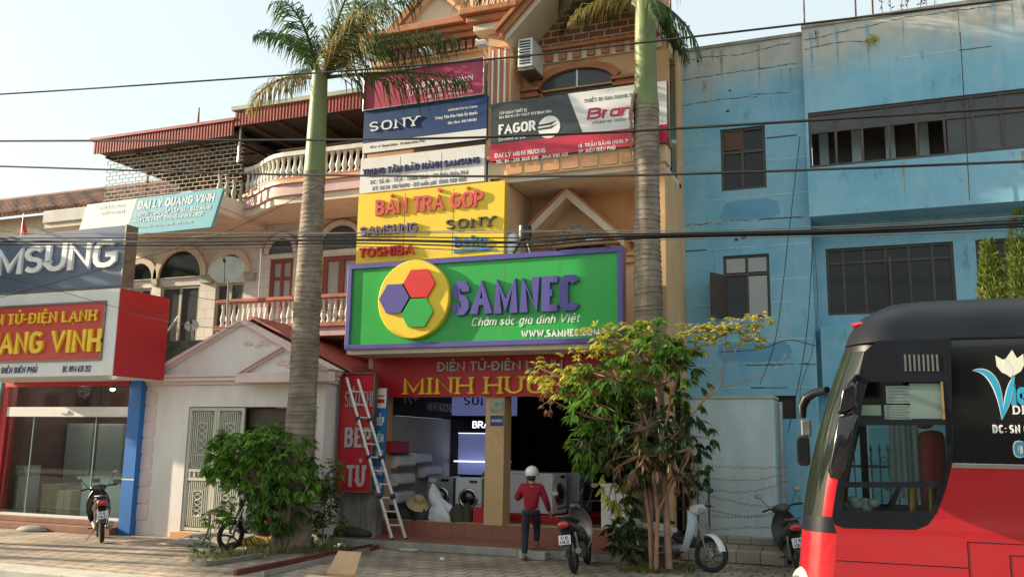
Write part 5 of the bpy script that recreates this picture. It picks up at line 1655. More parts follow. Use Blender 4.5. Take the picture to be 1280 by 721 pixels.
tree('street_tree', 'broadleaf tree with yellowing upper branches and several thin trunks, between two motorbikes', 'tree', b0,
     [([tp(814, 714), tp(812, 655), tp(803, 590), tp(786, 560), tp(766, 530)], [.034, .03, .026, .022, .014]),
      ([tp(816, 714, .1), tp(814, 630, .1), tp(806, 560, .1), tp(798, 500)], [.03, .026, .022, .018]),
      ([tp(820, 713, -.05), tp(822, 640), tp(816, 590), tp(826, 560), tp(838, 500), tp(850, 460)], [.04, .034, .03, .026, .022, .014]),
      ([tp(836, 710, .1), tp(833, 640, .1), tp(828, 560, .1), tp(820, 480, .2)], [.062, .055, .05, .03]),
      ([tp(822, 640), tp(842, 600), tp(862, 560)], [.024, .018, .012]),
      ([tp(830, 560), tp(880, 500), tp(903, 482), tp(905, 445), tp(908, 415)], [.024, .017, .014, .011, .006]),
      ([tp(900, 484), tp(930, 478), tp(965, 466), tp(985, 440)], [.010, .008, .006, .004]),
      ([tp(880, 500), tp(910, 450), tp(930, 425)], [.010, .008, .005])],
     [(tp(800, 440), (.72, .8, .42), 52, 'leaf_bright', .19, .062, .8, 7), (tp(770, 475), (.75, .9, .5), 66, 'leaf', .19, .062, .9, 7), (tp(830, 480, .2), (.75, .9, .55), 66, 'leaf', .19, .06, .9, 7),
      (tp(745, 505, -.2), (.55, .7, .45), 46, 'leaf_bright', .2, .062, .9, 7), (tp(810, 535), (.8, .9, .55), 84, 'leaf_dark', .18, .055, 1.0, 7), (tp(762, 555), (.6, .7, .45), 60, 'leaf_dark', .2, .06, 1.1, 7),
      (tp(855, 545, .2), (.5, .6, .5), 60, 'leaf_dark', .18, .055, 1.1, 7), (tp(868, 590, .2), (.26, .4, .35), 22, 'leaf_dark', .17, .05, 1.1, 7), (tp(735, 555, -.2), (.32, .4, .45), 26, 'leaf_bright', .2, .06, 1.0, 7),
      (tp(800, 580), (.6, .5, .35), 50, 'leaf_dark', .18, .055, 1.2, 7), (tp(768, 605, -.1), (.25, .3, .45), 20, 'leaf_yellow', .16, .05, 1.2, 6), (tp(800, 570, -.5), (.6, .2, .35), 26, 'leaf_brown', .2, .05, 1.4, 6),
      (tp(850, 590, -.1), (.3, .2, .3), 14, 'leaf_brown', .18, .045, 1.4, 6),
      (tp(782, 640, .2), (.22, .25, .5), 34, 'leaf_dark', .18, .055, 1.0, 6), (tp(790, 675, .3), (.3, .2, .3), 26, 'leaf_dark', .16, .055, .8, 6),
      (tp(780, 425, -.2), (.6, .5, .3), 42, 'leaf_yellow', .14, .06, .4, 6), (tp(725, 455, -.3), (.5, .4, .3), 34, 'leaf_yellow', .13, .06, .4, 6), (tp(700, 480, -.3), (.42, .3, .3), 30, 'leaf_yellow', .12, .055, .4, 6),
      (tp(745, 420, -.2), (.4, .3, .22), 24, 'leaf_yellow', .12, .055, .4, 6), (tp(690, 500, -.3), (.25, .2, .25), 14, 'leaf_brown', .12, .045, .8, 5), (tp(675, 460, -.3), (.25, .2, .2), 14, 'leaf_yellow', .11, .05, .4, 5),
      (tp(725, 480, -.3), (.3, .4, .35), 20, 'leaf_bright', .18, .06, .7, 6), (tp(815, 415, 0), (.35, .3, .25), 18, 'leaf_bright', .18, .06, .7, 6), (tp(790, 410), (.35, .3, .2), 22, 'leaf_yellow', .14, .06, .4, 6), (tp(840, 445, -.3), (.25, .3, .25), 14, 'leaf_bright', .22, .07, .9, 7),
      (tp(862, 415), (.38, .25, .13), 34, 'leaf_yellow', .10, .06, .3, 5), (tp(895, 412), (.32, .2, .13), 34, 'leaf_yellow', .10, .06, .3, 5), (tp(925, 404), (.32, .2, .12), 30, 'leaf_yellow', .10, .06, .3, 5),
      (tp(950, 398), (.2, .2, .1), 18, 'leaf_yellow', .10, .06, .3, 5), (tp(940, 425), (.2, .2, .12), 16, 'leaf_yellow', .10, .06, .3, 5), (tp(880, 432), (.4, .2, .1), 22, 'leaf_yellow', .10, .055, .3, 5), (tp(850, 440), (.35, .3, .2), 20, 'leaf', .16, .055, .6, 6)],
     0, 21, bark='bark_warm')
b1 = G(330, 690)
BY = b1.y
def bp_(px, py, dy=0):
    return at(px, py, BY + dy)
tree('garden_shrub', 'dense green leafy shrub growing in front of the cream gates', 'shrub', b1,
     [([bp_(345, 690), bp_(340, 655), bp_(325, 610)], [.05, .045, .03]), ([bp_(356, 690, .1), bp_(360, 650), bp_(365, 600)], [.045, .04, .03])],
     [(bp_(300, 560), (.5, .6, .36), 90, 'leaf_bright', .2, .08, .6, 7), (bp_(345, 555), (.6, .7, .4), 110, 'leaf_bright', .2, .08, .6, 7), (bp_(285, 580), (.4, .5, .3), 50, 'leaf_bright', .2, .08, .8, 7),
      (bp_(325, 590), (.7, .7, .45), 120, 'leaf_bright', .17, .06, .8, 7), (bp_(365, 595), (.5, .6, .5), 80, 'leaf', .2, .075, .8, 7), (bp_(350, 630), (.65, .6, .45), 90, 'leaf', .18, .07, 1.0, 7), (bp_(384, 610, -.3), (.18, .3, .25), 18, 'leaf_bright', .16, .06, .7, 6)],
     0, 22)
b2 = G(405, 686)
def sp_(px, py, dy=0):
    return at(px, py, b2.y + dy)
tree('garden_shrub', 'loose upright shrub with small dark leaves right of the left palm trunk', 'shrub', b2,
     [([sp_(402, 686), sp_(405, 640), sp_(408, 595)], [.02, .016, .008])],
     [(sp_(408, 600), (.28, .3, .35), 46, 'leaf', .12, .05, .3, 5), (sp_(404, 630), (.35, .35, .4), 60, 'leaf_dark', .12, .05, .4, 5), (sp_(412, 655), (.3, .3, .3), 40, 'leaf', .12, .05, .4, 5), (sp_(418, 585, -.1), (.18, .2, .2), 18, 'leaf_bright', .12, .05, .3, 5)],
     0, 23)
b3 = G(240, 694)
tree('garden_shrub', 'small low weedy plant at the left end of the planting bed', 'shrub', b3, [([at(262, 694, b3.y), at(263, 660, b3.y), at(262, 640, b3.y)], [.012, .01, .006])],
     [(at(252, 680, b3.y), (.22, .2, .14), 26, 'leaf', .1, .035, .3, 5), (at(272, 645, b3.y), (.3, .2, .15), 20, 'leaf_bright', .14, .05, .6, 5), (at(285, 632, b3.y), (.2, .2, .12), 14, 'leaf', .14, .05, .6, 5)], 0, 24)
b4 = G(776, 700)
tree('garden_shrub', 'low dark shrub at the foot of the broadleaf tree beside the centre scooter', 'shrub', b4, [([at(778, 700, b4.y), at(778, 680, b4.y), at(776, 665, b4.y)], [.02, .015, .01])],
     [(at(780, 672, b4.y), (.35, .3, .35), 60, 'leaf_dark', .16, .06, .5, 6), (at(765, 690, b4.y), (.25, .2, .12), 20, 'leaf_dark', .14, .05, .4, 5)], 0, 25)
# conifer beside the blue building
r = random.Random(31)
t = thing('conifer', 'feathery yellow green conifer rising behind the bus roof', 'tree', (2.35, 16.4, 0))
MB().tube([(2.35, 16.4, 0), (2.35, 16.4, 4.8)], [.14, .04], 8).build('trunk', M['bark'], t)
mb = MB()
lobes = [(2.35, 16.4, 5.9, .95)] + [(2.35 + math.cos(a) * q, 16.4 + math.sin(a) * q, z, w_) for a, q, z, w_ in ((2.6, .5, 5.1, .6), (3.4, .55, 5.4, .55), (4.4, .5, 5.2, .6), (5.3, .5, 5.55, .55), (0.3, .5, 5.3, .6), (1.5, .5, 5.2, .6), (3.0, .75, 4.4, .5), (4.0, .8, 4.3, .5), (5.0, .7, 4.5, .5))]
for lx, ly, lz, lw in lobes:
    for i in range(3600):
        tt = r.random()
        z = lz - tt * min(lz - .4, 3.2)
        rad_ = (lw * .62) * (tt ** .6) * r.uniform(.55, 1.02) + .03
        a = r.uniform(0, 6.283)
        p = Vector((lx + math.cos(a) * rad_, ly + math.sin(a) * rad_, z))
        d = Vector((math.cos(a) * .7, math.sin(a) * .7, r.uniform(.5, 1.3)))
        leaf(mb, p, d, rdir(r), r.uniform(.05, .13), r.uniform(.016, .032))
mb.build('crown', M['thuja'], t)
# planting bed with grass
kb = MB()
p1, p2, p3 = G(232, 700), G(258, 708), G(330, 697)
for a, c in ((p1, p2), (p2, p3)):
    dv = (c - a).normalized()
    nn = Vector((-dv.y, dv.x, 0)) * .08
    kb.prism([a, c, c + nn, a + nn], (0, 0, .08))
tag(kb.build('bed_kerb', mat('old_kerb', (.20, .18, .14), .95, .35, 5, bump=.5), bevel=.01), 'low concrete kerb round the planting bed by the left palm', 'kerb')
r = random.Random(41)
mb = MB()
def tuft(x, y, n, s_, h):
    for i in range(n):
        a = r.uniform(0, 6.283)
        q = s_ * math.sqrt(r.random())
        d = Vector((math.cos(a) * .5, math.sin(a) * .5, r.uniform(.7, 1.5)))
        leaf(mb, Vector((x + math.cos(a) * q, y + math.sin(a) * q, .0)), d, rdir(r), h * r.uniform(.5, 1.2), .018, .25)
for (px, py, n, s_, h) in ((350, 688, 260, .6, .25), (390, 690, 300, .6, .28), (300, 694, 200, .6, .2), (330, 682, 150, .4, .3), (262, 700, 140, .35, .15), (375, 682, 150, .3, .4), (830, 712, 260, .5, .15), (800, 714, 200, .35, .12), (870, 708, 120, .4, .12), (905, 690, 60, .3, .1), (420, 688, 120, .3, .15)):
    g_ = G(px, py)
    tuft(g_.x, g_.y, n, s_, h)
kind(mb.build('grass', M['grass']), 'stuff')
# dry weeds and rods on the blue parapet
t = thing('roof_weed', 'dry stalky weeds growing out of the blue building parapet', 'plant', (.95, 18.3, 10.5))
mb = MB()
for i in range(7):
    x = .5 + i * .16 + r.uniform(-.05, .05)
    h = r.uniform(.35, .8)
    e = (x + r.uniform(-.1, .1), 18.35, 10.5 + h)
    mb.tube([(x, 18.35, 10.5), e], .008, 4)
    for k in range(14):
        p = Vector((x, 18.35, 10.5)).lerp(Vector(e), r.uniform(.2, 1))
        leaf(mb, p, rdir(r, .5), rdir(r), .09, .03)
mb.build('stalks', M['leaf_brown'], t)
t = thing('wall_weed', 'small yellow green weed growing from a crack below the blue parapet', 'plant', (-.08 + .35, 18.15, 9.95))
mb = MB()
for i in range(40):
    leaf(mb, Vector((.27, 18.17, 9.98)) + rdir(r) * .06, rdir(r, .2), rdir(r), .12, .04)
mb.build('leaves', M['leaf_yellow'], t)
for x, h, y in ((-1.0, .95, 18.55), (.0, .9, 18.4), (.32, .7, 18.45), (-3.82, 1.9, 18.7)):
    tag(MB().tube([(x, y, 10.4), (x + .01, y, 10.5 + h)], .018, 6).build('iron_rod', M['rust']),
        'thin rusty iron rod standing up from the blue parapet, ' + {-1.0: 'at the step in the wall', .0: 'nearest left of the roof weeds', .32: 'touching the roof weeds', -3.82: 'tallest, at the left corner'}[x], 'rod', 'iron rods on the parapet')
# unseen street trees added along the kerb to shade the lower street
for i, (x, y, h) in enumerate(((-23.5, 11.6, 8.3), (-30.5, 9.6, 10.5), (-38, 7.0, 13.0))):
    blobs = []
    rq = random.Random(60 + i)
    for k in range(9):
        a = k * 2.4
        q = 1.9 if k else 0
        blobs.append(((x + math.cos(a) * q, y + math.sin(a) * q, h - 1.6 + rq.uniform(-.9, .7)), (1.5, 1.5, 1.2), 70, 'leaf', .5, .22, .6, 6))
    tree('street_tree', 'round unseen street tree, added along the left kerb for shade, ' + ('nearest to the glass shop', 'between two others', 'farthest away')[i], 'tree', (x, y, 0), [([(x, y, 0), (x + .1, y, h * .45), (x, y, h - 2)], [.2, .17, .1])], blobs, 0, 70 + i, 'unseen street trees added for shade')

# fallen leaves and grit
r = random.Random(91)
mb = MB()
for i in range(420):
    if r.random() < .55:
        g_ = G(820 + r.gauss(0, 90), r.uniform(690, 721))
    else:
        g_ = G(r.uniform(0, 900), r.uniform(672, 721))
    a = r.uniform(0, 6.283)
    leaf(mb, Vector((g_.x, g_.y, .006 + r.uniform(0, .004))), Vector((math.cos(a), math.sin(a), r.uniform(0, .25))), Vector((0, 0, 1)), r.uniform(.03, .10), r.uniform(.02, .04))
kind(mb.build('leaf_litter', M['leaf_brown']), 'stuff')
# ================================================================== scooters
def torus(mb, c, R, r_, ax='Y', n=28, m_=8, sq=1.0):
    vs, fs = [], []
    for i in range(n):
        a = 2 * math.pi * i / n
        for j in range(m_):
            b_ = 2 * math.pi * j / m_
            q, h = R + r_ * math.cos(b_), r_ * math.sin(b_) * sq
            if ax == 'Y':
                vs.append((c[0] + q * math.cos(a), c[1] + h, c[2] + q * math.sin(a)))
            elif ax == 'X':
                vs.append((c[0] + h, c[1] + q * math.cos(a), c[2] + q * math.sin(a)))
            else:
                vs.append((c[0] + q * math.cos(a), c[1] + q * math.sin(a), c[2] + h))
    for i in range(n):
        for j in range(m_):
            i2, j2 = (i + 1) % n, (j + 1) % m_
            fs.append((i * m_ + j, i2 * m_ + j, i2 * m_ + j2, i * m_ + j2))
    return mb.add(vs, fs)
def ell(cx, cz, w_, h_, x, n=14, sq=2.4):
    """cross-section ring at x, superellipse in y-z"""
    out = []
    for i in range(n):
        a = 2 * math.pi * i / n
        c, s_ = math.cos(a), math.sin(a)
        out.append((x, cx + w_ / 2 * math.copysign(abs(c) ** (2 / sq), c), cz + h_ / 2 * math.copysign(abs(s_) ** (2 / sq), s_)))
    return out
def scooter(name, label, body, seat_m, panel, loc, heading, lean, plate=True, steer=0, group=None):
    t = thing(name, label, 'motorbike', (0, 0, 0), group)
    R = .285
    WB = 1.22
    for x in (0, WB):
        mb = torus(MB(), (x, 0, R), R - .045, .045, n=30)
        wh = mb.build('wheel', M['black_rubber'], t, smooth=60)
        rim = torus(MB(), (x, 0, R), R - .085, .014, n=30, m_=6)
        for k in range(5):
            a = 2 * math.pi * k / 5
            rim.tube([(x + .05 * math.cos(a), 0, R + .05 * math.sin(a)), (x + .2 * math.cos(a), 0, R + .2 * math.sin(a))], [.022, .014], 5)
        rim.lathe([(.055, -.05), (.055, .05)], (x, 0, R), 12, 'Y')
        rim.build('rim', M['dull_metal'], wh, smooth=40)
    # side body and tail, lofted
    B = MB().loft([ell(0, .60, .10, .16, .62), ell(0, .62, .20, .24, .45), ell(0, .66, .26, .24, .2), ell(0, .73, .27, .2, -.08), ell(0, .80, .22, .15, -.32), ell(0, .84, .12, .08, -.46)])
    B.build('body', body, t, smooth=50)
    for s_ in (-1, 1):
        MB().loft([ell(s_ * .12, .62, .025, .06, .55, 8), ell(s_ * .135, .66, .03, .11, .2, 8), ell(s_ * .135, .72, .03, .08, -.1, 8), ell(s_ * .10, .80, .02, .04, -.36, 8)]).build('side_panel', panel, t, smooth=50)
    MB().loft([ell(0, .76, .12, .05, .56), ell(0, .79, .22, .09, .40), ell(0, .81, .25, .10, .15), ell(0, .85, .25, .10, -.12), ell(0, .88, .18, .06, -.30)]).build('seat', seat_m, t, smooth=60)
    MB().tube([(-.1, .1, .9), (-.34, .12, .93), (-.46, 0, .93), (-.34, -.12, .93), (-.1, -.1, .9)], .014, 6).build('grab_rail', M['dull_metal'], t, smooth=60)
    MB().loft([ell(0, .62, .10, .14, .50), ell(0, .50, .16, .18, .66), ell(0, .46, .20, .2, .84), ell(0, .52, .2, .3, .94)]).build('floor_spine', M['black_plastic'], t, smooth=50)
    # leg shield: curved sheet
    rows = []
    for z, x, w_ in ((.30, .80, .22), (.42, .88, .36), (.58, .93, .44), (.74, .95, .42), (.88, .93, .32), (.98, .90, .18)):
        rows.append([(x - .09 * (abs(k) / 4) ** 2, w_ / 2 * k / 4, z) for k in range(-4, 5)])
    ls_ = MB()
    n = 9
    vs = [p for r_ in rows for p in r_] + [(p[0] + .025, p[1], p[2]) for r_ in rows for p in r_]
    fs = []
    o2 = n * len(rows)
    for i in range(len(rows) - 1):
        for j in range(n - 1):
            a = i * n + j
            fs += [(a, a + 1, a + n + 1, a + n), (a + o2, a + n + o2, a + n + 1 + o2, a + 1 + o2)]
    ls_.add(vs, fs)
    for s_ in (-1, 1):
        ls_.tube([(r_[0 if s_ < 0 else -1][0] + .012, r_[0 if s_ < 0 else -1][1], r_[0][2]) for r_ in rows], .016, 6)
    ls_.build('leg_shield', panel, t, smooth=60)
    # front end, turned by the steering angle about the head
    F = []
    fd = MB()
    for i in range(9):
        pass
    ring = []
    fnd = MB()
    arcs = []
    for i in range(11):
        a = rad(10 + i * 15)
        arcs.append([(WB + (R + .03) * math.cos(a), y_, R + (R + .03) * math.sin(a) + (.0 if abs(y_) > .05 else .02)) for y_ in (-.065, -.04, 0, .04, .065)])
    fnd.loft(arcs, closed=False, cap=False)
    F.append(fnd.build('front_fender', body, t, smooth=60))
    for s_ in (-1, 1):
        F.append(MB().tube([(WB, s_ * .085, R), (WB - .16, s_ * .085, .78)], [.026, .022], 8).build('fork', M['dull_metal'], t, smooth=60))
    hb = MB().loft([ell(0, 1.0, .08, .10, .84), ell(0, 1.02, .30, .13, .90), ell(0, 1.01, .34, .16, .96), ell(0, .99, .22, .14, 1.03), ell(0, .98, .10, .08, 1.07)])
    F.append(hb.build('handlebar_cover', body, t, smooth=55))
    F.append(MB().ball((1.045, 0, .985), (.04, .085, .06), 12, 8).build('headlight', M['pane_light'], t, smooth=60))
    gp = MB()
    for s_ in (-1, 1):
        gp.tube([(.93, s_ * .12, 1.02), (.90, s_ * .22, 1.04), (.84, s_ * .36, 1.03)], [.014, .017, .019], 8)
        gp.tube([(.93, s_ * .22, 1.035), (.92, s_ * .36, 1.02)], .007, 5)
    F.append(gp.build('handlebar', M['black_rubber'], t, smooth=60))
    for s_ in (-1, 1):
        mm = MB().tube([(.90, s_ * .2, 1.05), (.93, s_ * .27, 1.16), (.90, s_ * .33, 1.25)], .007, 6).ball((.90, s_ * .35, 1.29), (.018, .065, .045), 12, 8)
        mo = mm.build('mirror', M['black_plastic'], t, smooth=60)
        MB().ball((.884, s_ * .35, 1.29), (.006, .056, .038), 12, 8).build('mirror_glass', M['pane_light'], mo, smooth=60)
    # rear end
    MB().ball((-.45, 0, .80), (.05, .095, .055), 12, 8).build('tail_light', M['tail_red'], t, smooth=60)
    MB().loft([[(-.30, y_, .70), (-.44, y_ * .9, .60), (-.50, y_ * .8, .42), (-.485, y_ * .8, .42), (-.42, y_ * .9, .62), (-.29, y_, .72)] for y_ in (-.07, .07)], cap=True).build('rear_fender', M['black_plastic'], t)
    if plate:
        pl = MB().prism([(-.50, -.095, .50), (-.50, .095, .50), (-.465, .095, .64), (-.465, -.095, .64)], (-.006, 0, .0015)).build('number_plate', M['sign_white'], t)
        tx = MB()
        lettering('27-B1', -.065, .065, 0, .05, 0, .001, tx=.18, gap=.14, mb=tx)
        k0 = len(tx.v)
        lettering('638.22', -.075, .075, 0, .05, 0, .001, tx=.18, gap=.12, mb=tx)
        v2 = []
        for i, (x_, y_, z_) in enumerate(tx.v):
            zz = z_ + (.515 if i >= k0 else .578)
            v2.append((-.5085 + (zz - .50) * .25 + y_, -x_, zz))
        tx.v = v2
        tx.build('plate_number', M['letter_navy'], pl)
    MB().tube([(.55, -.10, .28), (.35, -.13, .24), (.05, -.15, .28), (-.32, -.16, .38)], [.018, .022, .05, .05], 10).build('exhaust', M['dull_metal'], t, smooth=60)
    en = MB().loft([ell(0, .34, .16, .16, .30), ell(0, .33, .26, .24, .45), ell(0, .34, .24, .22, .62), ell(0, .38, .14, .14, .78)])
    en.tube([(0, -.1, R), (.42, -.11, .36)], [.03, .045], 8).tube([(0, .1, R), (.42, .11, .36)], [.04, .05], 8)
    en.build('engine', M['dull_metal'], t, smooth=45)
    for s_ in (-1, 1):
        MB().tube([(-.02, s_ * .11, .32), (-.12, s_ * .11, .66)], .022, 8).build('shock_absorber', M['chrome'], t, smooth=60)
    MB().tube([(.5, .10, .24), (.46, .27, .02)], .011, 6).build('side_stand', M['dull_metal'], t)
    MB().tube([(.5, -.22, .26), (.5, .22, .26)], .013, 6).build('foot_peg', M['black_rubber'], t)
    if steer:
        piv = Vector((WB - .16, 0, .78))
        ax = Vector((-.30, 0, .94)).normalized()
        q = Quaternion(ax, rad(steer))
        for o in F + [c_ for c_ in t.children if c_.name.split('.')[0] in ('mirror',)]:
            base = o.location.copy()
            o.rotation_mode = 'QUATERNION'
            o.rotation_quaternion = q
            o.location = piv + q @ (base - piv)
    t.location = loc
    t.rotation_mode = 'XYZ'
    t.rotation_euler = (rad(lean), 0, heading)
    return t
M['tail_red'] = mat('tail_red', (.5, .02, .02), .2, .05, 5, coat=.5)
M['scoot_black'] = mat('scoot_black', (.022, .022, .024), .25, .1, 3, coat=.4)
M['scoot_blue'] = mat('scoot_blue', (.52, .62, .66), .3, .05, 3, coat=.4)
M['scoot_grey'] = mat('scoot_grey', (.06, .058, .052), .4, .1, 3)
M['seat_black'] = mat('seat_black', (.02, .02, .02), .6, .15, 8)
def heading(a, b_):
    return math.atan2(b_.y - a.y, b_.x - a.x)
a = G(127, 678)
scooter('motorbike', 'black motorbike parked in front of the glass shop front at the left', M['scoot_black'], M['seat_black'], M['scoot_black'], a, rad(139), -6, steer=14, group='motorbikes parked on the sidewalk')
a, b_ = G(719, 716.5), G(738, 703)
scooter('motorbike', 'black and grey motorbike parked beside the person in the red sweater', M['scoot_black'], M['seat_black'], M['dull_metal'], a, heading(a, b_), -8, steer=16, group='motorbikes parked on the sidewalk')
a, b_ = G(801, 708), G(876, 714)
scooter('motorbike', 'white and pale blue motorbike parked side on behind the thin tree trunks', M['appliance'], M['seat_black'], M['scoot_blue'], a, heading(a, b_), -9, steer=-38, group='motorbikes parked on the sidewalk')
a = G(1001, 719)
scooter('motorbike', 'dull grey motorbike with a white plate partly hidden by the bus front', M['scoot_grey'], M['seat_black'], M['scoot_grey'], a, rad(103), -9, steer=12, group='motorbikes parked on the sidewalk')
a, b_ = G(355, 682), G(308, 686)
scooter('motorbike', 'dark motorbike hidden behind the leafy shrub at the cream gates', M['scoot_black'], M['seat_black'], M['scoot_blue'], a, heading(a, b_), -6, steer=-10, group='motorbikes parked on the sidewalk')

# ================================================================== person
def skin_obj(name, pts, edges, radii, m_, parent, root=0, sub=2):
    me = bpy.data.meshes.new(name)
    pts = [Vector(p) for p in pts]
    off = WORLD[parent.name]
    me.from_pydata([p - off for p in pts], edges, [])
    me.materials.append(m_)
    o = bpy.data.objects.new(name, me)
    COL.objects.link(o)
    o.parent = parent
    WORLD[o.name] = off.copy()
    sk = o.modifiers.new('skin', 'SKIN')
    for i, v in enumerate(me.skin_vertices[0].data):
        r_ = radii[i]
        v.radius = r_ if isinstance(r_, tuple) else (r_, r_)
        v.use_root = i == root
    sk.use_smooth_shade = True
    sb = o.modifiers.new('subdivision', 'SUBSURF')
    sb.levels = sb.render_levels = sub
    return o
pb = G(663, 700)
per = thing('person', 'person in red sweater, dark jeans and white helmet stepping up to the shop', 'person', (pb.x, pb.y, 0))
M['skin'] = mat('skin', (.42, .26, .18), .6, .06, 6)
M['sweater'] = mat('sweater', (.30, .012, .03), .9, .15, 12, bump=.3, bscale=60)
M['jeans'] = mat('jeans', (.022, .026, .034), .85, .25, 9)
M['helmet'] = mat('helmet', (.78, .78, .76), .25, .03, 4, coat=.5)
M['shoe'] = mat('shoe', (.16, .09, .05), .7, .2, 8)
# frame: u to the right, v forward (towards the shop), both on the ground
vdir = Vector((-.30, .95, 0)).normalized()
udir = Vector((vdir.y, -vdir.x, 0))
def pp(u, v, z):
    return Vector((pb.x, pb.y, 0)) + udir * u + vdir * v + Vector((0, 0, z * .94))
J = {'pel': pp(0, .02, .90), 'wai': pp(0, .03, 1.06), 'che': pp(0, .06, 1.26), 'nek': pp(0, .09, 1.40), 'hd0': pp(0, .12, 1.50), 'hd1': pp(0, .15, 1.60),
     'shl': pp(-.17, .07, 1.35), 'ell': pp(-.27, .12, 1.12), 'wrl': pp(-.17, .30, 1.20), 'shr': pp(.17, .07, 1.35), 'elr': pp(.27, .02, 1.10), 'wrr': pp(.33, .12, .90),
     'hil': pp(-.09, .02, .87), 'knl': pp(-.10, .02, .47), 'anl': pp(-.10, -.12, .11), 'hir': pp(.09, .02, .87), 'knr': pp(.10, .20, .56), 'anr': pp(.10, .16, .31), 'tol': pp(-.10, .05, .035), 'tor': pp(.11, .34, .255)}
names = list(J)
idx = {k: i for i, k in enumerate(names)}
E_ = [('pel', 'wai'), ('wai', 'che'), ('che', 'nek'), ('nek', 'hd0'), ('hd0', 'hd1'), ('che', 'shl'), ('shl', 'ell'), ('ell', 'wrl'), ('che', 'shr'), ('shr', 'elr'), ('elr', 'wrr'),
      ('pel', 'hil'), ('hil', 'knl'), ('knl', 'anl'), ('pel', 'hir'), ('hir', 'knr'), ('knr', 'anr'), ('anl', 'tol'), ('anr', 'tor')]
Rb = {'pel': (.085, .07), 'wai': (.09, .075), 'che': (.13, .095), 'nek': .055, 'hd0': (.07, .08), 'hd1': (.08, .09), 'shl': .055, 'ell': .04, 'wrl': .028, 'shr': .055, 'elr': .04, 'wrr': .028,
      'hil': .066, 'knl': .05, 'anl': .04, 'hir': .066, 'knr': .05, 'anr': .04, 'tol': .035, 'tor': .035}
pts = [J[k] for k in names]
edges = [(idx[a], idx[c]) for a, c in E_]
rr_ = [Rb[k] for k in names]
def hand(wr, d, side, curl):
    """five fingers grown from the wrist into the same body mesh"""
    d = d.normalized()
    base = len(pts)
    palm_ = wr + d * .075
    pts.append(palm_)
    rr_.append((.034, .018))
    edges.append((idx[wr_name], base))
    for k in range(4):
        o = side * (-.028 + k * .0185)
        a = palm_ + o + d * .02
        L = (.060, .072, .067, .052)[k]
        m1 = a + (d + curl * .3).normalized() * L * .55
        m2 = m1 + (d + curl * .9).normalized() * L * .45
        i0 = len(pts)
        pts.extend([a, m1, m2])
        rr_.extend([.0095, .0085, .007])
        edges.extend([(base, i0), (i0, i0 + 1), (i0 + 1, i0 + 2)])
    a = wr + d * .03 - side * .035
    m1 = a - side * .025 + d * .035
    i0 = len(pts)
    pts.extend([a, m1])
    rr_.extend([.011, .009])
    edges.extend([(idx[wr_name], i0), (i0, i0 + 1)])
wr_name = 'wrl'
hand(J['wrl'], (J['wrl'] - J['ell']).normalized() + Vector((0, 0, .4)), udir, vdir)
wr_name = 'wrr'
hand(J['wrr'], (J['wrr'] - J['elr']).normalized(), vdir, -udir)
skin_obj('body', pts, edges, rr_, M['skin'], per)
k1 = ['pel', 'wai', 'che', 'nek', 'shl', 'ell', 'wrl', 'shr', 'elr', 'wrr']
e1 = [('pel', 'wai'), ('wai', 'che'), ('che', 'nek'), ('che', 'shl'), ('shl', 'ell'), ('ell', 'wrl'), ('che', 'shr'), ('shr', 'elr'), ('elr', 'wrr')]
rs = {'pel': (.145, .115), 'wai': (.138, .11), 'che': (.168, .128), 'nek': .075, 'shl': .082, 'ell': .06, 'wrl': .046, 'shr': .082, 'elr': .06, 'wrr': .046}
skin_obj('sweater', [J[k] - (Vector((0, 0, .03)) if k == 'pel' else Vector()) for k in k1], [(k1.index(a), k1.index(c)) for a, c in e1], [rs[k] for k in k1], M['sweater'], per)
k1 = ['pel', 'hil', 'knl', 'anl', 'hir', 'knr', 'anr']
e1 = [('pel', 'hil'), ('hil', 'knl'), ('knl', 'anl'), ('pel', 'hir'), ('hir', 'knr'), ('knr', 'anr')]
rs = {'pel': (.118, .10), 'hil': .094, 'knl': .07, 'anl': .058, 'hir': .094, 'knr': .07, 'anr': .058}
skin_obj('jeans', [J[k] + (Vector((0, 0, .06)) if k == 'pel' else Vector()) for k in k1], [(k1.index(a), k1.index(c)) for a, c in e1], [rs[k] for k in k1], M['jeans'], per)
for a, c in (('anl', 'tol'), ('anr', 'tor')):
    A, B_ = J[a], J[c]
    hl = A - vdir * .03 + Vector((0, 0, -.045))
    skin_obj('shoe', [hl, (hl + B_) / 2 + Vector((0, 0, .005)), B_ + vdir * .03], [(0, 1), (1, 2)], [(.05, .05), (.052, .042), (.045, .032)], M['shoe'], per, sub=1)
hm = MB()
hc = J['hd1'] + Vector((0, 0, .02))
vs, fs = [], []
N, MM = 20, 9
for i in range(MM + 1):
    th = rad(112) * i / MM
    for j in range(N):
        a = 2 * math.pi * j / N
        loc = udir * math.sin(th) * math.cos(a) * .128 + vdir * math.sin(th) * math.sin(a) * .15 + Vector((0, 0, math.cos(th) * .13))
        vs.append(hc + loc)
for i in range(MM):
    for j in range(N):
        j2 = (j + 1) % N
        fs.append((i * N + j, (i + 1) * N + j, (i + 1) * N + j2, i * N + j2))
hm.add(vs, fs)
ho = hm.build('helmet', M['helmet'], per, smooth=60)
pk_ = MB().loft([[hc + vdir * (.12 + .06 * q_) * math.cos(rad(a)) + udir * (.12 + .02 * q_) * math.sin(rad(a)) + Vector((0, 0, .02 - .03 * q_)) for a in range(-60, 61, 15)] for q_ in (0, 1)], closed=False, cap=False)
pk_.build('helmet_peak', M['helmet'], ho, smooth=60)
hr = MB().ball(J['hd0'] - vdir * .035 + Vector((0, 0, .03)), (.078, .07, .075), 12, 8)
hr.build('hair', M['seat_black'], per, smooth=60)
fc = J['hd1'] + vdir * .085
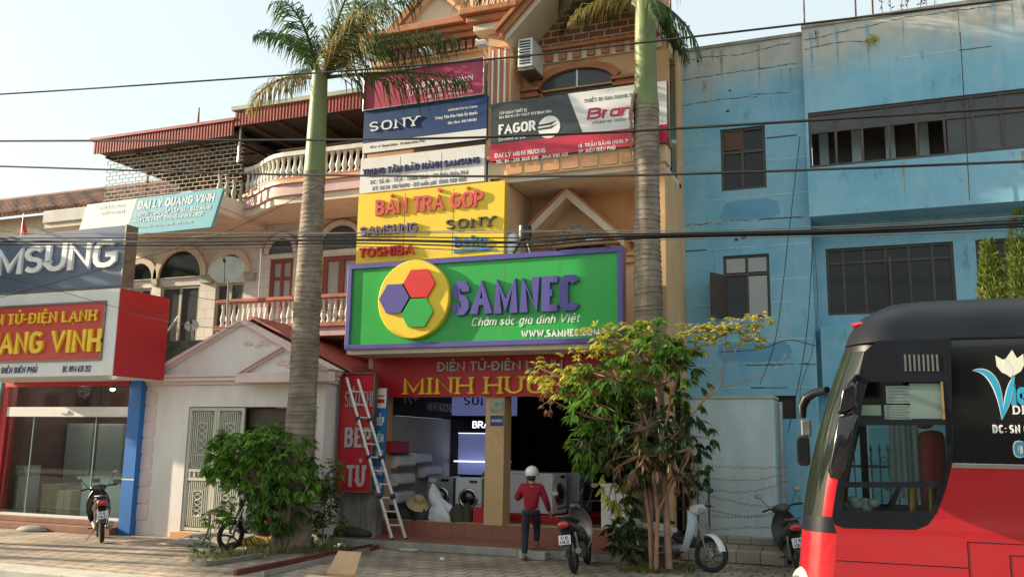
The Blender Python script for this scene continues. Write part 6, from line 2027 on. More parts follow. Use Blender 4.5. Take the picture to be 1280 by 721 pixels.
fm = MB().ball(fc + Vector((0, 0, -.05)), (.016, .022, .022), 8, 6).ball(fc + udir * .033 + Vector((0, 0, -.015)), .014, 8, 6).ball(fc - udir * .033 + Vector((0, 0, -.015)), .014, 8, 6)
fm.build('face', M['skin'], per, smooth=60)
# concrete block used as a step
q = G(672, 698)
tag(MB().xy([(q.x - .28, q.y - .25), (q.x + .22, q.y - .22), (q.x + .25, q.y + .22), (q.x - .25, q.y + .2)], .002, .15).build('step_block', M['pale_concrete'], bevel=.02), 'rough concrete block used as a step under the right shoe of the person', 'step')

# ================================================================== shop goods
def washer(name, label, x, y, z, rot, body, group, door=True, w_=.6, h=.85):
    t = thing(name, label, 'washing machine', (0, 0, 0), group)
    MB().box(-w_ / 2, w_ / 2, 0, .58, .02, h).build('cabinet', body, t, bevel=.015)
    MB().box(-w_ / 2 + .02, w_ / 2 - .02, -.012, -.001, h - .14, h - .02).build('control_panel', body, t, bevel=.004)
    MB().box(.02, .2, -.016, -.0125, h - .105, h - .045).build('display', M['black_gloss'], t)
    MB().box(-w_ / 2 + .04, -.08, -.015, -.0125, h - .12, h - .04).build('drawer', M['sign_white'], t)
    if door:
        d = torus(MB(), (0, -.012, .42), .19, .035, n=32, m_=8, sq=.7).build('door', M['chrome'], t, smooth=60)
        MB().lathe([(.165, 0), (.15, -.03), (.09, -.055), (.02, -.06)], (0, -.008, .42), 24, 'Y').build('door_glass', M['black_gloss'], d, smooth=60)
    for sx in (-1, 1):
        MB().lathe([(.025, 0), (.025, .02)], (sx * (w_ / 2 - .06), .06, 0), 8).build('foot', M['black_rubber'], t)
    t.location = (x, y, z)
    t.rotation_euler = (0, 0, rot)
    return t
WG = 'front loading washers in the shop'
def px_on(px, py, Y):
    return P(px, py, Y)
p = P(549, 650, 18.6)
washer('washing_machine', 'silver front loading washer left of the white one in the shop doorway', p.x, 18.6, .452, rad(8), M['appliance_grey'], WG)
p = P(586, 650, 18.3)
washer('washing_machine', 'white front loading washer with a round dark door beside the shop pillar', p.x, 18.25, .452, rad(6), M['appliance'], WG)
p = P(684, 650, 18.3)
washer('washing_machine', 'white washer turned sideways behind the person, on the red plinth', p.x + .2, 18.5, .6, rad(78), M['appliance'], WG)
p = P(712, 650, 18.9)
washer('washing_machine', 'dark washer turned sideways behind the white one on the red plinth', p.x + .25, 19.25, .6, rad(80), M['appliance_grey'], WG)
p = P(644, 650, 18.3)
t = thing('freezer', 'white cabinet freezer just right of the tan shop pillar', 'freezer', (p.x, 18.3, .6))
MB().box(p.x - .3, p.x + .24, 18.3, 18.9, .6, 1.42).build('cabinet', M['appliance'], t, bevel=.02)
MB().box(p.x - .3, p.x + .24, 18.29, 18.91, 1.425, 1.48).build('lid', M['appliance'], t, bevel=.01)
a, c = P(634, 655, 18.1), P(715, 655, 18.1)
tag(MB().box(a.x, c.x + .35, 18.15, 20, .453, .596).build('plinth', M['sign_red'], bevel=.01), 'low red display plinth under the sideways washers', 'plinth')
p0, p1 = P(751, 640, 17.5), P(790, 640, 17.5)
t = thing('chest_freezer', 'white chest freezer half hidden by the broadleaf tree at the shop edge', 'freezer', (p0.x + .3, 17.5, .452))
MB().box(p0.x, p1.x, 17.5, 18.1, .455, 1.24).build('cabinet', M['appliance'], t, bevel=.02)
MB().box(p0.x - .01, p1.x + .01, 17.49, 18.11, 1.243, 1.30).build('lid', M['appliance'], t, bevel=.01)
for px, py, Y, mm, lb in ((525, 612, 20.2, 'appliance', 'white top load washer in shadow behind the silver washer'), (615, 602, 19.8, 'appliance_grey', 'grey top load washer behind the tan pillar')):
    p = P(px, py, Y)
    t = thing('washing_machine', lb, 'washing machine', (p.x, Y, .452), 'top loading washers at the back')
    MB().box(p.x - .28, p.x + .28, Y, Y + .55, .455, 1.36).build('cabinet', M[mm], t, bevel=.02)
    MB().box(p.x - .26, p.x + .26, Y + .05, Y + .5, 1.363, 1.40).build('lid', M['sign_white'], t, bevel=.01)
# wall-hung air conditioners on the left wall of the room
def wall_ac(px, py, label, L=.8, h=.27):
    p = PX(px, py, -9.62)
    t = thing('air_conditioner', label, 'air conditioner', (-9.855, p.y, p.z), 'white air conditioners shown on the shop wall')
    prof = [(-9.855, 0), (-9.855, h), (-9.68, h), (-9.62, h - .04), (-9.61, .08), (-9.66, .01), (-9.72, 0)]
    MB().prism([(x, p.y, p.z + z) for x, z in prof], (0, L, 0)).build('case', M['appliance'], t, bevel=.012)
    MB().box(-9.655, -9.618, p.y + .05, p.y + L - .05, p.z + .012, p.z + .03).build('louver', M['black_plastic'], t)
for px, py, lb in ((497, 585, 'white air conditioner, upper one of the front column on the shop wall'), (497, 608, 'white air conditioner, middle one of the front column on the shop wall'),
                   (497, 631, 'white air conditioner, lowest on the shop wall beside the ladder'), (520, 581, 'white air conditioner, upper one of the rear pair on the shop wall'), (533, 597, 'white air conditioner, lower one of the rear pair on the shop wall')):
    wall_ac(px, py, lb)
p = PX(490, 566, -9.6)
t = thing('air_conditioner', 'dark red air conditioner above the white ones on the shop wall', 'air conditioner', (-9.855, p.y, p.z))
MB().box(-9.855, -9.64, p.y, p.y + .85, p.z, p.z + .25).build('case', M['sign_red'], t, bevel=.02)
MB().box(-9.68, -9.63, p.y + .05, p.y + .8, p.z - .03, p.z - .002).build('louver', M['black_plastic'], t)
a, c = PX(487, 528, -9.85), PX(556, 500, -9.85)
t = thing('wall_board', 'black board with faint K+ lettering high on the shop side wall', 'sign', (-9.85, 19, 2.7))
MB().box(-9.858, -9.83, 17.6, 20.8, 2.66, 3.35).build('panel', M['black_rubber'], t)
tx = lettering('K+', 18.1, 18.75, 2.9, .36, 0, .004, tx=.18)
lettering('MINH HƯƠNG', 19.2, 20.6, 2.8, .2, 0, .004, tx=.16, mb=tx)
tx.v = [(-9.829 - y_, x_, z_) for x_, y_, z_ in tx.v]
tx.build('lettering', M['letter_grey'], t)
# lit television display
t = thing('television_stand', 'black display stand with a blue lit BRAVIA panel inside the shop', 'display stand', (-8.0, 20.6, .452))
DX0, DX1, DY = P(552, 560, 20.6).x, P(640, 560, 20.6).x, 20.6
MB().box(DX0, DX1, DY, DY + .4, .455, 2.72).build('housing', M['black_gloss'], t)
M['glow_blue'] = mat('glow_blue', (.13, .15, .3), .5, emit=(.2, .23, .5), estr=.14, var=.25, scale=1.2)
M['glow_white'] = mat('glow_white', (.8, .8, .9), .4, emit=(.75, .82, 1), estr=.8)
a, c = P(572, 602, DY), P(DX1 and 632, 532, DY)
MB().box(a.x, DX1 - .1, DY - .01, DY - .001, 1.3, 2.28).build('lit_panel', M['glow_blue'], t)
MB().box(a.x, DX1 - .1, DY - .25, DY - .011, 1.60, 1.63).build('lit_shelf', M['glow_white'], t)
MB().box(a.x, DX1 - .1, DY - .03, DY - .012, 2.285, 2.30).build('light_strip', M['glow_white'], t)
lettering('BRAVIA', P(591, 523, DY).x, P(619, 523, DY).x + .25, 2.42, .17, DY, .01, tx=.15).build('lettering', M['glow_white'], t)
MB().box(P(563, 512, DY).x, DX1, DY - .02, DY + .3, 2.73, 3.3).build('fascia', M['glow_blue'], t)
lettering('SONY', P(580, 498, DY).x, P(622, 498, DY).x, 2.98, .22, DY - .02, .01, tx=.2, ty=.12, serif=.08).build('lettering', M['black_gloss'], t)
# things on the threshold
p = P(549, 652, 17.35)
t = thing('sack', 'white tied cloth sack standing on the shop floor edge before the washers', 'sack', (p.x, 17.4, .452))
rs_ = random.Random(5)
def crumple(cx, cy, z0, rx, ry, h, lean, n=22, m_=12):
    ph = [(rs_.uniform(0, 6.283), rs_.uniform(.03, .09), k) for k in (3, 4, 5, 7, 9)]
    rings = []
    for i in range(m_ + 1):
        t = i / m_
        w_ = (math.sin(math.pi * min(1, .28 + t * .72)) ** .7) * (1 - .25 * t) + .02
        ring = []
        for k in range(n):
            a = 2 * math.pi * k / n
            q = w_ * (1 + sum(am * math.sin(f * a + p0 + t * 4) for p0, am, f in ph) + rs_.uniform(-.03, .03))
            ring.append((cx + lean * t + rx * q * math.cos(a), cy + ry * q * math.sin(a), z0 + h * t + rs_.uniform(-.012, .012)))
        rings.append(ring)
    return rings
cb = MB().loft(crumple(p.x + .06, 17.4, .453, .30, .22, .46, -.06))
cb.loft(crumple(p.x - .10, 17.42, .78, .17, .14, .42, -.10))
cb.build('cloth', mat('white_cloth', (.72, .74, .80), .9, .08, 8, bump=.6, bscale=9), t, smooth=50)
p = P(523, 632, 17.3)
t = thing('straw_hat', 'wide straw hat resting on dark bags left of the white sack', 'hat', (p.x, 17.3, .8))
hb = MB().lathe([(.01, .13), (.09, .12), (.11, .02), (.24, -.05), (.25, -.06), (.11, .0), (.08, .1)], (0, 0, 0), 24, cap=False)
q = Matrix.Rotation(rad(28), 4, 'Y') @ Matrix.Rotation(rad(28), 4, 'X')
hb.v = [tuple((q @ Vector(v)) + Vector((p.x, 17.3, .83))) for v in hb.v]
hb.build('brim', mat('straw', (.52, .36, .2), .9, .12, 14, bump=.4), t, smooth=50)
def lump(name, label, cat, c, rx, ry, h, m_, seed):
    r = random.Random(seed)
    rings = []
    ph = [r.uniform(.85, 1.15) for _ in range(14)]
    for f, w_ in ((0, .9), (.2, 1.0), (.5, .95), (.75, .75), (.92, .45), (1, .12)):
        rings.append([(c[0] + rx * w_ * math.cos(2 * math.pi * k / 14) * ph[k] * r.uniform(.93, 1.07), c[1] + ry * w_ * math.sin(2 * math.pi * k / 14) * ph[k], c[2] + h * f * r.uniform(.93, 1.07)) for k in range(14)])
    return tag(MB().loft(rings).build(name, m_, smooth=70), label, cat)
M['dark_bag'] = mat('dark_bag', (.035, .035, .03), .7, .4, 5, bump=.5, bscale=12)
M['olive'] = mat('olive', (.06, .055, .03), .8, .3, 6, bump=.5, bscale=12)
p = P(524, 650, 17.35)
lump('bag', 'dark bag pile under the straw hat', 'bag', (p.x, 17.4, .453), .28, .22, .34, M['dark_bag'], 1)
p = P(505, 650, 17.45)
lump('bag', 'long dark tarpaulin heap behind the ladder foot', 'bag', (p.x, 17.5, .453), .45, .3, .30, M['dark_bag'], 2)
p = P(571, 650, 17.3)
lump('bag', 'olive backpack between the white sack and the red jerrycan', 'bag', (p.x, 17.35, .453), .2, .16, .36, M['olive'], 3)
p = P(583, 650, 17.3)
lump('bag', 'second olive backpack touching the red jerrycan', 'bag', (p.x, 17.36, .453), .14, .16, .38, M['olive'], 4)
p = P(599, 655, 17.25)
t = thing('jerrycan', 'red plastic jerrycan on the threshold beside the tan pillar', 'jerrycan', (p.x, 17.25, .452))
MB().rbox(p.x - .125, p.x + .125, 17.2, 17.38, .453, .77, .04).build('can', M['sign_red'], t, bevel=.012)
MB().tube([(p.x - .07, 17.29, .77), (p.x - .07, 17.29, .82), (p.x + .05, 17.29, .82), (p.x + .05, 17.29, .77)], .014, 6).build('handle', M['sign_red'], t)
MB().lathe([(.03, 0), (.03, .04)], (p.x + .09, 17.29, .772), 10).build('cap', M['black_plastic'], t)
# poster on the pillar
t = thing('poster', 'small green photo poster above a navy name strip on the tan shop pillar', 'poster', (-7.19, 17.07, 2.4))
a, c = P(613, 500, 17.07), P(629, 516, 17.07)
MB().box(a.x, c.x, 17.068, 17.078, c.z, a.z).build('picture', mat('poster_green', (.30, .36, .28), .5, .5, 9), t)
a, c = P(613, 519, 17.07), P(629, 532, 17.07)
MB().box(a.x, c.x, 17.068, 17.078, c.z, a.z).build('name_strip', M['sign_navy'], t)
lettering('MINH HƯƠNG', a.x + .02, c.x - .02, (a.z + c.z) / 2 - .03, .06, 17.068, .003, tx=.18).build('lettering', LW, t)
M['aluminium'] = mat('aluminium', (.62, .62, .60), .42, .08, 6, metal=.35)
# aluminium ladder leaning on the red upright sign
t = thing('ladder', 'extending aluminium ladder leaning against the red upright sign', 'ladder', (-9.0, 16.5, .17))
fa, fb = Vector((P(490, 675, 16.1).x, 16.1, .18)), Vector((P(507, 674, 16.25).x, 16.25, .18))
ta, tb = P(433, 472, 15.85), P(447, 474, 15.88)
for a, c in ((fa, ta), (fb, tb)):
    d = (c - a)
    MB().tube([a, a + d * .52], .034, 6).build('rail', M['aluminium'], t)
    MB().tube([a + d * .45 + Vector((.03, -.04, 0)), c + Vector((.03, -.04, 0))], .028, 6).build('rail', M['aluminium'], t)
    kn = MB()
    for f in (.26, .50, .74):
        kn.ball(a + d * f + Vector((.01, -.03, 0)), .06, 8, 6)
    kn.build('hinge', M['black_plastic'], t, smooth=60)
    MB().ball(a, .04, 8, 6).build('foot', M['black_rubber'], t)
for i in range(1, 12):
    f = i / 12
    MB().tube([fa.lerp(ta, f) + Vector((.01, -.02, 0)), fb.lerp(tb, f) + Vector((.01, -.02, 0))], .016, 6).build('rung', M['aluminium'], t)
# stained wall stub under the red sign
tag(MB().box(-10.1, -9.36, 16.2, 16.5, .172, 1.05).build('wall_stub', mat('stained', (.26, .24, .22), .95, .2, 3, dirt=(.04, .04, .035), damt=.9, dscale=(4, 4, .5), bump=.4)), 'stained grey wall stub under the red upright sign', 'wall')
p = G(440, 668, .2)
lump('bag', 'crumpled black plastic sheet at the foot of the stained wall stub', 'bag', (p.x, p.y + .1, .172), .5, .25, .22, M['dark_bag'], 8)
p = G(425, 684)
lump('bag', 'small white plastic bag lying on the pavement below the terrace edge', 'bag', (p.x, p.y, .002), .13, .1, .09, M['sign_white'], 9)
p = G(553, 699)
lump('litter', 'tiny white scrap of paper on the pavement before the terrace', 'litter', (p.x, p.y, .002), .05, .04, .04, M['sign_white'], 10)
p = G(510, 688)
lump('litter', 'pale crumpled wrapper against the terrace edge', 'litter', (p.x, p.y, .002), .22, .08, .05, M['pale_concrete'], 11)
p = G(45, 663)
lump('sack', 'grey cement sack lying at the glass shop doorstep', 'sack', (p.x, p.y - .1, .002), .38, .2, .12, M['concrete'], 12)
# cardboard box and steel bars in the foreground
p = G(408, 744)
t = thing('cardboard_box', 'open brown cardboard box with one flap up in the foreground', 'box', (p.x, p.y, 0))
x, y = p.x, p.y
b = MB().box(x - .2, x + .28, y - .12, y - .11, .01, .26).box(x - .2, x - .19, y - .109, y + .25, .01, .26).box(x + .27, x + .28, y - .109, y + .25, .01, .26).box(x - .189, x + .269, y + .24, y + .25, .01, .26).box(x - .189, x + .269, y - .109, y + .239, .01, .02)
b.build('carton', M['cardboard'], t)
MB().prism([(x - .17, y + .25, .26), (x + .27, y + .25, .26), (x + .29, y + .37, .54), (x - .08, y + .37, .54)], (0, .01, 0)).build('flap', M['cardboard'], t)
MB().prism([(x - .2, y - .12, .262), (x + .28, y - .12, .262), (x + .2, y - .3, .2), (x - .3, y - .3, .2)], (0, 0, .01)).build('flap', M['cardboard'], t)
M['red_steel'] = mat('red_steel', (.15, .03, .025), .6, .3, 5)
for (pa, pc, z, w_, lb, mm) in (((296, 719), (470, 684), .02, .06, 'long dark red steel bar lying on the pavement, nearest the cardboard box', 'red_steel'), ((330, 721), (462, 690), .02, .05, 'grey steel bar lying beside the dark red bars', 'steel'),
                            ((385, 706), (474, 686), .02, .06, 'shorter dark red steel bar lying by the planting bed', 'red_steel')):
    a, c = G(*pa), G(*pc)
    dv = (c - a).normalized()
    nn = Vector((-dv.y, dv.x, 0)) * w_
    tag(MB().prism([a + Vector((0, 0, .004)), c + Vector((0, 0, .004)), c + nn + Vector((0, 0, .004)), a + nn + Vector((0, 0, .004))], (0, 0, .08)).build('steel_bar', M[mm]), lb, 'steel bar', 'steel bars on the pavement')
# goods in the glass shop
def carton(px, py, Y, w_, d_, h, m_, label, cat='box', name='carton'):
    p = P(px, py, Y)
    t = thing(name, label, cat, (p.x, Y, .202))
    MB().box(p.x - w_ / 2, p.x + w_ / 2, Y, Y + d_, .204, .204 + h).build('body', M[m_], t, bevel=.01)
    if cat == 'box':
        MB().box(p.x - .03, p.x + .03, Y - .002, Y + d_ + .002, .206, .206 + h).build('tape', M['letter_grey'], t)
    else:
        MB().box(p.x - w_ / 2, p.x + w_ / 2, Y - .02, Y - .002, .21 + h * .8, .2 + h).build('control_panel', M['sign_white'], t)
        MB().box(p.x + .02, p.x + w_ / 2 - .06, Y - .026, Y - .021, .21 + h * .85, .2 + h * .96).build('display', M['black_gloss'], t)
    return t
carton(60, 640, 16.6, .55, .5, .72, 'cardboard', 'brown carton behind the shop glass, left of the pale one')
carton(78, 640, 16.2, .42, .4, .62, 'tan_light', 'pale yellow carton behind the shop glass beside the motorbike')
carton(95, 640, 16.8, .7, .5, .68, 'cardboard', 'large brown carton behind the shop glass, right of the pale one')
carton(20, 640, 16.4, .42, .4, 1.15, 'room_wall', 'tall grey appliance behind the shop glass at the far left', 'appliance', 'appliance')
carton(112, 640, 16.4, .62, .55, .95, 'appliance', 'white washer behind the shop glass, left one of the pair', 'washing machine', 'washing_machine')
carton(138, 640, 16.3, .66, .55, .95, 'appliance', 'white washer behind the shop glass next to the blue post', 'washing machine', 'washing_machine')
for i, px in enumerate((50, 92, 132)):
    p = P(px, 600, 18.3)
    p = P(px, 600, 17.6)
    t = thing('fridge', 'tall dim grey fridge at the back of the glass shop, ' + ('leftmost', 'middle', 'rightmost')[i] + ' of three', 'fridge', (p.x, 17.6, .202), 'fridges in the glass shop')
    MB().box(p.x - .42, p.x + .42, 17.6, 18.2, .96, 2.4).build('upper_door', M['room_wall'], t, bevel=.05)
    MB().box(p.x - .42, p.x + .42, 17.6, 18.2, .204, .95).build('lower_door', M['room_wall'], t, bevel=.05)
    MB().box(p.x - .3, p.x + .3, 17.56, 17.599, 1.02, 1.05).build('handle', M['dull_metal'], t)
# outdoor unit, dishes, flag, barbed fence, chimney things
p = P(647, 86, 16.5)
t = thing('air_conditioner', 'white outdoor air conditioner unit high on the tan house beside the arched window', 'air conditioner', (p.x + .12, 16.5, p.z))
MB().box(p.x + .02, p.x + .34, 16.45, 17.15, p.z, p.z + .62).build('case', M['appliance'], t, bevel=.015)
gl = MB()
for i in range(9):
    gl.box(p.x + .06, p.x + .30, 16.435, 16.449, p.z + .06 + i * .06, p.z + .085 + i * .06)
gl.build('grille', M['black_plastic'], t)
MB().box(p.x, p.x + .36, 16.5, 17.19, p.z - .06, p.z - .002).build('bracket', M['dull_metal'], t)
def dish(px, py, Y, r_, az, label, foot):
    p = P(px, py, Y)
    t = thing('satellite_dish', label, 'satellite dish', (p.x, Y, p.z), 'satellite dishes')
    d = Vector((math.sin(rad(az)), -math.cos(rad(az)), .55)).normalized()
    u_ = d.cross(Vector((0, 0, 1))).normalized()
    v_ = u_.cross(d)
    rings = []
    for k in range(7):
        q = r_ * k / 6 + .002
        rings.append([p + u_ * q * math.cos(a) + v_ * q * math.sin(a) + d * (q / r_) ** 2 * r_ * .25 for a in [2 * math.pi * j / 24 for j in range(24)]])
    o = MB().loft(rings, cap=False).build('reflector', M['dish'], t, smooth=60)
    tip = p + d * r_ * .95
    MB().tube([p - v_ * r_ * .9 + d * r_ * .2, tip], .012, 6).tube([tip, tip + d * .08], .035, 8).build('feed_arm', M['black_plastic'], t)
    MB().tube([p - d * .05, p - d * .12 + Vector((0, 0, -.1)), (p.x, Y + .1, foot)], .025, 6).build('mast', M['steel'], t, smooth=60)
M['dish'] = mat('dish', (.50, .48, .42), .55, .08, 4, dirt=(.2, .15, .1), damt=.4)
dish(285, 340, 16.8, .40, 24, 'large grey satellite dish standing at the left end of the lower balcony', 4.5)
dish(218, 407, 15.9, .24, -40, 'small grey satellite dish at roof level left of the pink gable', 4.0)
dish(240, 408, 16.6, .16, 30, 'smallest satellite dish, right of the small one by the pink gable', 4.0)
tag(MB().box(-15.4, -13.6, 15.95, 17.0, 3.45, 4.2).build('roof_wall', mat('mossy', (.10, .10, .085), .95, .4, 4, bump=.6)), 'dark mossy parapet wall behind the red sign box and the pink gable', 'wall')
p = P(27, 290, 17)
t = thing('flag', 'small red flag on a thin staff behind the slate sign', 'flag', p)
MB().tube([(p.x, 17, p.z - .5), (p.x, 17, p.z + .5)], .012, 6).build('staff', M['dull_metal'], t)
MB().add([(p.x - .15, 17.02, p.z - .1), (p.x + .22, 17.03, p.z - .1), (p.x + .02, 17.0, p.z + .42), (p.x - .15, 17.03, p.z - .1)], [(0, 1, 2)]).build('cloth', M['letter_red'], t)
# dark urn and white pot on the loggia
p = P(656, 300, 16.5)
t = thing('planter', 'black pot on splayed legs on the small balcony above the green sign', 'planter', (p.x, 16.5, p.z))
MB().lathe([(.12, .0), (.14, .1), (.13, .28), (.05, .3)], (p.x, 16.5, p.z), 14).build('pot', M['black_plastic'], t, smooth=50)
for a in (200, 320, 90):
    MB().tube([(p.x + .08 * math.cos(rad(a)), 16.5 + .08 * math.sin(rad(a)), p.z), (p.x + .3 * math.cos(rad(a)), 16.5 + .3 * math.sin(rad(a)), p.z - .42)], .035, 6).build('leg', M['black_plastic'], t)
p = P(642, 300, 16.6)
t = thing('white_tank', 'small white rounded tank left of the black pot on the balcony', 'tank', (p.x, 16.6, p.z - .4))
MB().lathe([(.14, -.4), (.16, -.1), (.13, .08), (.03, .14)], (p.x, 16.6, p.z), 16).build('tank', M['appliance'], t, smooth=50)
# barbed wire fence before the pale block
FY = 17.25
for px, top, lb in ((887, 597, 'rusty pointed fence post nearest the pale block'), (873, 590, 'rusty pointed fence post, middle one beside the tree'), (863, 592, 'rusty pointed fence post closest to the tree')):
    a = P(px, 662, FY)
    zt = P(px, top, FY).z
    tag(MB().tube([(a.x, FY, .22), (a.x, FY, zt - .08)], .022, 6).lathe([(.022, 0), (.04, .04), (.012, .10), (.002, .2)], (a.x, FY, zt - .08), 8).build('fence_post', M['rust']), lb, 'post', 'fence posts by the tree')
rb = random.Random(8)
for i, (y0, y1, sag) in enumerate(((582, 584, .02), (611, 600, .12), (619, 634, .05), (637, 640, .10), (644, 636, .08), (597, 592, .08), (662, 660, -.03))):
    a, c = P(887, y0, FY), P(985, y1, FY)
    pts_ = []
    for k in range(25):
        q = a.lerp(c, k / 24)
        pts_.append(q + Vector((0, rb.uniform(-.02, .02), -sag * math.sin(math.pi * k / 24) + rb.uniform(-.015, .015))))
    mb = MB().tube(pts_, .0045, 4)
    for q in pts_[1:-1]:
        mb.tube([q + Vector((-.012, 0, -.028)), q + Vector((.012, 0, .028))], .004, 4)
    tag(mb.build('barbed_wire', M['rust']), 'sagging barbed wire strand across the pale block', 'wire', 'barbed wire strands')
# spear fence in the yard seen through the bus windows
t = thing('spear_fence', 'dark iron fence with spear tips beside a gate pillar, seen through the bus window', 'fence', (.3, 16.4, .44))
mb = MB()
for i in range(16):
    x = -.55 + i * .14
    mb.tube([(x, 17.3, .44), (x, 17.3, 2.0)], .014, 6).lathe([(.014, 0), (.03, .03), (.002, .14)], (x, 17.3, 2.0), 6)
mb.build('bar', M['black_plastic'], t)
MB().box(-.6, 1.7, 17.28, 17.32, 1.72, 1.77).box(-.6, 1.7, 17.28, 17.32, .6, .65).build('rail', M['black_plastic'], t)
mb = MB()
for i in range(8):
    torus(mb, (-.48 + i * .28, 17.3, 1.86), .05, .008, n=14, m_=5)
mb.build('ring', M['black_plastic'], t)
t = thing('gate_pillar', 'grey iron lattice gate pillar with a lantern cap, seen through the bus window', 'pillar', (-.62, 17.3, .44))
mb = MB()
for dx in (-.16, .16):
    mb.box(-.78 + dx - .02, -.78 + dx + .02, 17.28, 17.32, .44, 2.15)
mb.box(-.98, -.58, 17.2, 17.4, 2.15, 2.22).box(-.92, -.64, 17.22, 17.38, 2.23, 2.3)
mb.build('frame', M['dull_metal'], t)
mb = MB()
for k in range(9):
    for s_ in (-1, 1):
        mb.tube([(-.78 - .15 * s_, 17.3, .6 + k * .17), (-.78 + .15 * s_, 17.3, .77 + k * .17)], .009, 5)
mb.build('lattice', M['dull_metal'], t)
# ================================================================== bus
M['bus_red'] = mat('bus_red', (.46, .008, .018), .22, .05, 1, coat=.9, dirt=(.30, .06, .05), damt=.25, dscale=(.5, .5, 2))
M['bus_black'] = mat('bus_black', (.008, .010, .015), .38, .2, 2, spec=.22, dirt=(.025, .025, .027), damt=.35)
M['bus_window'] = mat('bus_window', (.006, .007, .008), .08, .1, 1, coat=.5)
M['windscreen'] = mat('windscreen', (.012, .018, .014), .06, .3, 1, spec=.35)
M['brass'] = mat('brass', (.55, .36, .12), .35, .15, 5, metal=.8)
M['cyan_print'] = mat('cyan_print', (.03, .36, .56), .35, .2, 3)
M['cream_print'] = mat('cream_print', (.74, .74, .62), .4, .06, 5)
M['curtain'] = leafmat('curtain', (.60, .68, .72), (.66, .74, .78), .65, .9)
bus = thing('bus', 'red and black bus with a lotus emblem and papers in the driver window', 'bus', (4, 10.2, -.15))
BY0, BYC, BHW, BRX = 9.0, 10.2, 1.2, 9.0
sil = [(998, 721), (1001, 690), (1003, 657), (1004.5, 636), (1011, 590), (1024, 535), (1040, 482), (1054, 443), (1061, 420), (1076, 398), (1094, 385), (1112, 378)]
Zs, Xs = [], []
for px, py in sil:
    q = P(px, py, 9.55)
    Zs.append(q.z)
    Xs.append(q.x)
def Xf(z):
    if z <= Zs[0]:
        return Xs[0] - .01
    for i in range(len(Zs) - 1):
        if Zs[i] <= z <= Zs[i + 1]:
            k = (z - Zs[i]) / (Zs[i + 1] - Zs[i])
            return Xs[i] + (Xs[i + 1] - Xs[i]) * k
    return Xs[-1]
def front_pts(z, t0=0, t1=90, inset=0.0, rx=.34, ry=.5):
    """front outline from the near side (t=0) round to the far side"""
    xf = Xf(z)
    near = []
    n = 8
    for i in range(n + 1):
        t = rad(t0 + (t1 - t0) * i / n)
        near.append((xf + rx * (1 - math.sin(t)) , BYC - BHW + inset + ry * (1 - math.cos(t))))
    far = [(x, 2 * BYC - y) for x, y in near][::-1]
    return near, far
def shell(zs, t0, name, m_, thick=None, smooth=60, both=True):
    rings = []
    for z in zs:
        a, c = front_pts(z, t0)
        rings.append([(x, y, z) for x, y in a + c])
    return MB().loft(rings, closed=False, cap=False).build(name, m_, bus, smooth=smooth)
zl = [.12, .3, .5, .7, .85, 1.0, 1.1, P(1003, 659, 9.5).z]
shell(zl, 0, 'front_panel', M['bus_red'])
z1 = P(1004, 640, 9.5).z
shell([zl[-1] + .001, (zl[-1] + z1) / 2, z1], 0, 'cowl', M['bus_black'])
z2 = P(1054, 445, 9.5).z
gz = [z1 + .001 + (z2 - z1) * i / 10 for i in range(11)]
shell(gz, 24, 'windscreen', M['windscreen'])
for far in (False, True):
    for nm, za, zb, mm in (('corner_pillar', 0, 4, 'bus_red'), ('corner_pillar', 4, 10, 'bus_black')):
        rings = []
        for z in gz[za:zb + 1]:
            near, fr_ = front_pts(z, 0, 24)
            rings.append([(x, y, z) for x, y in (fr_ if far else near)])
        MB().loft(rings, closed=False, cap=False).build(nm, M[mm], bus, smooth=60)
ztop = P(1240, 370, 9.35).z
zside = P(1190, 425, 9).z
rings = []
K = [(z2 + .001, 0.06), (zside + .0, 0.06), (zside + .005, 0.0), (zside + .13, .03), (zside + .22, .09), (zside + .30, .2), (ztop - .02, .38), (ztop, .62)]
for z, ins in K:
    a, c = front_pts(z, 0, 90, ins, .42, .5)
    pl = [(x, y, z) for x, y in a] + [(x, y, z) for x, y in [(q[0], 2 * BYC - q[1]) for q in a][::-1]]
    pl = [(BRX, BYC - BHW + ins, z)] + pl + [(BRX, BYC + BHW - ins, z)]
    rings.append(pl)
roof = MB().loft(rings, closed=False, cap=False)
n = len(rings[0])
roof.add(rings[-1], [tuple(range(n))])
roof.build('roof', M['bus_black'], bus, smooth=50)
MB().box(BRX - .02, BRX, BYC - BHW + .01, BYC + BHW - .01, .1, ztop - .3).build('rear_panel', M['bus_red'], bus)
def bxz(l, Y=9.0):
    return [(P(x, y, Y).x, P(x, y, Y).z) for x, y in l]
side = MB()
polys = [[(1072, 477), (1080, 440), (1096, 426), (1186, 423), (1186, 477)], [(1066, 524), (1072, 477), (1080, 477), (1076, 524)], [(1064, 531), (1066, 524), (1187, 524), (1187, 531)],
         [(1177, 477), (1186, 477), (1187, 524), (1179, 524)], [(1047, 602), (1064, 531), (1072, 531), (1058, 602)], [(1182, 531), (1187, 531), (1190, 578), (1184, 602), (1182, 602)],
         [(1045.5, 609), (1047, 602), (1184, 602), (1183, 609)], [(1040, 645), (1045.5, 609), (1056, 609), (1053, 639)], [(1040, 645), (1053, 639), (1166, 639), (1174, 609), (1183, 609), (1172, 640), (1160, 656), (1145, 662), (1055, 660), (1043, 655)]]
for q in polys:
    side.xz(bxz(q), BY0, BY0 + .05)
side.build('driver_window_frame', M['bus_black'], bus)
zb0 = P(1200, 578, 9).z
xw = P(1190, 578, 9).x
xt = P(1187, 424, 9).x
MB().xz([(xt + .012, zside), (BRX, zside), (BRX, zb0), (xw + .012, zb0)], BY0, BY0 + .05).build('side_glass', M['bus_window'], bus)
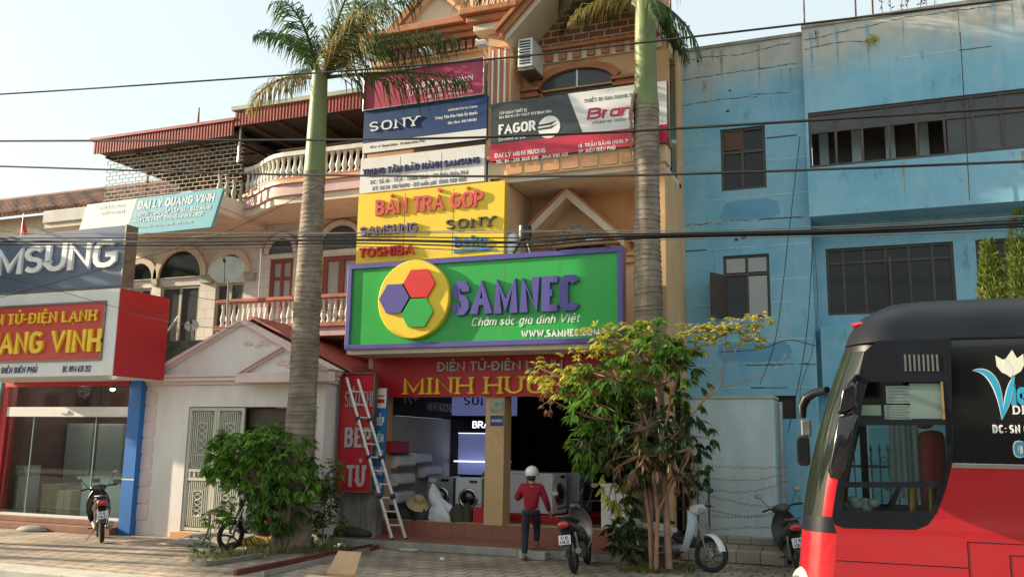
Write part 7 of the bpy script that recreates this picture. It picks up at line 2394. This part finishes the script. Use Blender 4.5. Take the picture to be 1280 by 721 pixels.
MB().xz([(xt - .012, zside + .02), (xt + .010, zside + .02), (xw + .010, zb0), (xw - .012, zb0)], BY0 - .012, BY0 + .03).build('pillar_trim', M['bus_black'], bus)
MB().box(xt, BRX, BY0 - .012, BY0 + .01, zside + .005, zside + .03).build('drip_rail', M['bus_black'], bus, bevel=.006)
red = bxz([(1040, 645), (1043, 655), (1055, 660), (1145, 662), (1160, 656), (1172, 640), (1183, 609), (1190, 579)])
red = [(red[0][0] , red[0][1])] + red[1:]
xr0 = front_pts(.9)[0][0][0]
loop = red + [(BRX, zb0 - .002), (BRX, .12)]
loop += [(front_pts(z)[0][0][0], z) for z in (.12, .5, .9, zl[-1])]
MB().xz(loop, BY0, BY0 + .05).build('side_panel', M['bus_red'], bus)
a = P(1189, 580, 9)
MB().box(a.x + .02, BRX, BY0 - .014, BY0 - .001, zb0 - .045, zb0 - .005).build('silver_strip', M['chrome'], bus, bevel=.004)
MB().box(a.x + .005, a.x + .018, BY0 - .016, BY0 - .001, zb0 - .045, zb0 - .005).build('strip_end', M['brass'], bus)
ln = MB()
for l in ([(1045, 700), (1210, 702)], [(1209, 677), (1300, 680)], [(1209, 677), (1211, 740)], [(1262, 694), (1300, 694)], [(1262, 694), (1263, 740)]):
    (x0, z0), (x1, z1_) = bxz(l)
    if abs(x1 - x0) > abs(z1_ - z0):
        ln.box(x0, x1, BY0 - .0025, BY0 - .0005, min(z0, z1_) - .003, min(z0, z1_) + .004)
    else:
        ln.box(x0 - .003, x0 + .004, BY0 - .003, BY0 - .001, z1_, z0)
ln.build('panel_gap', M['bus_black'], bus)
vt = MB()
for i in range(8):
    (x, z), (_, zt) = bxz([(1131 + i * 5.7, 464), (1131 + i * 5.7, 443)])
    vt.box(x, x + .018, BY0 - .008, BY0 - .001, z, zt)
vt.build('vent_slot', M['dull_metal'], bus)
# panes, papers, cab
for nm, q in (('upper', [(1076, 524), (1080, 477), (1177, 477), (1179, 524)]), ('middle', [(1058, 602), (1072, 531), (1182, 531), (1182, 602)]), ('lower', [(1053, 639), (1056, 609), (1174, 609), (1166, 639)])):
    MB().xz(bxz(q), BY0 + .02, BY0 + .026).build('window_pane', M['bus_glass'], bus)
MB().box(P(1177, 500, 9).x, P(1180, 500, 9).x, BY0 - .006, BY0 - .001, P(1180, 524, 9).z, P(1180, 477, 9).z).build('gold_edge', M['brass'], bus)
MB().xz(bxz([(1072, 526), (1190, 526), (1190, 470), (1076, 470)], 9.6), 9.6, 9.62).build('cab_blind', M['bus_black'], bus)
for i, q in enumerate(((1076, 1101, 506, 519, 'cardboard'), (1108, 1138, 482, 504, 'pale_blue'), (1106, 1139, 506, 524, 'pale_blue'), (1139, 1176, 479, 523, 'pale_blue'))):
    (x0, z0), (x1, z1_) = bxz([(q[0], q[3]), (q[1], q[2])], 9.05)
    pa = MB().box(x0, x1, 9.05 - i * .002, 9.052 - i * .002, z0, z1_).build('paper', M['sign_white'] if q[4] != 'cardboard' else M['cream_print'], bus)
    if i in (1, 2):
        tl = MB()
        for k in range(5):
            zz = z1_ - (z1_ - z0) * (k + .7) / 5.5
            tl.box(x0 + .02, x1 - .02 - .03 * (k % 2), 9.0475 - i * .002, 9.0495 - i * .002, zz - .005, zz + .004)
        tl.build('print_line', M['letter_grey'], pa)
fl = MB().box(-.3, BRX - .1, 9.06, 11.34, .95, 1.0)
fl.build('floor', M['black_plastic'], bus)
MB().wall(-.2, BRX, zb0 - .75, zside + .02, 11.36, holes=[(-.12, 1.0, 1.42, 2.78)], depth=.03).build('far_side', M['bus_black'], bus)
MB().box(-.3, BRX, 11.345, 11.395, .12, zb0 - .752).build('far_side_panel', M['bus_red'], bus)
MB().box(-.1, .98, 11.37, 11.376, 1.43, 2.77).build('far_window_pane', M['bus_glass'], bus)
MB().box(1.02, 1.08, 9.1, 11.3, 1.0, zside - .05).build('partition', M['black_plastic'], bus)
cu = MB()
x0, x1 = P(1112, 560, 11.25).x, P(1150, 560, 11.25).x
rows = []
for k in range(31):
    rows.append([(x0 + (x1 - x0) * k / 30, 11.25 + .014 * math.sin(k * 1.1), z) for z in (1.5, 2.9)])
cu.loft(rows, closed=False, cap=False)
cu.build('curtain', M['curtain'], bus)
ds = MB().loft([[(x, y, z) for x, z in ((-.45, 1.0), (-.2, 1.0), (-.12, 1.38), (-.3, 1.46), (-.55, 1.40))] for y in (9.2, 10.0, 11.2)])
ds.build('dashboard', M['black_plastic'], bus)
c = P(1120, 632, 9.5)
sw = torus(MB(), (0, 0, 0), .23, .018, 'Z', 26, 8)
for a in (90, 210, 330):
    sw.tube([(0, 0, -.03), (.22 * math.cos(rad(a)), .22 * math.sin(rad(a)), 0)], .014, 6)
qm = Matrix.Rotation(rad(-62), 4, 'Y')
sw.v = [tuple(qm @ Vector(v) + Vector((c.x - .05, 9.6, c.z + .0))) for v in sw.v]
sw.build('steering_wheel', M['black_rubber'], bus, smooth=60)
c0 = P(1165, 600, 9.5)
se = MB().loft([[(c0.x + dx, 9.25 + dy, z) for dx, dy in ((-.1, 0), (.12, 0), (.12, .5), (-.1, .5))] for z in (1.25, 1.5, 2.0, 2.2)])
s_o = se.build('driver_seat', M['sweater'], bus, bevel=.06)
MB().loft([[(c0.x - .04 + dx, 9.36 + dy, z) for dx, dy in ((-.06, 0), (.08, 0), (.08, .28), (-.06, .28))] for z in (2.22, 2.42)]).build('headrest', M['sweater'], s_o, bevel=.05)
MB().box(c0.x - .5, c0.x + .1, 9.25, 9.75, 1.12, 1.28).build('seat_cushion', M['sweater'], s_o, bevel=.05)
x0 = P(1140, 620, 9.2).x
MB().tube([(x0, 9.2, 1.35), (x0 + .01, 9.2, 1.72)], .04, 10).tube([(x0 + .16, 9.25, 1.35), (x0 + .16, 9.25, 1.74)], .03, 10).tube([(x0 - .05, 9.2, 1.40), (x0 + .2, 9.22, 1.40)], .02, 8).build('brass_post', M['brass'], bus, smooth=60)
c = P(1078, 632, 9.25)
r = random.Random(3)
cl = MB()
for i in range(7):
    cl.ball((c.x + r.uniform(-.12, .14), 9.3 + r.uniform(-.08, .08), c.z + r.uniform(-.02, .05)), (.06, .05, .045), 8, 6)
cl.build('cloth', M['sign_white'], bus, smooth=60)
# mirrors
for nm, q in (('large', [(1035, 588), (1047, 521), (1068, 514), (1073, 521), (1059, 591), (1051, 600), (1038, 598)]), ('small', [(1047, 518), (1053, 485), (1066, 477), (1073, 481), (1071, 509), (1057, 518)])):
    q = bxz(q, 8.72)
    cx, cz = sum(a for a, _ in q) / len(q), sum(b_ for _, b_ in q) / len(q)
    rg = []
    for y, s_ in ((8.60, .80), (8.63, .95), (8.72, 1.0), (8.80, .95), (8.84, .75)):
        rg.append([(cx + (a - cx) * s_, y, cz + (b_ - cz) * s_) for a, b_ in q])
    MB().loft(rg).build('mirror', M['black_gloss'], bus, smooth=50, bevel=.008)
a, c = P(1062, 482, 8.75), P(1072, 470, 9.05)
MB().tube([a, c], .025, 8).build('mirror_arm', M['bus_black'], bus)
arm = [P(1034, 487, 11.3), P(1018, 491, 11.6), P(1008, 497, 11.7), P(1003, 508, 11.7), P(1003, 522, 11.7)]
MB().tube(arm, [.04, .05, .06, .055, .045], 10).build('mirror_arm', M['bus_black'], bus, smooth=60)
q = P(1008.5, 545, 11.7)
MB().box(q.x - .06, q.x + .06, 11.62, 11.75, q.z, q.z + .2).build('mirror', M['dull_metal'], bus, bevel=.02)
q = P(1005, 582, 11.7)
MB().rbox(q.x - .07, q.x + .08, 11.6, 11.76, q.z, q.z + .36, .05).build('mirror', M['black_gloss'], bus, bevel=.02)
# marker lamp, headlight, wheels
q = P(1070, 408, 9.5)
MB().ball((q.x + .05, 9.42, q.z), (.10, .10, .03), 12, 8).build('marker_lamp', M['tail_red'], bus, smooth=60)
for yy in (9.32, 11.08):
    q = P(1017, 722, 9.3)
    hl = MB().ball((Xf(.75) + .14, yy, q.z - .02), (.17, .2, .14), 16, 10).build('headlight', mat('lamp_glass', (.72, .70, .62), .1, .05, 6, coat=1), bus, smooth=60)
    MB().ball((Xf(.75) + .06, yy + (-.06 if yy < 10 else .06), q.z - .02), (.085, .13, .07), 12, 8).build('amber_lens', M['brass'], hl, smooth=60)
for x in (2.3, 7.0):
    for yy in (9.12, 11.28):
        wv = torus(MB(), (x, yy, .33), .36, .12, n=32).build('wheel', M['black_rubber'], bus, smooth=60)
        MB().lathe([(.26, -.06), (.2, -.02), (.08, -.05), (.06, -.1)], (x, yy, .33), 20, 'Y').build('rim', M['dull_metal'], wv, smooth=40)
# lotus emblem and lettering on the side glass
def curve_band(pts, w0, y0, y1, mb):
    pts = [Vector(p) for p in pts]
    n = len(pts)
    L, R = [], []
    for i, p in enumerate(pts):
        d = (pts[min(n - 1, i + 1)] - pts[max(0, i - 1)]).normalized()
        nn = Vector((-d.y, d.x)) * w0 * (math.sin(math.pi * (i + .12) / (n - .5)) * .9 + .1)
        L.append(p + nn)
        R.append(p - nn)
    for i in range(n - 1):
        mb.xz([(L[i].x, L[i].y), (L[i + 1].x, L[i + 1].y), (R[i + 1].x, R[i + 1].y), (R[i].x, R[i].y)], y0, y1)
def bez(p, n=14):
    out = []
    for i in range(n + 1):
        t = i / n
        out.append(tuple((1 - t) ** 3 * p[0][k] + 3 * (1 - t) ** 2 * t * p[1][k] + 3 * (1 - t) * t * t * p[2][k] + t ** 3 * p[3][k] for k in (0, 1)))
    return out
em = None
st1 = bxz(bez([(1216, 463), (1235, 460), (1250, 475), (1253, 524)]))
st2 = bxz(bez([(1252, 524), (1260, 505), (1262, 480), (1268, 470)]))
for w_, mm, dy, nm in ((.035, 'letter_white', .002, 'emblem_outline'), (.026, 'cyan_print', .004, 'emblem_stem')):
    mb = MB()
    curve_band(st1, w_, BY0 - dy, BY0 - dy + .0015, mb)
    curve_band(st2, w_ * .8, BY0 - dy - .0003, BY0 - dy + .0012, mb)
    mb.build(nm, M[mm], bus)
pet = MB()
for i, (b0_, tipp, w_) in enumerate((((1263, 470), (1244, 444), .05), ((1264, 469), (1265, 437), .06), ((1266, 470), (1279, 442), .05), ((1264, 472), (1255, 448), .045))):
    (ax, az), (tx_, tz) = bxz([b0_, tipp])
    d = Vector((tx_ - ax, tz - az))
    nn = Vector((-d.y, d.x)).normalized() * w_
    o = Vector((ax, az))
    lp_ = [o, o + d * .3 + nn * .8, o + d * .6 + nn * .85, o + d, o + d * .6 - nn * .85, o + d * .3 - nn * .8]
    pet.xz([tuple(v) for v in lp_], BY0 - .003 - i * .0008, BY0 - .001)
pet.build('lotus_petal', M['cream_print'], bus)
def bus_text(s, x0, x1, yb, hpx, mm, **kw):
    (a, z), (c, _), (_, zt) = bxz([(x0, yb), (x1, yb), (x0, yb - hpx)])
    lettering(s, a, c, z, zt - z, BY0, .002, **kw).build('lettering', M[mm], bus)
bus_text('iet', 1264, 1300, 506, 30, 'cyan_print', tx=.2)
bus_text('DIEN BIEN', 1266, 1345, 517.5, 11, 'letter_white', tx=.18, serif=.05)
bus_text('ĐC: SN 07', 1241, 1292, 541, 10.5, 'letter_white', tx=.22, gap=.12)
bus_text('0912', 1267, 1335, 572, 22, 'letter_white', tx=.34)
(a, z), (c, _), (_, zt) = bxz([(1268.5, 570.5), (1333, 570.5), (1268, 551.5)])
lettering('0912', a, c, z, zt - z, BY0 - .006, .002, tx=.2).build('lettering', M['cyan_print'], bus)
# ================================================================== overhead wires
def spline(pts, n=10):
    out = []
    P_ = [pts[0] * 2 - pts[1]] + pts + [pts[-1] * 2 - pts[-2]]
    for i in range(1, len(P_) - 2):
        for k in range(n):
            t = k / n
            a, b_, c, d = P_[i - 1], P_[i], P_[i + 1], P_[i + 2]
            out.append(.5 * ((2 * b_) + (c - a) * t + (2 * a - 5 * b_ + 4 * c - d) * t * t + (3 * b_ - a - 3 * c + d) * t ** 3))
    out.append(pts[-1])
    return out
WY = 12.6
def wire(px, r_, label, m_='cable', Y=WY, twist=False):
    pts = spline([P(x, y, Y) for x, y in px])
    mb = MB().tube(pts, r_, 6)
    tag(mb.build('overhead_wire', M[m_], smooth=60), label, 'wire', 'overhead wires across the street front')
wire([(-220, 128), (0, 118), (345, 95), (606, 75), (860, 47), (1260, 0), (1500, -32)], .016, 'highest black overhead wire, climbing from the left sky past the blue roof')
wire([(-220, 178), (0, 176.5), (460, 174.5), (700, 168), (860, 160), (1280, 134), (1500, 118)], .020, 'second black overhead wire from the top, crossing the navy sign foot')
wire([(-220, 202), (0, 208), (340, 218), (640, 220.5), (860, 217.5), (1280, 202), (1500, 192)], .018, 'third black overhead wire, crossing the upper loggia edge')
zs = [(0, .022, 'thickest cable of the low bundle above the green sign', 'cable'), (-4, .010, 'thin cable riding just above the low bundle', 'cable'), (4, .012, 'cable slung just below the thick one in the low bundle', 'cable'),
      (-9, .007, 'thin grey cable well above the low bundle', 'cable_grey'), (8, .007, 'thin sagging grey cable under the low bundle', 'cable_grey')]
for dy, r_, lb, mm in zs:
    e = dy * .4
    wire([(-220, 303 + dy), (0, 302 + dy), (230, 302 + dy * 1.2), (440, 300 + dy), (640, 303 + dy + e), (740, 297 + dy), (850, 294 + dy * .6), (1060, 289 + dy * .7), (1280, 279 + dy), (1500, 266 + dy)], r_, lb, mm, WY + dy * .01)
wire([(-220, 268), (0, 289), (160, 297), (420, 292), (640, 288), (855, 292), (1100, 283), (1500, 255)], .006, 'hair thin cable drooping across the balconies', 'cable_grey', WY + .2)
wire([(-100, 352), (60, 372), (250, 408), (330, 402), (430, 385)], .006, 'thin cable running down to the pink gable', 'cable_grey', 14.2)
wire([(400, 232), (330, 268), (255, 300), (150, 330), (0, 372), (-120, 400)], .006, 'thin slanting cable across the slate sign', 'cable', 13.6)
wire([(-60, 330), (60, 360), (150, 385), (205, 392)], .005, 'thin loose cable across the white and red sign', 'cable', 13.7)
wire([(60, 305), (150, 340), (250, 372), (330, 378)], .005, 'thin cable from the bundle to the lower balcony', 'cable', 14.5)
# loose cables hanging on the blue wall
rc = random.Random(17)
for i, (px, lb) in enumerate((([(1000, 170), (985, 300), (970, 420), (950, 480)], 'slack cable hanging down the left bay of the blue wall'), ([(1016, 300), (1010, 400), (1000, 470), (985, 540)], 'slack cable hanging along the corner of the blue wall'),
                              ([(900, 440), (950, 436), (985, 425), (1020, 432)], 'black cable tied along the blue wall above the pale block'), ([(1018, 310), (1022, 380), (1015, 440), (1000, 490), (1010, 540)], 'pale looped cable at the corner of the blue wall'),
                              ([(1200, 40), (1206, 140), (1212, 250)], 'thin cable hanging from the parapet across the upper glazing'))):
    pts = spline([P(x, y, 18.05 if px[0][0] > 1100 else 18.1) for x, y in px])
    tag(MB().tube(pts, .008, 5).build('wall_cable', M['cable_grey' if i in (3,) else 'cable']), lb, 'cable', 'slack cables on the blue wall')
